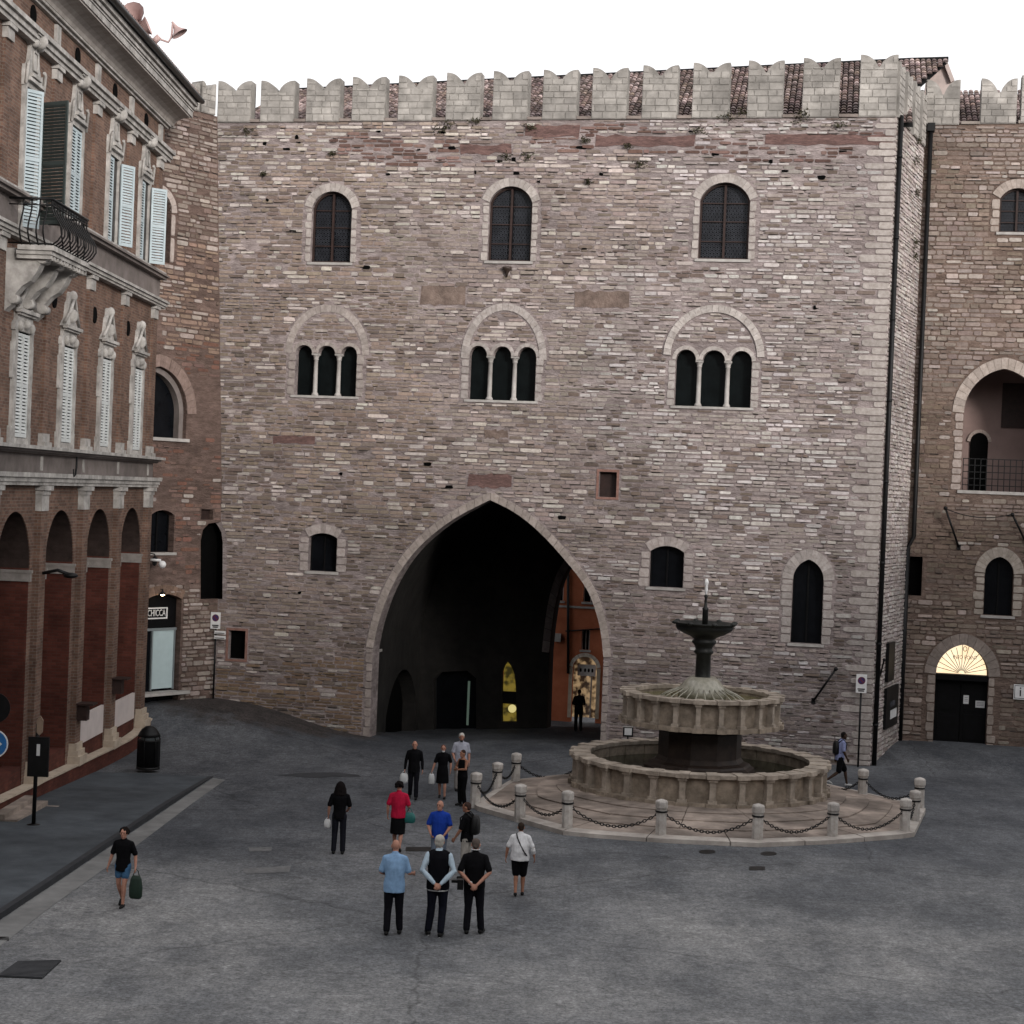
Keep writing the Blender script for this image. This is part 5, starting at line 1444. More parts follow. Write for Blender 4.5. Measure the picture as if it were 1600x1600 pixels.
# dark red lining of the piers and the portico behind
for w_ in WIN:
    a, b = w_ - aw, w_ + aw
    mb = MB(); mb.fbox(FL, b - .012, b + .002, -2.4, 4.8, -.94, -.03); mb.fbox(FL, a - .002, a + .012, -2.4, 4.8, -.94, -.03); mb.build('pier_reveal', M['brick_dark'], arc)
    for (p0, p1) in ((b - .09, b + .05), (a - .05, a + .09)):
        mb = MB(); mb.fbox(FL, p0, p1, 4.72, 4.80, -.96, .10); mb.fbox(FL, p0 + .02, p1 - .02, 4.5, 4.719, -.955, .07); mb.build('impost', M['lime_dull'], arc)
    # archivolt edge
    inn = [(w_ - aw * math.cos(math.pi * i / 20), 4.85 + aw * math.sin(math.pi * i / 20)) for i in range(21)]; o_ = offset_line(inn, .16)
    mb = MB()
    for i in range(20): mb.prism(FL, [inn[i + 1], inn[i], o_[i], o_[i + 1]][::-1], .0, .03, back=False)
    mb.build('archivolt', M['brick'], arc)
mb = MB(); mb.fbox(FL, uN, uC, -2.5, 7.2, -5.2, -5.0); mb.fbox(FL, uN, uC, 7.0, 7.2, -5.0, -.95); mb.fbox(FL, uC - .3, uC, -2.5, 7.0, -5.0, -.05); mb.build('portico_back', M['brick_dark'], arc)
# body: end walls, back and roof
mb = MB(); mb.add([FL.P(uC, -2.5, 0), FL.P(uC, 20, 0), FL.P(uC, 20, -9), FL.P(uC, -2.5, -9)], [(0, 3, 2, 1)]); mb.add([FL.P(uN, -2.5, 0), FL.P(uN, 20, 0), FL.P(uN, 20, -9), FL.P(uN, -2.5, -9)], [(0, 1, 2, 3)]); mb.build('end_wall', M['brick'], arc)
# pilasters
for k, p in enumerate(PIL):
    hw_ = .31; e = min(p + hw_, uC + .02)
    ins = p - hw_
    b0 = vbL(p)
    # ground floor order
    for (d, wz, v1) in ((0, .16, 6.9),):
        mb = MB(); mb.fbox(FL, ins, e, b0 + .2, v1, .0, wz); mb.build('pilaster', M['brick'], arc)
    mb = MB(); mb.fbox(FL, ins - .1, e + .1, 6.9, 7.02, .0, .28); mb.fbox(FL, ins - .04, e + .04, 6.78, 6.899, .0, .22); mb.fbox(FL, ins - .02, e + .02, 6.35, 6.779, .0, .185); mb.build('capital', M['plaster_white'], arc)
    z0 = max(b0 + .35, -1.15)
    mb = MB(); zb = b0 + .45
    mb.fbox(FL, ins - .14, e + .14, zb, zb + .26, .0, .36); mb.fbox(FL, ins - .09, e + .09, zb + .261, zb + .42, .0, .29); mb.fbox(FL, ins - .04, e + .04, zb + .421, zb + .62, .0, .23)
    mb.build('pilaster_base', M['cream'], arc)
    # first floor
    mb = MB(); mb.fbox(FL, ins + .06, e - .06, 8.4, 12.7, .0, .09); mb.build('pilaster', M['brick'], arc)
    mb = MB(); mb.fbox(FL, ins - .04, e + .04, 8.06, 8.18, .0, .2); mb.fbox(FL, ins, e, 8.181, 8.399, .0, .14); mb.build('pilaster_base', M['plaster_white'], arc)
    mb = MB(); mb.fbox(FL, ins - .02, e + .02, 13.02, 13.12, .0, .2); mb.fbox(FL, ins + .03, e - .03, 12.7, 13.019, .0, .14); mb.build('capital', M['plaster_white'], arc)
    # second floor
    mb = MB(); mb.fbox(FL, ins + .06, e - .06, 14.4, 17.75, .0, .08); mb.build('pilaster', M['brick'], arc)
    mb = MB(); mb.fbox(FL, ins - .02, e + .02, 18.02, 18.12, .0, .2); mb.fbox(FL, ins + .03, e - .03, 17.75, 18.019, .0, .14); mb.build('capital', M['plaster_white'], arc)
    mb = MB(); mb.fbox(FL, ins + .1, e - .1, 18.52, 19.2, .0, .08); mb.build('frieze_post', M['plaster_white'], arc)
    mb = MB(); mb.fbox(FL, ins + .2, e - .2, 7.42, 7.8, .0, .05); mb.build('frieze_post', M['plaster_white'], arc)
# horizontal bands
M['cove'] = mat('cove_plaster', (.40, .37, .34), (.28, .25, .23), rough=.9, bump=.2, stain=.2)
def bandL(name, m, prof):
    """prof: list of (v0, v1, projection); butted one above the other, wrapping the far corner"""
    mb = MB()
    for v0, v1, pr in prof:
        mb.fbox(FL, uN, uC + pr, v0 + .001, v1, .0, pr)
    return mb.build(name, m, arc)
bandL('architrave', M['plaster_white'], [(7.03, 7.12, .20), (7.12, 7.24, .24), (7.24, 7.36, .3)])
bandL('lower_frieze', M['frieze'], [(7.365, 7.84, .03)])
bandL('first_floor_ledge', M['frieze'], [(7.85, 7.90, .16), (7.90, 7.96, .26)])
bandL('first_floor_ledge', M['plaster_white'], [(7.965, 8.055, .38)])
bandL('string_course', M['plaster_white'], [(13.13, 13.2, .22), (13.2, 13.3, .27), (13.3, 13.38, .33)])
bandL('middle_frieze', M['frieze'], [(13.385, 14.1, .03)])
bandL('second_floor_ledge', M['frieze'], [(14.11, 14.2, .22), (14.2, 14.26, .3)])
bandL('second_floor_ledge', M['plaster_white'], [(14.265, 14.36, .2)])
bandL('upper_architrave', M['plaster_white'], [(18.13, 18.24, .2), (18.24, 18.38, .26), (18.38, 18.5, .34)])
bandL('cornice', M['plaster_white'], [(19.25, 19.32, .10), (19.33, 19.4, .18)])
mb = MB()
cv = [(.0, 19.405), (.19, 19.405), (.22, 19.5), (.3, 19.6), (.42, 19.68), (.58, 19.73), (.74, 19.75), (.74, 19.8), (0, 19.8)]
a_ = [FL.P(uN, v, w_) for w_, v in cv]; b_ = [FL.P(uC + .5, v, w_) for w_, v in cv]; m_ = len(cv)
mb.add(a_ + b_, [tuple(range(m_))[::-1], tuple(range(m_, 2 * m_))] + [(i_, (i_ + 1) % m_, m_ + (i_ + 1) % m_, m_ + i_) for i_ in range(m_)])
mb.build('cornice_cove', M['cove'], arc)
bandL('cornice_top', M['plaster_white'], [(19.805, 19.98, .78), (20.0, 20.05, .80), (20.07, 20.18, .84), (20.2, 20.34, .92)])
# eaves of the roof: row of tile ends on a dark edge
mb = MB(); E = 1.02
pr = [(E, 20.36), (E, 20.52), (-6, 22.0), (-6, 21.8)]
a_ = [FL.P(uN, v, w_) for w_, v in pr]; b_ = [FL.P(uC + E, v, w_) for w_, v in pr]
mb.hexa(a_, b_); rf = mb.build('roof', M['tile'], arc)
mb = MB(); mb.tube([FL.P(uN, 20.42, E + .03), FL.P(uC + E, 20.42, E + .03)], .09, 8); mb.build('gutter', M['iron'], rf)
mb = MB(); u = uN + .1
while u < uC + E - .1:
    k = R.uniform(.6, 1.3); c = (k, k * .93, k * .9)
    P0, P1 = FL.P(u, 20.56, E - .02), FL.P(u, 20.56 + .245 * 3, E - 3.0)
    mb.tube([P0, P1], .085, 6, col=c); u += .22
o = mb.build('roof_tiles', M['tile'], rf); o['kind'] = 'stuff'

def shutter(F, u0, u1, v0, v1, w, m, parent, hinge=None, ang=0.0, cols=1, name='shutter'):
    """louvred shutter leaf; when open it swings on its hinge side by ang degrees out of the wall"""
    sh = bpy.data.objects.new(name, None); COL.objects.link(sh); sh.parent = parent; WO[sh.name] = WO[parent.name]
    G = F
    if hinge is not None:
        hu = u0 if hinge == 0 else u1
        o = F.P(hu, 0, w); th = math.radians(ang)
        d = F.u * math.cos(th) + F.n * math.sin(th) if hinge == 0 else F.u * math.cos(th) - F.n * math.sin(th)
        G = Frame((o.x, o.y), (d.x, d.y)); L_ = u1 - u0
        u0, u1 = (0, L_) if hinge == 0 else (-L_, 0); w = 0
    f = .07; vm = (v0 + v1) / 2; mb = MB()
    mb.fbox(G, u0, u0 + f, v0, v1, w, w + .045); mb.fbox(G, u1 - f, u1, v0, v1, w, w + .045)
    for (a, b) in ((v0, v0 + .1), (vm - .05, vm + .05), (v1 - .08, v1)): mb.fbox(G, u0 + f, u1 - f, a, b, w + .001, w + .044)
    mb.build('shutter_frame', m, sh)
    mb = MB()
    for (a, b) in ((v0 + .1, vm - .05), (vm + .05, v1 - .08)):
        n = int((b - a) / .085)
        for k in range(n):
            v = a + (b - a) * (k + .5) / n
            q = [G.P(u0 + f, v - .03, w + .04), G.P(u1 - f, v - .03, w + .04), G.P(u1 - f, v + .025, w + .005), G.P(u0 + f, v + .025, w + .005)]
            r_ = [p + Vector((0, 0, .012)) for p in q]; mb.hexa(q, r_)
    o = mb.build('slats', m, sh); o['kind'] = 'stuff'
    return sh

def curve_head(c, W, v0, v1, kind):
    """silhouette of a carved window head"""
    h = v1 - v0
    if kind == 1:
        R_ = [(W, 0), (W, .10), (W * .96, .14), (W * .82, .16), (W * .80, .30), (W * .95, .34), (W * .78, .42), (W * .55, .5), (W * .48, .64), (W * .42, .78), (W * .25, .84), (W * .22, .97), (W * .1, 1.0)]
    else:
        R_ = [(W, 0), (W * 1.02, .22), (W * .98, .36), (W * .8, .30), (W * .62, .42), (W * .5, .6), (W * .46, .74), (W * .62, .78), (W * .62, .86), (W * .4, .9), (W * .2, 1.0)]
    p = [(c + x, v0 + y * h) for x, y in R_]; return p + [(2 * c - u, v) for u, v in p[::-1]]
def carved(c, v0, v1, W, kind, win):
    p = curve_head(c, W, v0, v1, kind)
    mb = MB(); mb.prism(FL, p, .0, .1, back=False); mb.build('window_head', M['plaster_white'], win)
    h = v1 - v0
    if kind == 1:
        mb = MB(); mb.tube([FL.P(c - W * .9, v0 + h * .40, .13), FL.P(c - W * .4, v0 + h * .62, .16), FL.P(c, v0 + h * .9, .18), FL.P(c + W * .4, v0 + h * .62, .16), FL.P(c + W * .9, v0 + h * .40, .13)], .05, 6)
        mb.fbox(FL, c - W * .95, c + W * .95, v0 + h * .30, v0 + h * .36, .1, .24); mb.fbox(FL, c - W * .85, c + W * .85, v0 + h * .26, v0 + h * .299, .1, .18)
        mb.build('broken_pediment', M['plaster_white'], win)
        for (uu, vv, rx, rz) in ((c, v0 + h * .56, .16, .2), (c, v0 + h * .13, .14, .13), (c - W * .6, v0 + h * .08, .09, .14), (c + W * .6, v0 + h * .08, .09, .14), (c, v0 + h * .92, .13, .16)):
            mb = MB(); mb.ball(FL.P(uu, vv, .13), rx, .09, rz, n=8, m=6); mb.build('carving', M['plaster_white'], win)
    else:
        mb = MB(); mb.fbox(FL, c - W * .5, c + W * .5, v0 + h * .2, v0 + h * .26, .1, .2); mb.fbox(FL, c - W * .85, c + W * .85, v0 + h * .1, v0 + h * .16, .1, .2)
        mb.tube([FL.P(c - .2, v0 + h * .34, .12), FL.P(c - .2, v0 + h * .66, .12), FL.P(c + .2, v0 + h * .66, .12), FL.P(c + .2, v0 + h * .34, .12)], .025, 5, closed=True)
        mb.tube([FL.P(c - W, v0 + h * .02, .12), FL.P(c - W * 1.0, v0 + h * .38, .16), FL.P(c - W * .85, v0 + h * .42, .16)], .045, 6)
        mb.tube([FL.P(c + W, v0 + h * .02, .12), FL.P(c + W * 1.0, v0 + h * .38, .16), FL.P(c + W * .85, v0 + h * .42, .16)], .045, 6)
        mb.build('moulding', M['plaster_white'], win)
        mb = MB(); mb.ball(FL.P(c, v0 + h * .86, .2), .22, .17, .2); mb.ball(FL.P(c - .25, v0 + h * .8, .16), .12); mb.ball(FL.P(c + .25, v0 + h * .8, .16), .12)
        mb.fbox(FL, c - .42, c + .42, v0 + h * .92, v0 + h * 1.0, .1, .3); mb.build('shell_carving', M['plaster_white'], win)

for i, c in enumerate(WIN):
    # first floor: closed white louvres in a white carved surround
    win = bpy.data.objects.new('window', None); COL.objects.link(win); win.parent = arc; WO[win.name] = WO[arc.name]
    v0, v1 = 8.3, Z['win1t']
    mb = MB()
    for sgn in (-1, 1):
        a, b = c + sgn * .56, c + sgn * .80
        mb.fbox(FL, min(a, b), max(a, b), 8.06, v1, .0, .1)
        mb.fbox(FL, min(c + sgn * .78, c + sgn * .9), max(c + sgn * .78, c + sgn * .9), v1 - 1.2, v1 - .3, .0, .08)
        mb.fbox(FL, min(c + sgn * .78, c + sgn * .92), max(c + sgn * .78, c + sgn * .92), 8.061, 8.5, .0, .08)
    mb.fbox(FL, c - .56, c + .56, 8.062, 8.22, .0, .08); mb.build('window_surround', M['plaster_white'], win)
    carved(c, v1, Z['ped1'] + .2, .86, 1, win)
    mb = MB(); mb.fbox(FL, c - .56, c + .56, 8.22, v1, .005, .02); mb.build('window_recess', M['black'], win)
    shutter(FL, c - .54, c - .01, 8.24, v1 - .05, .03, M['shutter_white'], win); shutter(FL, c + .01, c + .54, 8.24, v1 - .05, .03, M['shutter_white'], win)
    # second floor
    win = bpy.data.objects.new('window', None); COL.objects.link(win); win.parent = arc; WO[win.name] = WO[arc.name]
    v0, v1 = (13.45, 17.0) if i == 3 else (14.38, 16.95)
    mb = MB()
    for sgn in (-1, 1): mb.fbox(FL, min(c + sgn * .56, c + sgn * .74), max(c + sgn * .56, c + sgn * .74), v0, v1, .0, .1)
    mb.build('window_surround', M['plaster_white'], win)
    carved(c, v1, 18.45, .78, 2, win)
    mb = MB(); mb.fbox(FL, c - .56, c + .56, v0, v1, .005, .022); mb.build('window_recess', M['black'], win)
    if i == 3:   # balcony door: left leaf closed, right leaf swung out and seen from its dark back
        shutter(FL, c - .54, c - .0, v0 + .05, v1 - .05, .03, M['shutter'], win, hinge=0, ang=38)
        shutter(FL, c + .02, c + .9, v0 + .3, v1 - .1, .06, M['shutter_dark'], win, hinge=1, ang=62)
    elif i == 2:
        shutter(FL, c - .54, c - .01, v0, v1 - .05, .03, M['shutter'], win); shutter(FL, c + .01, c + .54, v0, v1 - .05, .03, M['shutter'], win)
    elif i in (0, 1):
        shutter(FL, c - .54, c - .01, v0, v1 - .05, .03, M['shutter'], win)
        mb = MB(); mb.fbox(FL, c + .0, c + .5, v0 + .05, v1 - .05, .024, .034); mb.build('window_pane', M['glass'], win)
        shutter(FL, c + .56, c + 1.12, v0 + .0, v1 - .1, .14, M['shutter'], win, hinge=0, ang=50 if i == 0 else 32)
    else:
        shutter(FL, c - .54, c - .01, v0, v1 - .05, .03, M['shutter'], win); shutter(FL, c + .01, c + .54, v0, v1 - .05, .03, M['shutter'], win)
    # oculi
    mb = MB(); mb.prism(FL, [(c + .25 * math.cos(t * math.pi / 8), 18.92 + .25 * math.sin(t * math.pi / 8)) for t in range(16)], .0, .03); mb.build('oculus', M['black'], arc)
for p in PIL[1:4]:
    mb = MB(); cc = p + .75
    mb.prism(FL, [(cc + .24 * math.cos(t * math.pi / 8), 12.05 + .24 * math.sin(t * math.pi / 8)) for t in range(16)], .0, .03); mb.build('oculus', M['black'], arc)
# parapet panels between the columns and brick plinth
for i, c in enumerate(WIN[:4]):
    if i in (0, 1):
        b0 = vbL(c) + .95
        for sgn in (-1, 0, 1):
            mb = MB(); mb.fbox(FL, c + sgn * .95 - .47, c + sgn * .95 + .47, b0, b0 + .85, -.05, .03); mb.build('marble_panel', M['panel'], arc)
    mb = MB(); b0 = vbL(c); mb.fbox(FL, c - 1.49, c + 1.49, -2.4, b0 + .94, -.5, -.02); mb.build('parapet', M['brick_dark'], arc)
mb = MB()
n = 16
for k in range(n):
    ua, ub = uN + (uC - uN) * k / n, uN + (uC - uN) * (k + 1) / n
    za, zb = vbL(ua) + .44, vbL(ub) + .44
    a = [FL.P(ua, -2.5, .0), FL.P(ub, -2.5, .0), FL.P(ub, zb, .0), FL.P(ua, za, .0)]; b = [FL.P(ua, -2.5, .3), FL.P(ub, -2.5, .3), FL.P(ub, zb, .3), FL.P(ua, za, .3)]
    mb.hexa(a, b)
mb.build('brick_plinth', M['brick_dark'], arc)
mb = MB()
for k in range(n):
    ua, ub = uN + (uC - uN) * k / n, uN + (uC - uN) * (k + 1) / n
    za, zb = vbL(ua) + .445, vbL(ub) + .445
    a = [FL.P(ua, za, .0), FL.P(ub, zb, .0), FL.P(ub, zb, .34), FL.P(ua, za, .34)]; b = [p + Vector((0, 0, .05)) for p in a]
    mb.hexa(a, b)
mb.build('plinth_coping', M['cream'], arc)
# lamp spikes / cable dust on the ledge
mb = MB(); p0 = FL.P(WIN[2] + .4, 7.85, .3); mb.tube([p0, p0 - Vector((0, 0, .3)), p0 - Vector((0, .1, .5)), p0 - Vector((0, .3, .55))], .03, 6); mb.tube([p0 - Vector((0, .3, .55)), p0 - Vector((0, .35, .35))], .02, 5); mb.build('iron_hook', M['iron'], arc)
mb = MB(); p0 = FL.P(PIL[3] - .1, 4.7, .2); mb.tube([p0, p0 + FL.n * .4 + Vector((0, 0, .1)), p0 + FL.n * .7], .05, 6); mb.ball(p0 + FL.n * .75 - Vector((0, 0, .03)), .2, .2, .08); mb.build('street_lamp_head', M['iron'], arc)
for k, p in enumerate(PIL[1:3]):
    mb = MB(); q = FL.P(p + .1, 1.0 - k * .3, .16); mb.fbox(FL, p - .3, p + .25, q.z, q.z + .05, .16, .65); mb.fbox(FL, p - .2, p + .15, q.z - .45, q.z - .005, .17, .45); mb.build('wall_holder', M['wood'], arc)
# white dome camera at the corner
q = FL.P(uC - .1, 4.55, .1); mb = MB(); mb.tube([q, q + FL.n * .35], .05, 6); mb.ball(q + FL.n * .4 - Vector((0, 0, .14)), .13)
mb.build('security_camera', M['white'], loc=tuple(q), label='small white dome camera on the far corner of the brick arcade', category='security camera')

# balcony
bc = WIN[3]; bl0, bl1 = bc - 1.75, bc + 1.75; BZ = 12.78; BP = 1.15
bal = bpy.data.objects.new('balcony', None); COL.objects.link(bal); bal.parent = arc; WO[bal.name] = WO[arc.name]
mb = MB(); mb.fbox(FL, bl0, bl1, BZ, BZ + .12, .34, BP + .08); mb.fbox(FL, bl0 + .05, bl1 - .05, BZ - .1, BZ - .001, .3, BP + .02); mb.build('balcony_slab', M['plaster_white'], bal)
mb = MB(); k = bl0 + .1
while k < bl1: mb.fbox(FL, k, k + .14, BZ - .2, BZ - .101, .3, BP); k += .3
mb.build('dentils', M['plaster_white'], bal)
for cu_ in (bl0 + .45, bc, bl1 - .45):
    prof = [(0, 12.84), (1.0, 12.84), (1.0, 12.62), (.86, 12.5), (.78, 12.3), (.62, 12.05), (.42, 11.92), (.24, 11.7), (.16, 11.45), (0, 11.3)]
    mb = MB(); a = [FL.P(cu_ - .2, v, w_) for w_, v in prof]; b = [FL.P(cu_ + .2, v, w_) for w_, v in prof]; m_ = len(prof)
    mb.add(a + b, [tuple(range(m_))[::-1], tuple(range(m_, 2 * m_))] + [(i_, (i_ + 1) % m_, m_ + (i_ + 1) % m_, m_ + i_) for i_ in range(m_)])
    mb.tube([FL.P(cu_ - .23, 12.6, .88), FL.P(cu_ + .23, 12.6, .88)], .12, 10); mb.tube([FL.P(cu_ - .23, 11.6, .2), FL.P(cu_ + .23, 11.6, .2)], .12, 10)
    mb.build('console', M['plaster_white'], bal)
def bar_profile(t): return .0 + .22 * math.sin(math.pi * min(1, t * 1.25)) * (1 - t) * 1.9 - .02 * t
def bar(P0, out):
    pts = [P0 + Vector((0, 0, 1.12 * t)) + out * bar_profile(t) for t in (0, .12, .25, .38, .5, .65, .8, .92, 1)]
    mb = MB(); mb.tube(pts, .021, 6); mb.build('balcony_bar', M['iron'], bal)
k = bl0 + .06
while k <= bl1: bar(FL.P(k, BZ + .12, BP), FL.n); k += (bl1 - bl0 - .12) / 13
for wq in (.45, .65, .85, 1.02):
    bar(FL.P(bl0 + .02, BZ + .12, wq), -FL.u); bar(FL.P(bl1 - .02, BZ + .12, wq), FL.u)
for zz, r in ((BZ + 1.25, .035), (BZ + .16, .022), (BZ + 1.1, .018)):
    mb = MB(); mb.tube([FL.P(bl0 + .02, zz, .1), FL.P(bl0 + .02, zz, BP), FL.P(bl1 - .02, zz, BP), FL.P(bl1 - .02, zz, .1)], r, 6); mb.build('balcony_rail', M['iron'], bal)
mb = MB()
for k in range(28):
    u = bl0 + .1 + (bl1 - bl0 - .2) * k / 27
    mb.tube([FL.P(u + .05 * math.cos(t), BZ + 1.18 + .05 * math.sin(t), BP) for t in (0, 1.05, 2.1, 3.14, 4.2, 5.25)], .01, 4, closed=True)
o = mb.build('scroll_band', M['iron'], bal); o['kind'] = 'stuff'

# ---------------------------------------------------------------- horns of the warning siren on the roof
M['horn'] = mat('reddish_horn_metal', (.42, .30, .28), (.32, .22, .21), rough=.7, bump=0)
base = at_y(216, 84, 56.0); P_ = lambda x, y: at_y(x, y, 56.0)
sr = thing('siren_horns', 'reddish loudspeaker horns on a short mast above the eaves of the brick building', 'loudspeakers', tuple(base))
mb = MB(); mb.tube([base - Vector((0, 0, .2)), P_(214, 62), P_(216, 48)], [.16, .12, .1], 8); mb.build('mast', M['horn'], sr)
def horn(tip, mouth, r):
    d = (mouth - tip); n = 12; prev = []
    mb = MB(); pts = [tip + d * t for t in (0, .25, .5, .72, .88, 1)]; mb.tube(pts, [r * .12, r * .16, r * .3, r * .55, r * .82, r], 12, cap=False)
    pts2 = [tip + d * t for t in (.999, .9, .75, .5)]; mb.tube(pts2, [r * .97, r * .78, r * .52, r * .25], 12, cap=False)
    mb.build('horn', M['horn'], sr)
horn(P_(220, 44) + Vector((0, .5, 0)), P_(216, 30) + Vector((-.1, -.5, .05)), .40)
horn(P_(212, 52) + Vector((-.2, 0, 0)), P_(232, 40), .30)
horn(P_(269, 34), P_(281, 53), .27)
mb = MB(); mb.tube([P_(216, 66), P_(226, 63), P_(240, 64), P_(246, 60), P_(263, 66), P_(268, 58), P_(270, 36)], .035, 6); mb.tube([P_(240, 66), P_(249, 57)], .1, 6); mb.build('arm', M['horn'], sr)
# ================================================================ kerb, pavement, gutter, drains
def lift(name, pts, m, z, **k): return ground_sheet(name, pts, m, z, **k)
M['pave'] = mat('bluish_pavement', (.08, .092, .104), (.04, .047, .055), rough=.85, scale=1.2, bump=.5, bscale=30, stain=.35, stain_scale=.4)
M['gutter_strip'] = mat('pale_concrete_gutter', (.225, .224, .22), (.15, .15, .147), rough=.9, scale=2, bump=.4, bscale=30, stain=.3, stain_scale=.8)
M['kerb'] = mat('shaded_kerb_stone', (.03, .032, .037), (.018, .019, .022), rough=.8, bump=.3)  # the shadowed look of the kerb face is put into its colour
K0, K1 = gpix(-140, 1531), gpix(333, 1214)
n = 22; mb = MB(); top = MB()
for k in range(n):
    t0, t1 = k / n, (k + 1) / n
    q = []
    for t in (t0, t1):
        p = K0.lerp(K1, t); h = .12 * (1 if t < .75 else max(.12, 1 - (t - .75) / .25 * .85)); f = FL.P((p.y - LC.y), 0, .25); q.append((p, h, f))
    (p0, h0, f0), (p1, h1, f1) = q
    dn = Vector(((K1 - K0).y, -(K1 - K0).x, 0)).normalized(); w_ = dn * -.14
    z = lambda p, h: Vector((p.x, p.y, gz(p.x, p.y) + h))
    a = [z(p0, -.1), z(p1, -.1), z(p1 + w_, -.1), z(p0 + w_, -.1)]; b = [z(p0, h0), z(p1, h1), z(p1 + w_, h1), z(p0 + w_, h0)]
    g = .02; kb = MB(); kb.hexa([x.lerp(y, 0) for x, y in zip(a, b)], b); kb.build('kerb_stone', M['kerb'], kind='structure') if False else mb.hexa(a, b)
    A0, A1 = p0 + w_, p1 + w_
    m0 = [A0.lerp(f0, s / 4) for s in range(5)]; m1 = [A1.lerp(f1, s / 4) for s in range(5)]
    vs = [z(p, h0 - .006) for p in m0] + [z(p, h1 - .006) for p in m1]
    top.add(vs, [(s, 5 + s, 6 + s, 1 + s) for s in range(4)], None, True)
mb.build('kerb', M['kerb'], kind='structure')
top.build('pavement', M['pave'], kind='structure')
ground_sheet('gutter', [tuple(p.xy) for p in (gpix(-140, 1533), gpix(333, 1216), gpix(352, 1219), gpix(300, 1256), gpix(205, 1328), gpix(80, 1417), gpix(-60, 1525), gpix(-140, 1572))], M['gutter_strip'], .008)
# drains and covers
M['grate'] = mat('dark_grate_iron', (.09, .093, .10), (.05, .053, .058), rough=.6, metal=.4, bump=.1)
gpts = gp([(-4, 1527), (28, 1504), (96, 1502), (66, 1530)])
dr = thing('drain_grate', 'wide dark slotted drain grate in the asphalt at the lower left', 'drain grate', (gpts[0][0], gpts[0][1], gz(*gpts[0])))
P4 = [Vector((x, y, gz(x, y))) for x, y in gpts]
mb = MB(); up = Vector((0, 0, .012)); mb.hexa([p - up for p in P4], [p + up * .5 for p in P4]); mb.build('grate_frame', M['black'], dr)
for k in range(14):
    t0, t1 = (k + .25) / 14, (k + .7) / 14
    a, b, c, d = P4[0].lerp(P4[1], t0), P4[0].lerp(P4[1], t1), P4[3].lerp(P4[2], t1), P4[3].lerp(P4[2], t0)
    mb = MB(); mb.hexa([p + up * .3 for p in (a, b, c, d)], [p + up * 3.0 for p in (a, b, c, d)]); mb.build('grate_bar', M['grate'], dr)
def cover(px, py, rx, ry, label, sq=False):
    c = gpix(px, py); e = gpix(px + rx, py); f = gpix(px, py - ry); a = e - c; b = f - c
    pts = []
    if sq: pts = [c - a - b, c + a - b, c + a + b, c - a + b]
    else: pts = [c + a * math.cos(t * math.pi / 8) + b * math.sin(t * math.pi / 8) for t in range(16)]
    lo = [Vector((p.x, p.y, gz(p.x, p.y) - .02)) for p in pts]; hi = [Vector((p.x, p.y, gz(p.x, p.y) + .008)) for p in pts]; n_ = len(pts)
    mb = MB(); mb.add(lo + hi, [tuple(range(n_, 2 * n_))] + [(i, (i + 1) % n_, n_ + (i + 1) % n_, n_ + i) for i in range(n_)])
    mb.build('manhole_cover', M['iron'], label=label, category='manhole cover', loc=tuple(Vector((c.x, c.y, gz(c.x, c.y)))))
cover(1105, 1331, 13, 3.2, 'round iron cover in the asphalt in front of the fountain bollards')
cover(1201, 1334, 13, 3.2, 'oval dark iron cover just below the fountain steps')
cover(1183, 1357, 12, 3, 'small rectangular drain cover, nearest to the viewer of the three by the fountain', True)
cover(660, 1327, 26, 3.2, 'long narrow dark drain cover between the group of people', True)
cover(5, 1467, 9, 3, 'small dark drain at the left picture edge on the pavement side', True)
cover(622, 1378, 0.1, .1, 'x') if False else None
# old dark patch and white worn marks
M['tar'] = mat('tar_patch', (.04, .042, .046), (.025, .026, .03), rough=.9, bump=.3)
ground_sheet('tar_patch', gp([(433, 1212), (470, 1208), (520, 1207), (560, 1211), (565, 1214), (520, 1214), (500, 1216)]), M['tar'], .009, kind='structure')
M['worn'] = mat('worn_white_marking', (.145, .145, .145), (.09, .09, .092), rough=.9, bump=.3, scale=6)
for pts in ([(388, 1325), (425, 1324), (424, 1330), (390, 1331)], [(378, 1358), (455, 1353), (452, 1363), (385, 1366)]): ground_sheet('worn_marking', gp(pts), M['worn'], .009)

# ================================================================ fountain
FX = 1099.0; fc = gpix(1090, 1252); FZ = 2850.0 / fc.y
def zpix(py, px=FX): return CAMZ + ((770 + .04 * (px - 800)) - py) / FZ
RB = 199 / FZ; rimz = zpix(1181); g_ = gz(fc.x, fc.y)
cxy = (fc.x, fc.y)
ft = thing('fountain', 'round two-tiered medieval stone fountain with ribbed basins and dark bronze bowl on top', 'fountain', (fc.x, fc.y, g_))
def ringpt(r, a, z): return Vector((cxy[0] + r * math.cos(a), cxy[1] + r * math.sin(a), z))
def sector(mb, r0, r1, a0, a1, z0, z1, n=2, taper=0.0):
    for k in range(n):
        b0, b1 = a0 + (a1 - a0) * k / n, a0 + (a1 - a0) * (k + 1) / n
        lo = [ringpt(r0, b0, z0), ringpt(r1 - taper, b0, z0), ringpt(r1 - taper, b1, z0), ringpt(r0, b1, z0)]
        hi = [ringpt(r0, b0, z1), ringpt(r1, b0, z1), ringpt(r1, b1, z1), ringpt(r0, b1, z1)]
        mb.hexa(lo, hi)
M['fount_light'] = mat('fountain_trim_stone', (.45, .385, .32), (.22, .185, .15), rough=.85, scale=3.5, bump=.3, bscale=20, stain=.3, stain_scale=1.5)
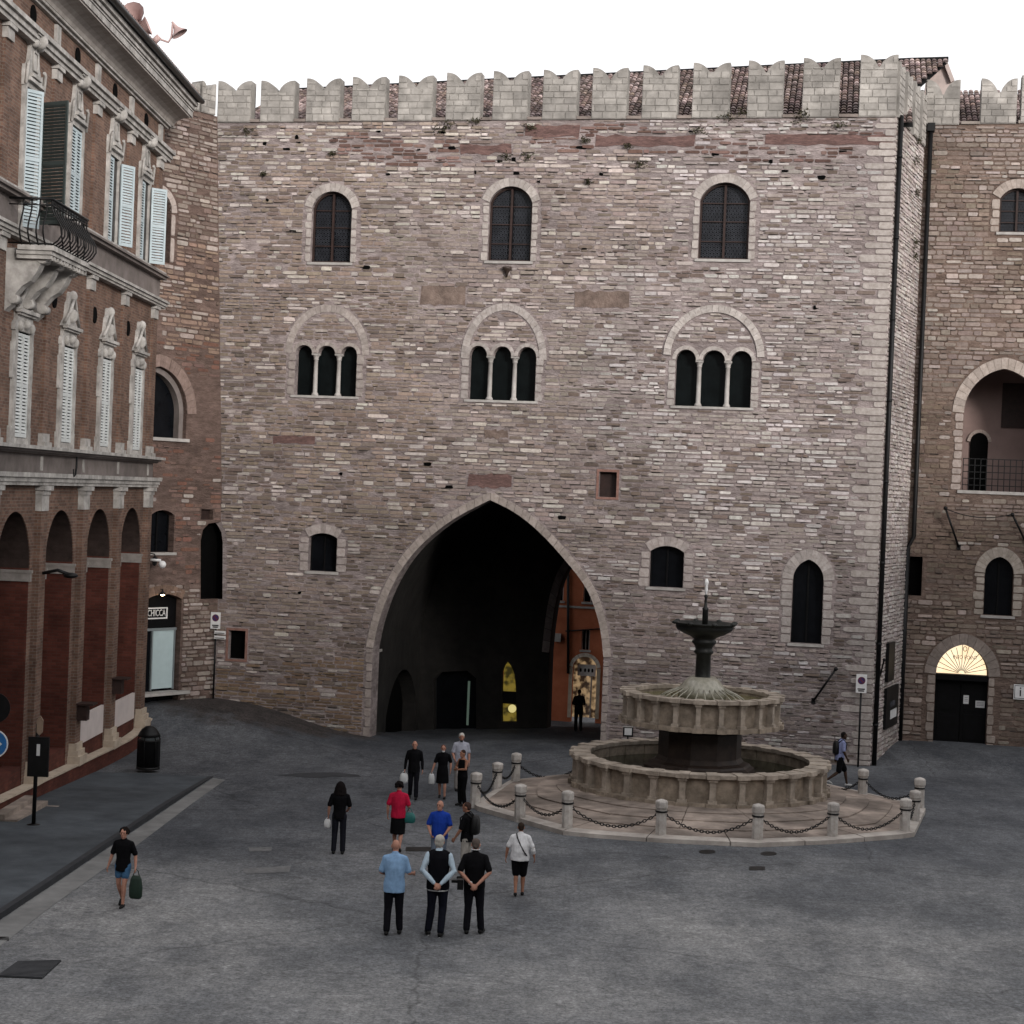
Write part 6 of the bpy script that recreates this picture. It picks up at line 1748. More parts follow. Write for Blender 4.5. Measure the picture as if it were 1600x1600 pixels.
def basin(parent, Rr, ztop, zbot, N, thick, name, pw, foot):
    da = 2 * math.pi / N
    b = bpy.data.objects.new(name, None); COL.objects.link(b); b.parent = parent; WO[b.name] = WO[parent.name]
    ri = Rr - thick
    zt = ztop - .12; zb = zbot + .13
    for k in range(N):
        a = k * da
        mb = MB(); sector(mb, ri, Rr - .2, a + .004, a + da - .004, zb, zt - .005, 2); mb.build('panel', M['fount'], b)
        mb = MB(); h = pw / Rr / 2; sector(mb, Rr - .205, Rr - .02, a - h, a + h, zb + .08, zt - .08, 1)
        sector(mb, Rr - .205, Rr + .03, a - h * 1.5, a + h * 1.5, zt - .079, zt - .002, 1); sector(mb, Rr - .205, Rr + .03, a - h * 1.5, a + h * 1.5, zb + .002, zb + .079, 1)
        mb.build('pilaster', M['fount_light'], b)
        mb = MB(); sector(mb, ri - .03, Rr - .02, a + .22 * da, a + .78 * da, zt, ztop - .02, 2); sector(mb, ri - .03, Rr + .09, a - .22 * da + .002, a + .22 * da - .002, zt, ztop, 2); mb.build('rim_stone', M['fount_light'], b)
        mb = MB(); sector(mb, ri, Rr + .02, a + .22 * da, a + .78 * da, zbot, zb - .002, 2); sector(mb, ri, Rr + .1, a - .22 * da + .002, a + .22 * da - .002, zbot, zb - .001, 2); mb.build('foot_stone', M['fount'], b)
    return b
lb = basin(ft, RB, rimz, rimz - .93, 28, .5, 'lower_basin', .17, True)
M['water'] = mat('dark_green_water', (.012, .016, .008), (.006, .008, .004), rough=.06, bump=.25, bscale=9, spec=.5, dist=.02)
mb = MB(); mb.lathe((cxy[0], cxy[1], 0), [(RB - .3, rimz - .42), (.01, rimz - .42)], 64, cap=False); mb.build('water', M['water'], lb)
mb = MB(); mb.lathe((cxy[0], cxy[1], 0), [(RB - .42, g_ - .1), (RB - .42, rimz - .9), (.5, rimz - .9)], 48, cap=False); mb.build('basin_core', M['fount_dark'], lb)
# drum carrying the upper basin
dr_ = 65 / FZ; zu = zpix(1145)
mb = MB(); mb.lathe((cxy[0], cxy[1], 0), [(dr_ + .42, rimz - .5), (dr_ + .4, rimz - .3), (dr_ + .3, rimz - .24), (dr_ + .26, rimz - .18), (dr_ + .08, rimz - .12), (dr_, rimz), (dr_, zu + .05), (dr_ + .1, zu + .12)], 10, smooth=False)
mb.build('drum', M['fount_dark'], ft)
RU = 124 / FZ; zr = zpix(1081)
ubn = basin(ft, RU, zr, zr - .93, 22, .34, 'upper_basin', .13, False)
mb = MB(); mb.lathe((cxy[0], cxy[1], 0), [(.3, zr - .95), (RU - .3, zr - .91)], 44, cap=False); mb.lathe((cxy[0], cxy[1], 0), [(RU - .3, zr - .925), (.3, zr - .965)], 44, cap=False); mb.build('basin_floor', M['fount'], ubn)
M['upwater'] = mat('pale_yellow_water', (.17, .155, .075), (.11, .10, .05), rough=.1, bump=.3, bscale=8, spec=.5, dist=.02)
mb = MB(); mb.lathe((cxy[0], cxy[1], 0), [(RU - .2, zr - .2), (.01, zr - .2)], 44, cap=False); mb.build('water', M['upwater'], ubn)
M['dome_water'] = mat('falling_water_dome', (.34, .325, .27), (.22, .21, .165), rough=.25, bump=.7, bscale=14, spec=.5, scale=9, stretch=(1, 1, .4))
mb = MB(); dm = 38 / FZ; zd = zpix(1060)
mb.lathe((cxy[0], cxy[1], 0), [(dm * 1.0, zr - .16), (dm * .99, zr + .03), (dm * .9, zr + .16), (dm * .72, zr + .33), (dm * .5, zr + .45), (dm * .3, zd)], 32); mb.build('water_dome', M['dome_water'], ft)
for k in range(26):
    a = 2 * math.pi * k / 26 + .1
    mb = MB(); mb.tube([ringpt(dm * .9, a, zr + .12), ringpt(dm * 1.15, a, zr + .04), ringpt(dm * 1.45, a, zr - .05), ringpt(dm * 1.75, a, zr - .19)], [.022, .018, .016, .02], 5); mb.build('water_jet', M['dome_water'], ft)
# bronze stem and bowl
z0, z1, zt_ = zpix(1062), zpix(1020), zpix(974)
br_ = 46 / FZ
mb = MB(); mb.lathe((cxy[0], cxy[1], 0), [(.26, z0 - .2), (.25, z0), (.225, z0 + .1), (.215, z1 - .06), (.26, z1 - .02), (.3, z1 + .04), (.24, z1 + .1), (.27, z1 + .2), (.36, z1 + .3), (.36, z1 + .35),
    (.30, z1 + .4), (.42, z1 + .48), (.62, z1 + .56), (.8, z1 + .66), (.86, zt_ - .1), (br_ - .02, zt_ - .05), (br_ + .08, zt_ - .01), (br_ + .08, zt_ + .03), (br_ - .04, zt_ + .02), (.7, zt_ - .1), (.02, zt_ - .12)], 14, cap=False)
mb.build('bronze_bowl', M['bronze'], ft)
for k in range(8):
    a = 2 * math.pi * k / 8 + .2; mb = MB(); mb.ball(ringpt(br_ + .05, a, zt_ + .02), .09, .09, .06, n=8, m=6); mb.build('bowl_spout', M['bronze'], ft)
mb = MB(); zs = zpix(948); mb.lathe((cxy[0], cxy[1], 0), [(.085, zt_ - .12), (.085, zs - .1), (.1, zs - .05), (.05, zs), (.03, zs + .25), (.06, zs + .3), (.02, zs + .38)], 10); mb.build('nozzle', M['bronze'], ft)
M['jet'] = mat('white_water_jet', (.8, .8, .8), (.6, .6, .6), rough=.3, bump=.5, bscale=30)
mb = MB(); zj = zpix(904); mb.lathe((cxy[0], cxy[1], 0), [(.02, zs + .3), (.05, zs + .5), (.045, zj - .2), (.07, zj - .1), (.03, zj)], 8); mb.build('top_water_jet', M['jet'], ft)

# steps: the hull of the bollards, falling with the square
BP_ = [(742, 1262), (812, 1284), (886, 1301), (1032, 1312), (1183, 1319), (1300, 1314), (1413, 1306), (1428, 1290), (1436, 1270), (1347, 1253), (805, 1229), (776, 1240)]
bw = [gpix(x, y) for x, y in BP_]
HL = [(735, 1264), (884, 1306), (1032, 1317), (1183, 1324), (1300, 1319), (1428, 1309), (1447, 1268), (1352, 1246)]
hullp = [gpix(x, y).xy for x, y in HL]
# the far side is hidden: mirror the near points through the fountain centre
cc = Vector(cxy)
hid = [cc * 2 - p for p in (hullp[1], hullp[2], hullp[3], hullp[4])]
hid = [Vector((h.x, min(h.y, cc.y + RB + 1.3))) for h in hid]
hullp = hullp + sorted(hid, key=lambda p: -p.x)[:] + [gpix(797, 1226).xy]
angs = sorted(hullp, key=lambda p: math.atan2(p.y - cc.y, p.x - cc.x))
def hull(pts):
    pts = sorted([(p.x, p.y) for p in pts]); 
    def half(ps):
        h = []
        for p in ps:
            while len(h) > 1 and (h[-1][0] - h[-2][0]) * (p[1] - h[-2][1]) - (h[-1][1] - h[-2][1]) * (p[0] - h[-2][0]) <= 0: h.pop()
            h.append(p)
        return h
    return half(pts)[:-1] + half(pts[::-1])[:-1]
H0 = [Vector(p) for p in hull(angs)]
st = thing('fountain_steps', 'low spreading steps of rosy stone slabs under the fountain inside the bollards', 'steps', (cxy[0], cxy[1], g_))
def ringpoly(t, n=64):
    """outline between the polygon (t=0) and the basin circle (t=1), sampled by angle"""
    out = []
    for k in range(n):
        a = 2 * math.pi * k / n; d = Vector((math.cos(a), math.sin(a))); best = None
        for i in range(len(H0)):
            p, q = H0[i] - cc, H0[(i + 1) % len(H0)] - cc; e = q - p; den = d.x * e.y - d.y * e.x
            if abs(den) < 1e-9: continue
            s_ = (p.x * e.y - p.y * e.x) / den; t_ = (p.x * d.y - p.y * d.x) / den
            if s_ > 0 and -1e-6 <= t_ <= 1 + 1e-6: best = s_ if best is None else max(best, s_)
        rad = best * (1 - t) + (RB + .05) * t
        out.append(cc + d * rad)
    return out
NS = 72
M['step_edge'] = mat('pale_step_edge', (.48, .44, .40), (.33, .295, .265), rough=.85, scale=3, bump=.25, stain=.3, stain_scale=1)
levels = [(0.0, .13), (.10, .15), (.34, .22), (.58, .29), (.82, .35)]
rings = [ringpoly(t, NS) for t, _ in levels] + [ringpoly(1.08, NS)]
zfun = lambda p, h: gz(p.x, p.y) * (1 - h * 1.2) + (rimz - .93 - .35) * (h * 1.2) + h
for li_, (t, h) in enumerate(levels):
    Ro, Ri = rings[li_], rings[li_ + 1]; hs_ = h
    per = 3 if li_ < 2 else 4
    for k0 in range(0, NS, per):
        ks = [k0 + q for q in range(per + 1)]; mb = MB()
        g = .012
        to = [Ro[k % NS] for k in ks]; ti = [Ri[k % NS] for k in ks]
        to[0] = to[0].lerp(to[1], g * 2); to[-1] = to[-1].lerp(to[-2], g * 2); ti[0] = ti[0].lerp(ti[1], g * 2); ti[-1] = ti[-1].lerp(ti[-2], g * 2)
        ti = [p.lerp(q, -.03) for p, q in zip(ti, to)]
        jz = R.uniform(-.006, .006)
        hi = [Vector((p.x, p.y, zfun(p, h) + jz)) for p in to] + [Vector((p.x, p.y, zfun(p, h) + jz + .03)) for p in ti]
        lo = [v - Vector((0, 0, .5)) for v in hi]; m_ = per + 1
        fs_ = [(q, q + 1, m_ + q + 1, m_ + q) for q in range(per)]; o_ = 2 * m_
        fs_ += [(o_ + q, o_ + q + 1, q + 1, q) for q in range(per)] + [(o_ + m_ + q + 1, o_ + m_ + q, m_ + q, m_ + q + 1) for q in range(per)]
        fs_ += [(o_, 0, m_, o_ + m_), (per, o_ + per, o_ + m_ + per, m_ + per)]
        mb.add(hi + lo, fs_); mb.build('edge_slab' if li_ == 0 else 'step_slab', M['step_edge'] if li_ == 0 else M['step'], st)

# bollards
bd = thing('stone_bollard', 'x', 'bollard', (0, 0, 0), 'stone bollards around the fountain')
mb = MB(); mb.lathe((0, 0, 0), [(.17, -.1), (.165, .05), (.155, .7), (.165, .72)], 8, smooth=False); mb.build('shaft', M['bollard'], bd)
mb = MB(); mb.lathe((0, 0, 0), [(.165, .72), (.185, .75), (.185, .88), (.16, .91), (.03, .945)], 8, smooth=False); mb.build('cap', M['bollard'], bd)
mb = MB(); mb.lathe((0, 0, 0), [(.172, .64), (.178, .66), (.172, .68)], 12); mb.build('iron_collar', M['iron'], bd)
LB = ['stone bollard at the left tip of the fountain steps', 'second bollard from the left tip on the near side of the fountain', 'bollard at the near left bend of the fountain steps',
      'bollard in front of the fountain, left of its middle', 'foremost bollard, in front of the fountain right of its middle', 'bollard before the right part of the fountain, beside the foremost one',
      'nearest of the three clustered bollards at the right end of the steps', 'middle one of three clustered bollards at the right end', 'farthest of the three clustered bollards at the right end',
      'lone bollard behind the right side of the fountain, near the walker', 'bollard behind the left end of the steps, farther of two', 'bollard behind the left tip, nearer of the two at the back']
HB = [.98, 1.0, 1.08, 1.02, 1.02, 1.0, 1.0, .98, 1.02, 1.0, 1.02, .92]
for i, p in enumerate(bw):
    b = bd if i == 0 else copy_tree(bd)
    b.location = (p.x, p.y, gz(p.x, p.y)); b['label'] = LB[i]; b.rotation_euler = (R.uniform(-.015, .015), R.uniform(-.015, .015), R.uniform(0, 1)); b.scale = (.9, .9, HB[i] * 1.07)
ghost = [Vector((-0.0, 0, 0))]
# chains
link = MB(); link.tube([(.032 * math.cos(t * math.pi / 4) * 1.0, .055 * math.sin(t * math.pi / 4), 0) for t in range(8)], .013, 4, closed=True)
CH = [(0, 1, 'left tip bollard and its near neighbour'), (1, 2, 'two left bollards, up to the near left bend'), (2, 3, 'near left bend and the left front bollard'), (3, 4, 'two front bollards'),
      (4, 5, 'foremost bollard and its right neighbour'), (5, 6, 'right front bollard and the right cluster'), (6, 7, 'nearest and middle bollards of the right cluster'), (7, 8, 'middle and far bollards of the right cluster'),
      (8, 9, 'right cluster and the lone back bollard'), (9, None, 'lone back bollard and the far side of the fountain'), (10, None, 'back left bollard and the far side of the fountain'), (0, 11, 'left tip bollard and the one behind it'), (11, 10, 'two bollards behind the left tip')]
for a, b, lab in CH:
    pa = bw[a].copy(); pa.z = gz(pa.x, pa.y) + .72
    if b is None:
        q = Vector((cxy[0] + (3.9 if a == 9 else -3.2), cxy[1] + (3.2 if a == 9 else 3.6), 0)); q.z = gz(q.x, q.y) + .6; pb = q
    else: pb = bw[b].copy(); pb.z = gz(pb.x, pb.y) + .72
    L_ = (pb - pa).length; sag = min(.48, .06 + L_ * .17); N_ = max(5, int(L_ * 1.12 / .085)); mb = MB()
    for k in range(N_):
        t = (k + .5) / N_; p = pa.lerp(pb, t) - Vector((0, 0, sag * (1 - (2 * t - 1) ** 2)))
        d = (pb - pa).normalized() + Vector((0, 0, sag * 4 * (2 * t - 1) / L_)); d.normalize()
        s_ = d.cross(Vector((0, 0, 1))).normalized(); n_ = s_.cross(d)
        if k % 2: s_ = n_
        o3 = len(mb.v); mb.add([p + s_ * x + d * y + s_.cross(d) * z for x, y, z in link.v], link.f, None, True)
    mb.build('chain', M['iron'], loc=tuple(pa), label='black chain hanging between the ' + lab, category='chain', group='chains between the fountain bollards')
# far end bollards hidden behind the fountain carry the two chains
for q in (Vector((cxy[0] + 3.9, cxy[1] + 3.2, 0)), Vector((cxy[0] - 3.2, cxy[1] + 3.6, 0))): pass

# small notice on a post behind the fountain
p = at_y(981, 1150, 60.5); gzp = gz(p.x, p.y); t = thing('notice_post', 'short black post with a small white notice behind the left side of the fountain', 'notice', (p.x, p.y, gzp))
mb = MB(); mb.tube([(p.x, p.y, gzp), (p.x, p.y, p.z + .35)], .03, 8); mb.build('post', M['iron'], t)
FN = Frame((p.x, p.y), (1, 0)); mb = MB(); mb.fbox(FN, -.17, .17, p.z - .02, p.z + .34, .03, .06); mb.build('board', M['iron'], t)
mb = MB(); mb.fbox(FN, -.12, .12, p.z + .04, p.z + .27, .061, .07); mb.build('white_notice', M['paper'], t)
mb = MB(); mb.fbox(FN, -.2, .16, p.z + .30, p.z + .34, .061, .08); mb.build('top_strip', M['lime'], t)

# litter bin
p = gpix(231, 1206); zb = gz(p.x, p.y) + .1
t = thing('litter_bin', 'black domed litter bin standing at the end of the arcade plinth', 'litter bin', (p.x, p.y, zb))
FN = Frame((p.x, p.y), (1, 0)); r_ = .32
mb = MB(); mb.lathe((p.x, p.y, zb), [(r_, .06), (r_, .82), (r_ + .02, .84), (r_ + .02, .88)], 20); mb.build('body', M['iron'], t)
for k in range(6):
    a = math.pi / 3 * k + .3; mb = MB(); mb.tube([(p.x + (r_ + .01) * math.cos(a), p.y + (r_ + .01) * math.sin(a), zb + z_) for z_ in (.02, .9)] + [(p.x + r_ * .75 * math.cos(a), p.y + r_ * .75 * math.sin(a), zb + 1.1)], .018, 6); mb.build('rib', M['iron'], t)
mb = MB(); mb.lathe((p.x, p.y, zb), [(r_ + .03, .98), (r_ * .95, 1.08), (r_ * .7, 1.2), (r_ * .35, 1.28), (.02, 1.3)], 20); mb.build('dome_lid', M['iron'], t)
mb = MB(); mb.lathe((p.x, p.y, zb), [(r_ * .8, .88), (r_ * .8, .98)], 16); mb.build('inner_liner', M['alu'], t)
mb = MB(); mb.lathe((p.x, p.y, zb), [(r_ + .04, .0), (r_ + .03, .07)], 20); mb.build('foot_ring', M['iron'], t)

# post with timetable and wooden arrow at the arcade
p = gpix(52, 1296); zb = gz(p.x, p.y) + .1
t = thing('sign_post', 'dark post with black panel, small white label and wooden finger on top, before the arcade', 'sign post', (p.x, p.y, zb))
FN = Frame((p.x, p.y), (1, 0)); k_ = p.y / 2850
hz = lambda py: p.z + (1296 - py) * k_
mb = MB(); mb.tube([(p.x, p.y, zb), (p.x + .02, p.y, hz(1130))], .05, 8); mb.build('post', M['iron'], t)
mb = MB(); mb.fbox(FN, -.17, .33, hz(1212), hz(1150), .04, .12); mb.build('black_panel', M['iron'], t)
mb = MB(); mb.fbox(FN, .04, .12, hz(1179), hz(1161), .121, .13); mb.build('white_label', M['paper'], t)
M['oldwood'] = mat('weathered_wood', (.26, .19, .14), (.16, .11, .08), rough=.9)
mb = MB(); mb.prism(FN, [(.0, hz(1143)), (.07, hz(1148)), (.14, hz(1143)), (.15, hz(1124)), (.08, hz(1117)), (.0, hz(1124))], .0, .05); mb.build('wooden_finger', M['oldwood'], t)
mb = MB(); mb.lathe((p.x, p.y, zb), [(.16, -.02), (.16, .02), (.06, .04)], 12); mb.build('base_plate', M['iron'], t)
# blue round sign cut by the left edge
p = gpix(-14, 1302); zb = gz(p.x, p.y) + .1; k_ = p.y / 2850
t = thing('round_road_sign', 'round blue road sign with a white arrow, cut by the left edge of the picture', 'road sign', (p.x, p.y, zb)); FN = Frame((p.x, p.y), (1, 0)); zc = p.z + (1302 - 1161) * k_
mb = MB(); mb.tube([(p.x, p.y, zb), (p.x, p.y, zc + 1.3)], .035, 8); mb.build('post', M['iron'], t)
def disc(cz, r, w0, w1, n=24, cu=0): return [(cu + r * math.cos(2 * math.pi * k / n), cz + r * math.sin(2 * math.pi * k / n)) for k in range(n)], w0, w1
mb = MB(); a_, b_, c_ = disc(zc, .34, .04, .055); mb.prism(FN, a_, b_, c_); mb.build('white_disc', M['white'], t)
mb = MB(); a_, b_, c_ = disc(zc, .31, .056, .06); mb.prism(FN, a_, b_, c_); mb.build('blue_disc', M['sign_bright_blue'], t)
mb = MB(); mb.prism(FN, [(-.2, zc + .04), (-.2, zc - .04), (.06, zc - .04), (.06, zc - .12), (.2, zc), (.06, zc + .12), (.06, zc + .04)], .061, .065); mb.build('white_arrow', M['white'], t)
mb = MB(); a_, b_, c_ = disc(zc + .85, .36, .04, .055); mb.prism(FN, a_, b_, c_); mb.build('black_disc_back', M['iron'], t)
# stone step block below the first column
p = gpix(14, 1287)
mb = MB(); q = FL.P(FL.uv(30, 1280)[0], 0, .3)
for k in range(3):
    s = MB(); u0_ = FL.uv(20, 1285)[0]; s.fbox(FL, u0_ - 3.0, u0_ - .2, -3, gz(q.x, q.y) + .38 - k * .12, .35 + .3 * k - (.3 if k else 0), .65 + .3 * k)
    s.build('entrance_step', M['step'], arc)
# ================================================================ people
SK = {'pink': (.42, .22, .16), 'tan': (.30, .15, .10), 'dark': (.05, .03, .022)}
def pmat(name, c, rough=.85):
    if name not in M: M[name] = mat(name, c, tuple(x * .72 for x in c), rough=rough, scale=9, bump=.5, bscale=16, dist=.012, spec=.08)
    return M[name]
def baked(mb, vox, name, m, parent, smooth_it=4):
    me = mb.mesh(name); o = bpy.data.objects.new(name, me); COL.objects.link(o)
    r = o.modifiers.new('r', 'REMESH'); r.mode = 'VOXEL'; r.voxel_size = vox; r.use_smooth_shade = True
    s = o.modifiers.new('s', 'SMOOTH'); s.iterations = smooth_it; s.factor = .5
    dg = bpy.context.evaluated_depsgraph_get(); me2 = bpy.data.meshes.new_from_object(o.evaluated_get(dg))
    bpy.data.objects.remove(o); bpy.data.meshes.remove(me)
    me2.materials.clear(); me2.materials.append(m)
    if name not in ('body', 'shoe'):
        amp = .007 if name != 'hair' else .007; sd_ = R.uniform(0, 50); fr = (9, 4.5) if name != 'hair' else (26, 14)
        nv = [v.normal.copy() for v in me2.vertices]
        for v, n_ in zip(me2.vertices, nv):
            q = v.co; v.co = q + n_ * (amp * noise.noise(Vector((q.x * fr[0] + sd_, q.y * fr[0], q.z * fr[1] + q.x * 3))) + amp * .5 * noise.noise(Vector((q.x * 22, q.y * 22, q.z * 16 + sd_))))
    me2.polygons.foreach_set('use_smooth', [True] * len(me2.polygons))
    ob = bpy.data.objects.new(name, me2); COL.objects.link(ob); ob.parent = parent; WO[ob.name] = (0, 0, 0)
    return ob
def limb(mb, pts, rs, n=10):
    pts = [Vector(p) for p in pts]
    mb.tube(pts, rs, n)
    for p, r in zip(pts, rs): mb.ball(p, r * .995, n=10, m=6)
def torso(mb, secs, n=16):
    """secs: (x, y, z, rx, ry)"""
    vs = []
    for x, y, z, rx, ry in secs:
        for k in range(n):
            t = 2 * math.pi * k / n; vs.append((x + rx * math.cos(t), y + ry * math.sin(t), z))
    fs = [(j * n + k, j * n + (k + 1) % n, (j + 1) * n + (k + 1) % n, (j + 1) * n + k) for j in range(len(secs) - 1) for k in range(n)]
    fs += [tuple(range(n))[::-1], tuple((len(secs) - 1) * n + k for k in range(n))]
    mb.add(vs, fs, None, True)

def person(label, foot, head_px, facing=0, pose=None, top='polo', topc=(.005, .005, .005), sleeve='short', bottom='trousers', botc=(.007, .007, .010),
           skin='pink', hair='short', hairc=(.03, .02, .015), shoec=(.015, .015, .015), fat=1.0, vest=None, bag=None, extra=None, headturn=0, Hh=None, belt=None):
    px, py = foot; G = gpix(px, py); G.z = gz(G.x, G.y)
    H = Hh or (py - head_px) * G.y / 2850.0 / math.cos(.12) * 1.0
    S = H / 1.75
    pose = pose or {}
    t = thing('person', label, 'person', tuple(G)); t.rotation_euler = (0, 0, math.radians(facing)); t.scale = (S, S, S); WO[t.name] = (0, 0, 0)
    V = Vector; J = dict(hipL=(-.09, 0, .93), hipR=(.09, 0, .93), kneeL=(-.10, .02, .50), kneeR=(.10, .02, .50), ankL=(-.11, -.02, .085), ankR=(.11, -.02, .085),
                         shL=(-.178, 0, 1.405), shR=(.178, 0, 1.405), elL=(-.245, -.02, 1.15), elR=(.245, -.02, 1.15), wrL=(-.25, .06, .90), wrR=(.25, .06, .90), lean=0.0)
    J.update(pose)
    for k in J:
        if isinstance(J[k], tuple): J[k] = V(J[k])
    ln = J['lean']; up = lambda p: V((p[0], p[1] + max(0, p[2] - .93) * ln, p[2]))
    for k in ('shL', 'shR', 'elL', 'elR', 'wrL', 'wrR'):
        J[k] = up(J[k])
    f = fat; hd = up((0, .03, 1.63)); nk = up((0, 0, 1.49))
    # ---- one continuous body: trunk, neck, head, arms with hands, legs with feet
    b = MB()
    sec = [(.0, 0, .86, .15 * f, .11 * f), (0, 0, .95, .165 * f, .12 * f), (0, 0, 1.08, .145 * f, .11 * f + (f - 1) * .12), (0, 0, 1.25, .16 * f, .12 * f), (0, 0, 1.38, .17, .11), (0, 0, 1.455, .13, .08), (0, 0, 1.50, .06, .06)]
    secs = lambda d, lo=0, hi=9: [(up((x, y, z))[0], up((x, y, z))[1], z, rx + d, ry + d) for x, y, z, rx, ry in sec[lo:hi]]
    torso(b, secs(0))
    limb(b, [nk - V((0, 0, .05)), nk + V((0, .01, .06)), hd - V((0, .01, .05))], [.062, .055, .056])
    th = math.radians(headturn); rot = Matrix.Rotation(th, 3, 'Z')
    def hp(x, y, z): return hd + rot @ V((x, y, z))
    b.ball(hp(0, 0, .02), .074, .092, .102, n=16, m=12, rot=rot); b.ball(hp(0, .025, -.05), .056, .066, .066, n=12, m=10, rot=rot)
    b.tube([hp(0, .085, .03), hp(0, .113, -.012), hp(0, .09, -.025)], [.010, .017, .014], 8)
    b.ball(hp(-.078, 0, .0), .012, .022, .032, rot=rot); b.ball(hp(.078, 0, .0), .012, .022, .032, rot=rot)
    b.ball(hp(0, .088, -.055), .024, .014, .010, rot=rot); b.ball(hp(0, .075, -.095), .026, .022, .018, rot=rot)
    b.tube([hp(-.05, .08, .045), hp(0, .092, .05), hp(.05, .08, .045)], .010, 6)
    for s in 'LR':
        sg = -1 if s == 'L' else 1
        sh, el, wr = J['sh' + s], J['el' + s], J['wr' + s]
        limb(b, [nk - V((0, 0, .06)), sh.lerp(nk, .35) + V((0, 0, -.012)), sh], [.05, .05, .05]); limb(b, [sh, sh.lerp(el, .5), el, el.lerp(wr, .35), wr], [.054 * f ** .5, .046, .04, .039, .026])
        d = (wr - el).normalized(); side = V(pose.get('palm' + s, (sg, 0, 0))) ; side = (side - d * side.dot(d)).normalized(); w2 = d.cross(side).normalized()
        pc = wr + d * .05; mbp = [wr, wr + d * .04, wr + d * .085]
        for q in (-.025, -.008, .009, .026): limb(b, [wr + w2 * q * .6 + d * .01, wr + d * .085 + w2 * q], [.014, .0135], 6)
        curl = pose.get('curl', .5)
        for q, L_ in ((-.030, .058), (-.010, .07), (.010, .075), (.030, .068)):
            k0 = wr + d * .085 + w2 * q; k1 = k0 + (d * (1 - curl * .4) - side * curl * .5).normalized() * L_ * .5; k2 = k1 + (d * (1 - curl) - side * curl).normalized() * L_ * .5
            limb(b, [k0, k1, k2], [.0105, .0095, .008], 6)
        fwd = w2 * (1 if w2.y > 0 else -1)
        limb(b, [wr + d * .03 + fwd * .02, wr + d * .06 + fwd * .045, wr + d * .085 + fwd * .05 - side * .012], [.013, .0115, .0095], 6)
        hi, kn, an = J['hip' + s], J['knee' + s], J['ank' + s]
        limb(b, [hi, hi.lerp(kn, .5), kn, kn.lerp(an, .3), kn.lerp(an, .75), an], [.088 * f ** .7, .073 * f ** .5, .053, .056, .038, .036])
        fa = math.radians(pose.get('toe' + s, 0)); fd = V((math.sin(fa), math.cos(fa), 0)); tz = pose.get('heel' + s, 0)
        foot_ = [an + V((0, 0, -.045)) - fd * .03, an + V((0, 0, -.05)) + fd * .06, an + V((0, 0, -.058 - tz)) + fd * .15]
        limb(b, foot_, [.036, .036, .026], 8)
    # the lower body under long clothes is left to the clothes
    body = baked(b, .0095, 'body', pmat('skin_' + skin, SK[skin], .6), t, 2)
    # ---- face
    if facing and 60 < abs(facing) < 300:
        for sx in (-.028, .028):
            e = MB(); e.ball(hp(sx, .087, .022), .011, .007, .008, n=8, m=6); e.build('eye', M['iron'], t)
        e = MB(); e.tube([hp(-.02, .1, -.055), hp(0, .104, -.057), hp(.02, .1, -.055)], .004, 5); e.build('mouth', pmat('lip', (.25, .08, .07)), t)
    # ---- top garment
    d_ = .016
    g = MB()
    if top == 'tank': torso(g, [s_ for s_ in secs(.014, 1, 6)])
    else:
        low = .86 if top != 'shirt_out' else .80
        ss = secs(d_ + .006, 0, 7); ss[0] = (ss[0][0], ss[0][1], low, ss[0][3] + .012, ss[0][4] + .014)
        if top == 'dress': ss = [(0, -.01, .50, .215, .20), (0, -.01, .75, .20, .165)] + ss[1:]
        torso(g, ss)
        limb(g, [nk - V((0, 0, .05)), nk + V((0, 0, .018))], [.082, .066])
        for s in 'LR':
            sh, el, wr = J['sh' + s], J['el' + s], J['wr' + s]
            limb(g, [nk - V((0, 0, .045)), sh.lerp(nk, .4) + V((0, 0, -.008)), sh], [.066, .064, .064 * f ** .4])
            if sleeve == 'short': limb(g, [sh, sh.lerp(el, .5), sh.lerp(el, .82)], [.066 * f ** .4, .062, .064])
            elif sleeve == 'long': limb(g, [sh, sh.lerp(el, .5), el, el.lerp(wr, .5), el.lerp(wr, .97)], [.064, .058, .05, .047, .036])
            else: limb(g, [sh, sh.lerp(el, .3)], [.07, .064])
    cm = pmat('cloth_%02x%02x%02x' % tuple(int(min(c, 1) * 255) for c in topc), topc)
    baked(g, .0115, {'polo': 'polo_shirt', 'tank': 'tank_top', 'dress': 'dress', 'blouse': 'blouse'}.get(top, 'shirt'), cm, t)
    if vest:
        g = MB(); ss = secs(d_ + .018, 0, 7); ss[0] = (ss[0][0], ss[0][1], .82, ss[0][3] + .015, ss[0][4] + .016); torso(g, ss)
        for s in 'LR':
            sh = J['sh' + s]; limb(g, [nk - V((sh.x * -.25, 0, .04)), sh.lerp(nk, .4) + V((0, 0, 0)), V((sh.x * .88, sh.y, sh.z + .01))], [.07, .07, .066])
        baked(g, .012, 'waistcoat', pmat('vest_cloth', vest), t)
        g = MB(); g.tube([nk + V((.068 * math.cos(a), .062 * math.sin(a), .005)) for a in [k * math.pi / 6 for k in range(12)]], .018, 6, closed=True); g.build('collar', cm, t)
    elif top in ('polo', 'shirt_out'):
        g = MB(); g.tube([nk + V((.064 * math.cos(a), .06 * math.sin(a), .012)) for a in [k * math.pi / 6 for k in range(12)]], .014, 6, closed=True); g.build('collar', cm, t)
    # ---- bottom garment
    bm_ = pmat('cloth_%02x%02x%02x' % tuple(int(c * 255) for c in botc), botc)
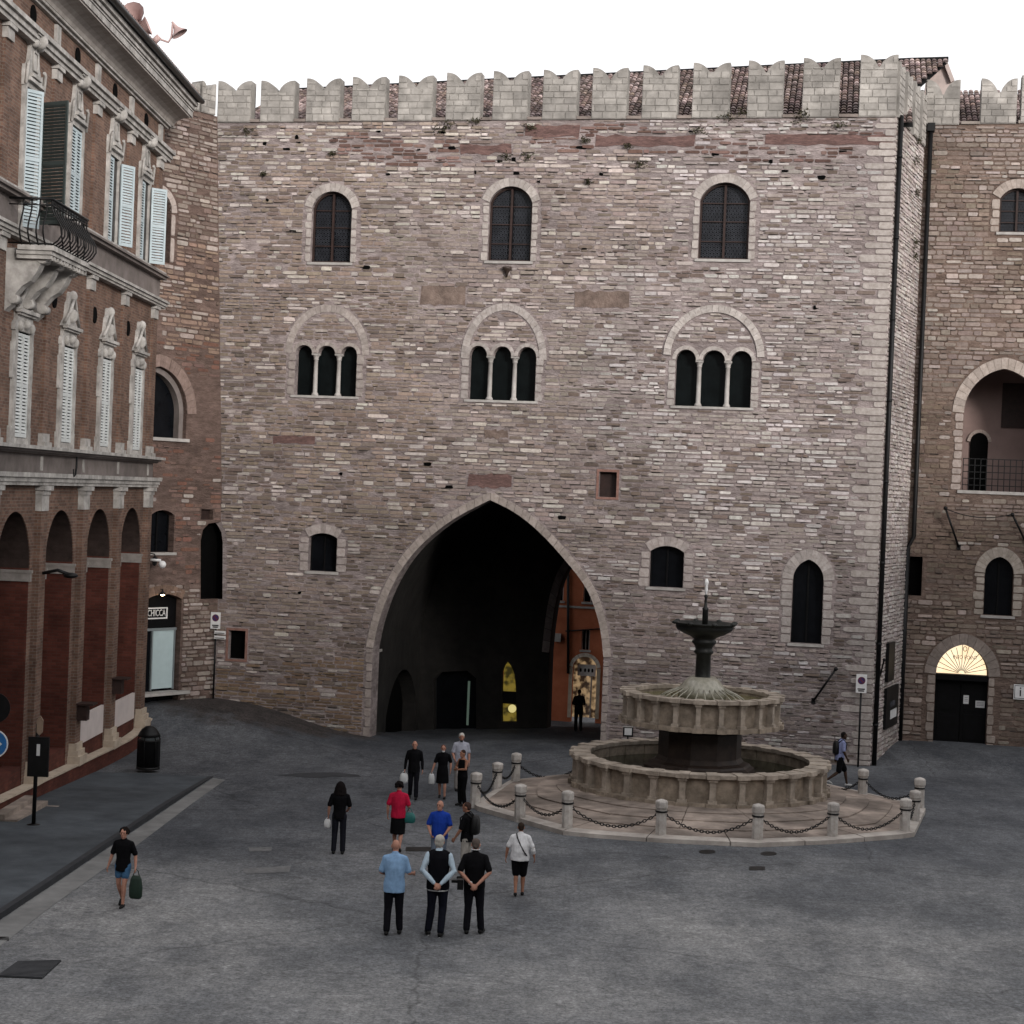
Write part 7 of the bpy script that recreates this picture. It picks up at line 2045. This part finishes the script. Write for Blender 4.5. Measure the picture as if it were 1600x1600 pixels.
    if top != 'dress' or bottom != 'none':
        g = MB(); torso(g, [(0, 0, .84, .15 * f + .016, .12 * f + .014), (0, 0, .93, .165 * f + .014, .12 * f + .016), (0, 0, 1.0, .155 * f + .012, .115 * f + .014)])
        for s in 'LR':
            hi, kn, an = J['hip' + s], J['knee' + s], J['ank' + s]
            if bottom == 'trousers': limb(g, [hi, hi.lerp(kn, .5), kn, kn.lerp(an, .5), an + V((0, -.005, .02))], [.105 * f ** .7, .09 * f ** .5, .074, .07, .066])
            elif bottom == 'shorts': limb(g, [hi, hi.lerp(kn, .5), hi.lerp(kn, .92)], [.108 * f ** .7, .10 * f ** .5, .097])
            elif bottom == 'short_shorts': limb(g, [hi, hi.lerp(kn, .3), hi.lerp(kn, .55)], [.10, .094, .09])
        if bottom == 'skirt': torso(g, [(0, .0, .46, .19, .17), (0, 0, .7, .19, .155), (0, 0, .86, .18, .14)])
        baked(g, .012, {'trousers': 'trousers', 'skirt': 'skirt'}.get(bottom, 'shorts'), bm_, t)
    for s in 'LR':
        an = J['ank' + s]; fa = math.radians(pose.get('toe' + s, 0)); fd = V((math.sin(fa), math.cos(fa), 0)); tz = pose.get('heel' + s, 0)
        g = MB(); limb(g, [an + V((0, 0, -.04)) - fd * .035, an + V((0, 0, -.045)) + fd * .06, an + V((0, 0, -.052 - tz)) + fd * .16], [.046, .044, .034], 8)
        baked(g, .012, 'shoe', pmat('shoe_%d' % int(shoec[0] * 100), shoec, .5), t, 2)
        if shoec[0] < .1:
            g = MB(); 
            q0, q1 = an + V((0, 0, -.082)) - fd * .06, an + V((0, 0, -.082 - tz)) + fd * .17
            g.tube([q0, q1], .012, 6); g.build('sole', M['paper'] if vest else M['iron'], t)
    # ---- hair
    hm = pmat('hair_%02x%02x' % (int(hairc[0] * 255), int(hairc[2] * 255)), hairc, .9)
    if hair != 'bald':
        g = MB()
        if hair == 'short': g.ball(hp(0, -.014, .045), .080, .092, .085, n=16, m=10, rot=rot); g.ball(hp(0, -.045, .0), .068, .06, .07, n=12, m=8, rot=rot)
        elif hair == 'full': g.ball(hp(0, -.016, .05), .088, .098, .09, n=16, m=10, rot=rot); g.ball(hp(0, -.05, -.01), .078, .06, .08, n=12, m=8, rot=rot)
        elif hair == 'curly':
            g.ball(hp(0, -.02, .045), .085, .094, .088, n=16, m=10, rot=rot)
            for _ in range(46):
                a = R.uniform(0, 6.28); e = R.uniform(-.35, 1.5); d = V((math.cos(a) * math.cos(e), math.sin(a) * math.cos(e) - .25, math.sin(e)))
                g.ball(hp(*(d * .088 + V((0, -.02, .03)))), R.uniform(.03, .042), n=6, m=5)
        elif hair == 'long':
            g.ball(hp(0, -.016, .045), .088, .1, .092, n=16, m=10, rot=rot)
            for k in range(9):
                a = math.pi * (1.02 + .96 * k / 8) ; x, y = .085 * math.cos(a), .085 * math.sin(a) - .01
                limb(g, [hp(x * .9, y, .05), hp(x * 1.25, y * 1.1, -.06), hp(x * 1.45, y * 1.25, -.17), hp(x * 1.2, y * 1.2, -.25)], [.032, .042, .045, .02], 6)
        baked(g, .010, 'hair', hm, t, 3)
    if extra: extra(t, J, hp, up, S)
    return t

def bagmesh(mb, c, w_, h_, d_, n=10):
    vs = []; prof = [(0, .75), (.1, 1.0), (.5, 1.05), (.85, .85), (1.0, .6)]
    for z, k in prof:
        for q in range(n):
            a = 2 * math.pi * q / n; x = math.copysign(abs(math.cos(a)) ** .6, math.cos(a)); y = math.copysign(abs(math.sin(a)) ** .6, math.sin(a))
            vs.append((c[0] + x * w_ * k / 2, c[1] + y * d_ * k / 2, c[2] - h_ + z * h_))
    fs = [(j * n + q, j * n + (q + 1) % n, (j + 1) * n + (q + 1) % n, (j + 1) * n + q) for j in range(len(prof) - 1) for q in range(n)] + [tuple(range(n))[::-1], tuple((len(prof) - 1) * n + q for q in range(n))]
    mb.add(vs, fs, None, True)
def held_bag(t, at, label, cat, m, w_, h_, d_, handle=.12, stripe=None, name='carrier_bag'):
    """a bag hanging from a hand: a thing of its own in world space"""
    rm = Matrix.Rotation(t.rotation_euler.z, 4, 'Z'); S = t.scale[0]; P0 = Vector(t.location) + rm @ (Vector(at) * S)
    b = thing(name, label, cat, tuple(P0)); b.rotation_euler = t.rotation_euler; WO[b.name] = (0, 0, 0)
    mb = MB(); bagmesh(mb, (0, 0, -handle), w_, h_, d_); mb.build('bag_body', m, b)
    mb = MB(); mb.tube([(-w_ * .25, 0, -handle - .01), (-w_ * .12, 0, -.02), (0, 0, .0), (w_ * .12, 0, -.02), (w_ * .25, 0, -handle - .01)], .009, 6); mb.build('bag_handle', m, b)
    if stripe: mb = MB(); mb.fbox(Frame((0, 0), (1, 0)), -w_ * .35, w_ * .3, -handle - h_ * .85, -handle - h_ * .8, d_ * .5, d_ * .56); mb.build('print_stripe', stripe, b)
    return b

back = dict(elL=(-.275, -.10, 1.16), wrL=(-.055, -.205, .96), elR=(.275, -.10, 1.16), wrR=(.055, -.215, .95), palmL=(0, -1, 0), palmR=(0, -1, 0), curl=.7)
def mk(base, **k): d = dict(base); d.update(k); return d
walk1 = dict(kneeL=(-.09, .10, .52), ankL=(-.10, .16, .09), kneeR=(.09, .0, .50), ankR=(.10, -.26, .15), heelR=.05, elL=(-.25, -.1, 1.16), wrL=(-.25, -.06, .90), elR=(.25, .02, 1.15), wrR=(.25, .16, .94))

# the trio in front
def ex1(t, J, hp, up, S): pass
person('bald person in light blue shirt and black trousers, left of the front trio', (613, 1461), 1313, 0,
       mk({}, elR=(.26, .02, 1.15), wrR=(.33, .24, 1.10), elL=(-.25, .02, 1.15), wrL=(-.16, .2, 1.08), kneeR=(.10, .06, .5), ankR=(.12, .12, .085), curl=.8), top='shirt_out', topc=(.22, .36, .55), bottom='trousers', hair='bald', skin='pink', fat=1.08)
def ex2(t, J, hp, up, S):
    g = MB(); torso(g, [(0, 0, .80, .185, .145), (0, 0, .83, .187, .147)]); g.build('shirt_hem', M['paper'], t)
person('white haired person in black waistcoat over pale blue sleeves, middle of the front trio', (681, 1462), 1306, 0,
       mk(back, kneeR=(.10, .03, .5), ankR=(.08, -.10, .09), ankL=(-.14, .04, .085), toeL=-15, toeR=12), top='polo', topc=(.42, .52, .60), sleeve='long', vest=(.004, .004, .006), botc=(.007, .008, .014), hair='full', hairc=(.42, .40, .36), fat=1.02, extra=ex2)
def ex3(t, J, hp, up, S):
    w_ = J['wrL']; g = MB(); g.tube([w_ + Vector((.031 * math.cos(a), .0, .031 * math.sin(a))) - (w_ - J['elL']).normalized() * .02 for a in [k * .7854 for k in range(8)]], .008, 5, closed=True); g.build('wristwatch', M['paper'], t)
    g = MB(); g.tube([hp(.079 * math.cos(a), -.01 + .09 * math.sin(a), -.07) for a in [math.pi + k * math.pi / 8 for k in range(9)]], .009, 5); g.build('white_collar_strap', M['paper'], t)
t3 = person('person in black polo with hands clasped behind, right of the front trio', (738, 1459), 1311, 0,
       mk(back, ankR=(.15, .05, .085), kneeR=(.12, .04, .5), toeR=20), top='polo', topc=(.004, .004, .005), hair='short', hairc=(.10, .08, .07), fat=1.08, skin='pink', extra=ex3)
g = MB(); g.fbox(Frame((0, 0), (1, 0)), -.31, -.2, .82, 1.0, -.06, .1); g.fbox(Frame((0, 0), (1, 0)), -.42, -.31, .93, .98, -.02, .03); g.build('belt_pouch', M['iron'], t3)
def ex4(t, J, hp, up, S):
    g = MB(); g.tube([up((-.10, -.03, 1.50)), up((-.08, -.135, 1.42)), up((.0, -.17, 1.25)), up((.10, -.185, 1.08)), up((.16, -.14, 1.0))], .016, 6); g.build('shoulder_strap', M['iron'], t)
    w_ = J['elR'].lerp(J['wrR'], .1); g = MB(); limb(g, [w_, w_ + (J['wrR'] - J['elR']).normalized() * .09], [.052, .05]); g.build('white_bandage', M['paper'], t)
person('stocky person in white t-shirt and black shorts with thin shoulder strap', (810, 1400), 1286, 0,
       mk(walk1, elL=(-.30, .0, 1.16), wrL=(-.33, .04, .92), elR=(.30, -.02, 1.16), wrR=(.34, .03, .94), ankL=(-.08, -.16, .12), kneeL=(-.08, .02, .52), ankR=(.09, .10, .085), kneeR=(.09, .08, .5)), top='tshirt', topc=(.66, .66, .67), bottom='shorts', botc=(.004, .004, .005), skin='tan', hair='short', fat=1.28, extra=ex4)
# conversation pair behind the trio
person('bald person in royal blue polo shirt facing the viewer, standing behind the front trio', (684, 1367), 1251, 172,
       dict(elL=(-.27, .03, 1.16), wrL=(-.17, .22, 1.0), elR=(.27, .03, 1.16), wrR=(.17, .22, 1.0), curl=.8), top='polo', topc=(.012, .045, .30), botc=(.16, .19, .24), hair='bald', headturn=-20, fat=1.12)
def backpack(m, w_=.3, h_=.42):
    def f(t, J, hp, up, S):
        g = MB(); c = up((0, -.20, 1.44)); bagmesh(g, (c.x, c.y, 1.46), w_, h_, .17); g.build('backpack', m, t)
        for s in (-1, 1):
            g = MB(); g.tube([up((s * .1, -.14, 1.42)), up((s * .12, -.02, 1.53)), up((s * .12, .13, 1.40)), up((s * .14, .12, 1.2)), up((s * .15, -.05, 1.08))], .016, 5); g.build('backpack_strap', m, t)
    return f
person('person in black t-shirt with dark backpack turned half left, talking to the person in blue', (727, 1373), 1254, 68,
       dict(elL=(-.25, .06, 1.15), wrL=(-.22, .20, .95), elR=(.25, -.04, 1.15), wrR=(.25, .1, .92)), top='tshirt', topc=(.004, .004, .005), botc=(.33, .31, .28), hair='short', hairc=(.05, .03, .025), skin='tan', headturn=0, extra=backpack(M['iron']))
tw = person('person with long dark hair, all in black, seen from behind and standing alone', (528, 1334), 1222, 0,
       dict(elL=(-.25, -.02, 1.15), wrL=(-.27, .06, .93), elR=(.24, .03, 1.15), wrR=(.20, .2, 1.06)), top='blouse', topc=(.004, .004, .005), botc=(.01, .011, .016), hair='long', hairc=(.008, .006, .006), fat=.88)
held_bag(tw, (-.29, .08, .86), 'small pale bag in the left hand of the long haired person', 'bag', M['paper'], .16, .2, .09, .04)
tr = person('person with curly dark hair in red top and black skirt, teal handbag at the right', (620, 1331), 1222, -6,
       mk(walk1, elL=(-.26, -.04, 1.16), wrL=(-.27, .02, .93), elR=(.26, .0, 1.16), wrR=(.24, .16, 1.08)), top='blouse', topc=(.42, .012, .045), bottom='skirt', botc=(.004, .004, .005), hair='curly', hairc=(.01, .007, .006), fat=1.05)
M['teal'] = mat('teal_leather', (.02, .13, .12), (.012, .09, .085), rough=.5, bump=.1)
held_bag(tr, (.28, .02, 1.1), 'teal handbag hanging from the arm of the person in red', 'handbag', M['teal'], .28, .24, .12, .1, name='handbag')
# four coming out of the archway
tb = person('person all in black holding a white bag, walking out of the archway', (645, 1248), 1158, 180,
       mk(walk1, ankR=(.10, -.12, .1), elL=(-.24, -.02, 1.15), wrL=(-.26, .05, .9), elR=(.25, 0, 1.15), wrR=(.27, .05, .9)), top='shirt_out', topc=(.004, .004, .005), sleeve='long', hair='bald', skin='pink', fat=1.0)
M['plastic'] = mat('white_plastic', (.55, .56, .56), (.42, .43, .43), rough=.4, bump=.3)
held_bag(tb, (.29, .08, .84), 'white plastic bag carried by the person all in black', 'carrier bag', M['plastic'], .24, .28, .12, .06)
def mask(t, J, hp, up, S):
    g = MB(); g.ball(hp(0, .062, -.085), .05, .045, .036, n=12, m=8); g.build('face_mask', M['paper'], t)
tk = person('person in black knee length dress with white mask under the chin and white bag', (690, 1247), 1164, 178,
       mk(walk1, ankR=(.08, -.14, .1), elR=(.26, .02, 1.15), wrR=(.33, .08, .92)), top='dress', topc=(.004, .004, .005), bottom='none', hair='short', hairc=(.12, .06, .05), fat=.95, extra=mask)
held_bag(tk, (.35, .1, .86), 'slim white bag carried by the person in the black dress', 'bag', M['plastic'], .18, .3, .1, .05)
person('white haired person in pale grey shirt behind the others near the bollards', (718, 1236), 1146, 184,
       dict(elR=(.25, .02, 1.15), wrR=(.2, .2, 1.0)), top='polo', topc=(.36, .37, .43), botc=(.25, .23, .22), hair='full', hairc=(.50, .48, .44), fat=1.12,
       extra=lambda t, J, hp, up, S: (lambda g: (g.ball(hp(0, .06, -.1), .045, .04, .035, n=10, m=8), g.build('face_mask', M['iron'], t)))(MB()))
person('person in black tank top with folded bare arms, facing left beside the left bollard', (721, 1259), 1172, 130,
       dict(elL=(-.24, .08, 1.18), wrL=(-.02, .22, 1.15), elR=(.24, .08, 1.18), wrR=(.02, .23, 1.18)), top='tank', topc=(.004, .004, .005), botc=(.004, .004, .005), hair='short', hairc=(.04, .025, .02), skin='tan', fat=1.05)
# woman at the front left
tl = person('person in black top and denim shorts carrying a green bag at lower left', (190, 1416), 1294, 174,
       mk(walk1, ankL=(-.06, .12, .085), kneeL=(-.07, .10, .5), ankR=(.06, -.2, .14), elL=(-.27, -.02, 1.15), wrL=(-.31, .08, .92), elR=(.26, -.02, 1.15), wrR=(.33, .02, .9)), top='shirt_out', topc=(.004, .004, .005), bottom='short_shorts', botc=(.05, .12, .22), skin='pink', hair='curly', hairc=(.012, .009, .008), fat=.95)
M['greenbag'] = mat('dark_green_cloth', (.012, .03, .02), (.008, .018, .012), rough=.7)
held_bag(tl, (-.34, .1, .86), 'dark green oval tote bag with a white stripe near its bottom', 'tote bag', M['greenbag'], .26, .44, .12, .12, stripe=M['paper'], name='tote_bag')
# walker by the palace corner and the figure in the passage
person('person with backpack, pale blue shirt and black shorts walking right past the palace corner', (1310, 1229), 1144, -82,
       mk(walk1, ankL=(-.08, .30, .09), kneeL=(-.09, .22, .52), ankR=(.08, -.42, .22), kneeR=(.09, -.04, .49), heelR=.06, lean=.12), top='tshirt', topc=(.22, .25, .42), bottom='shorts', botc=(.004, .004, .005), skin='dark', hair='short', hairc=(.01, .008, .008), shoec=(.4, .4, .4), extra=backpack(M['iron']))
pp = FM.P(FM.uv(903, 1143, -7.5)[0], 0, -7.5)
_g = gpix
def gpix(px, py):
    if (px, py) == (903, 1143): return Vector((pp.x, pp.y, gz(pp.x, pp.y)))
    return _g(px, py)
person('dark figure standing in the passage before the lit shop arch', (903, 1143), 1076, 10, dict(elL=(-.25, .06, 1.15), wrL=(-.1, .2, 1.1), elR=(.25, .06, 1.15), wrR=(.1, .2, 1.1)), top='shirt_out', topc=(.004, .004, .005), sleeve='long', hair='short', Hh=1.68)
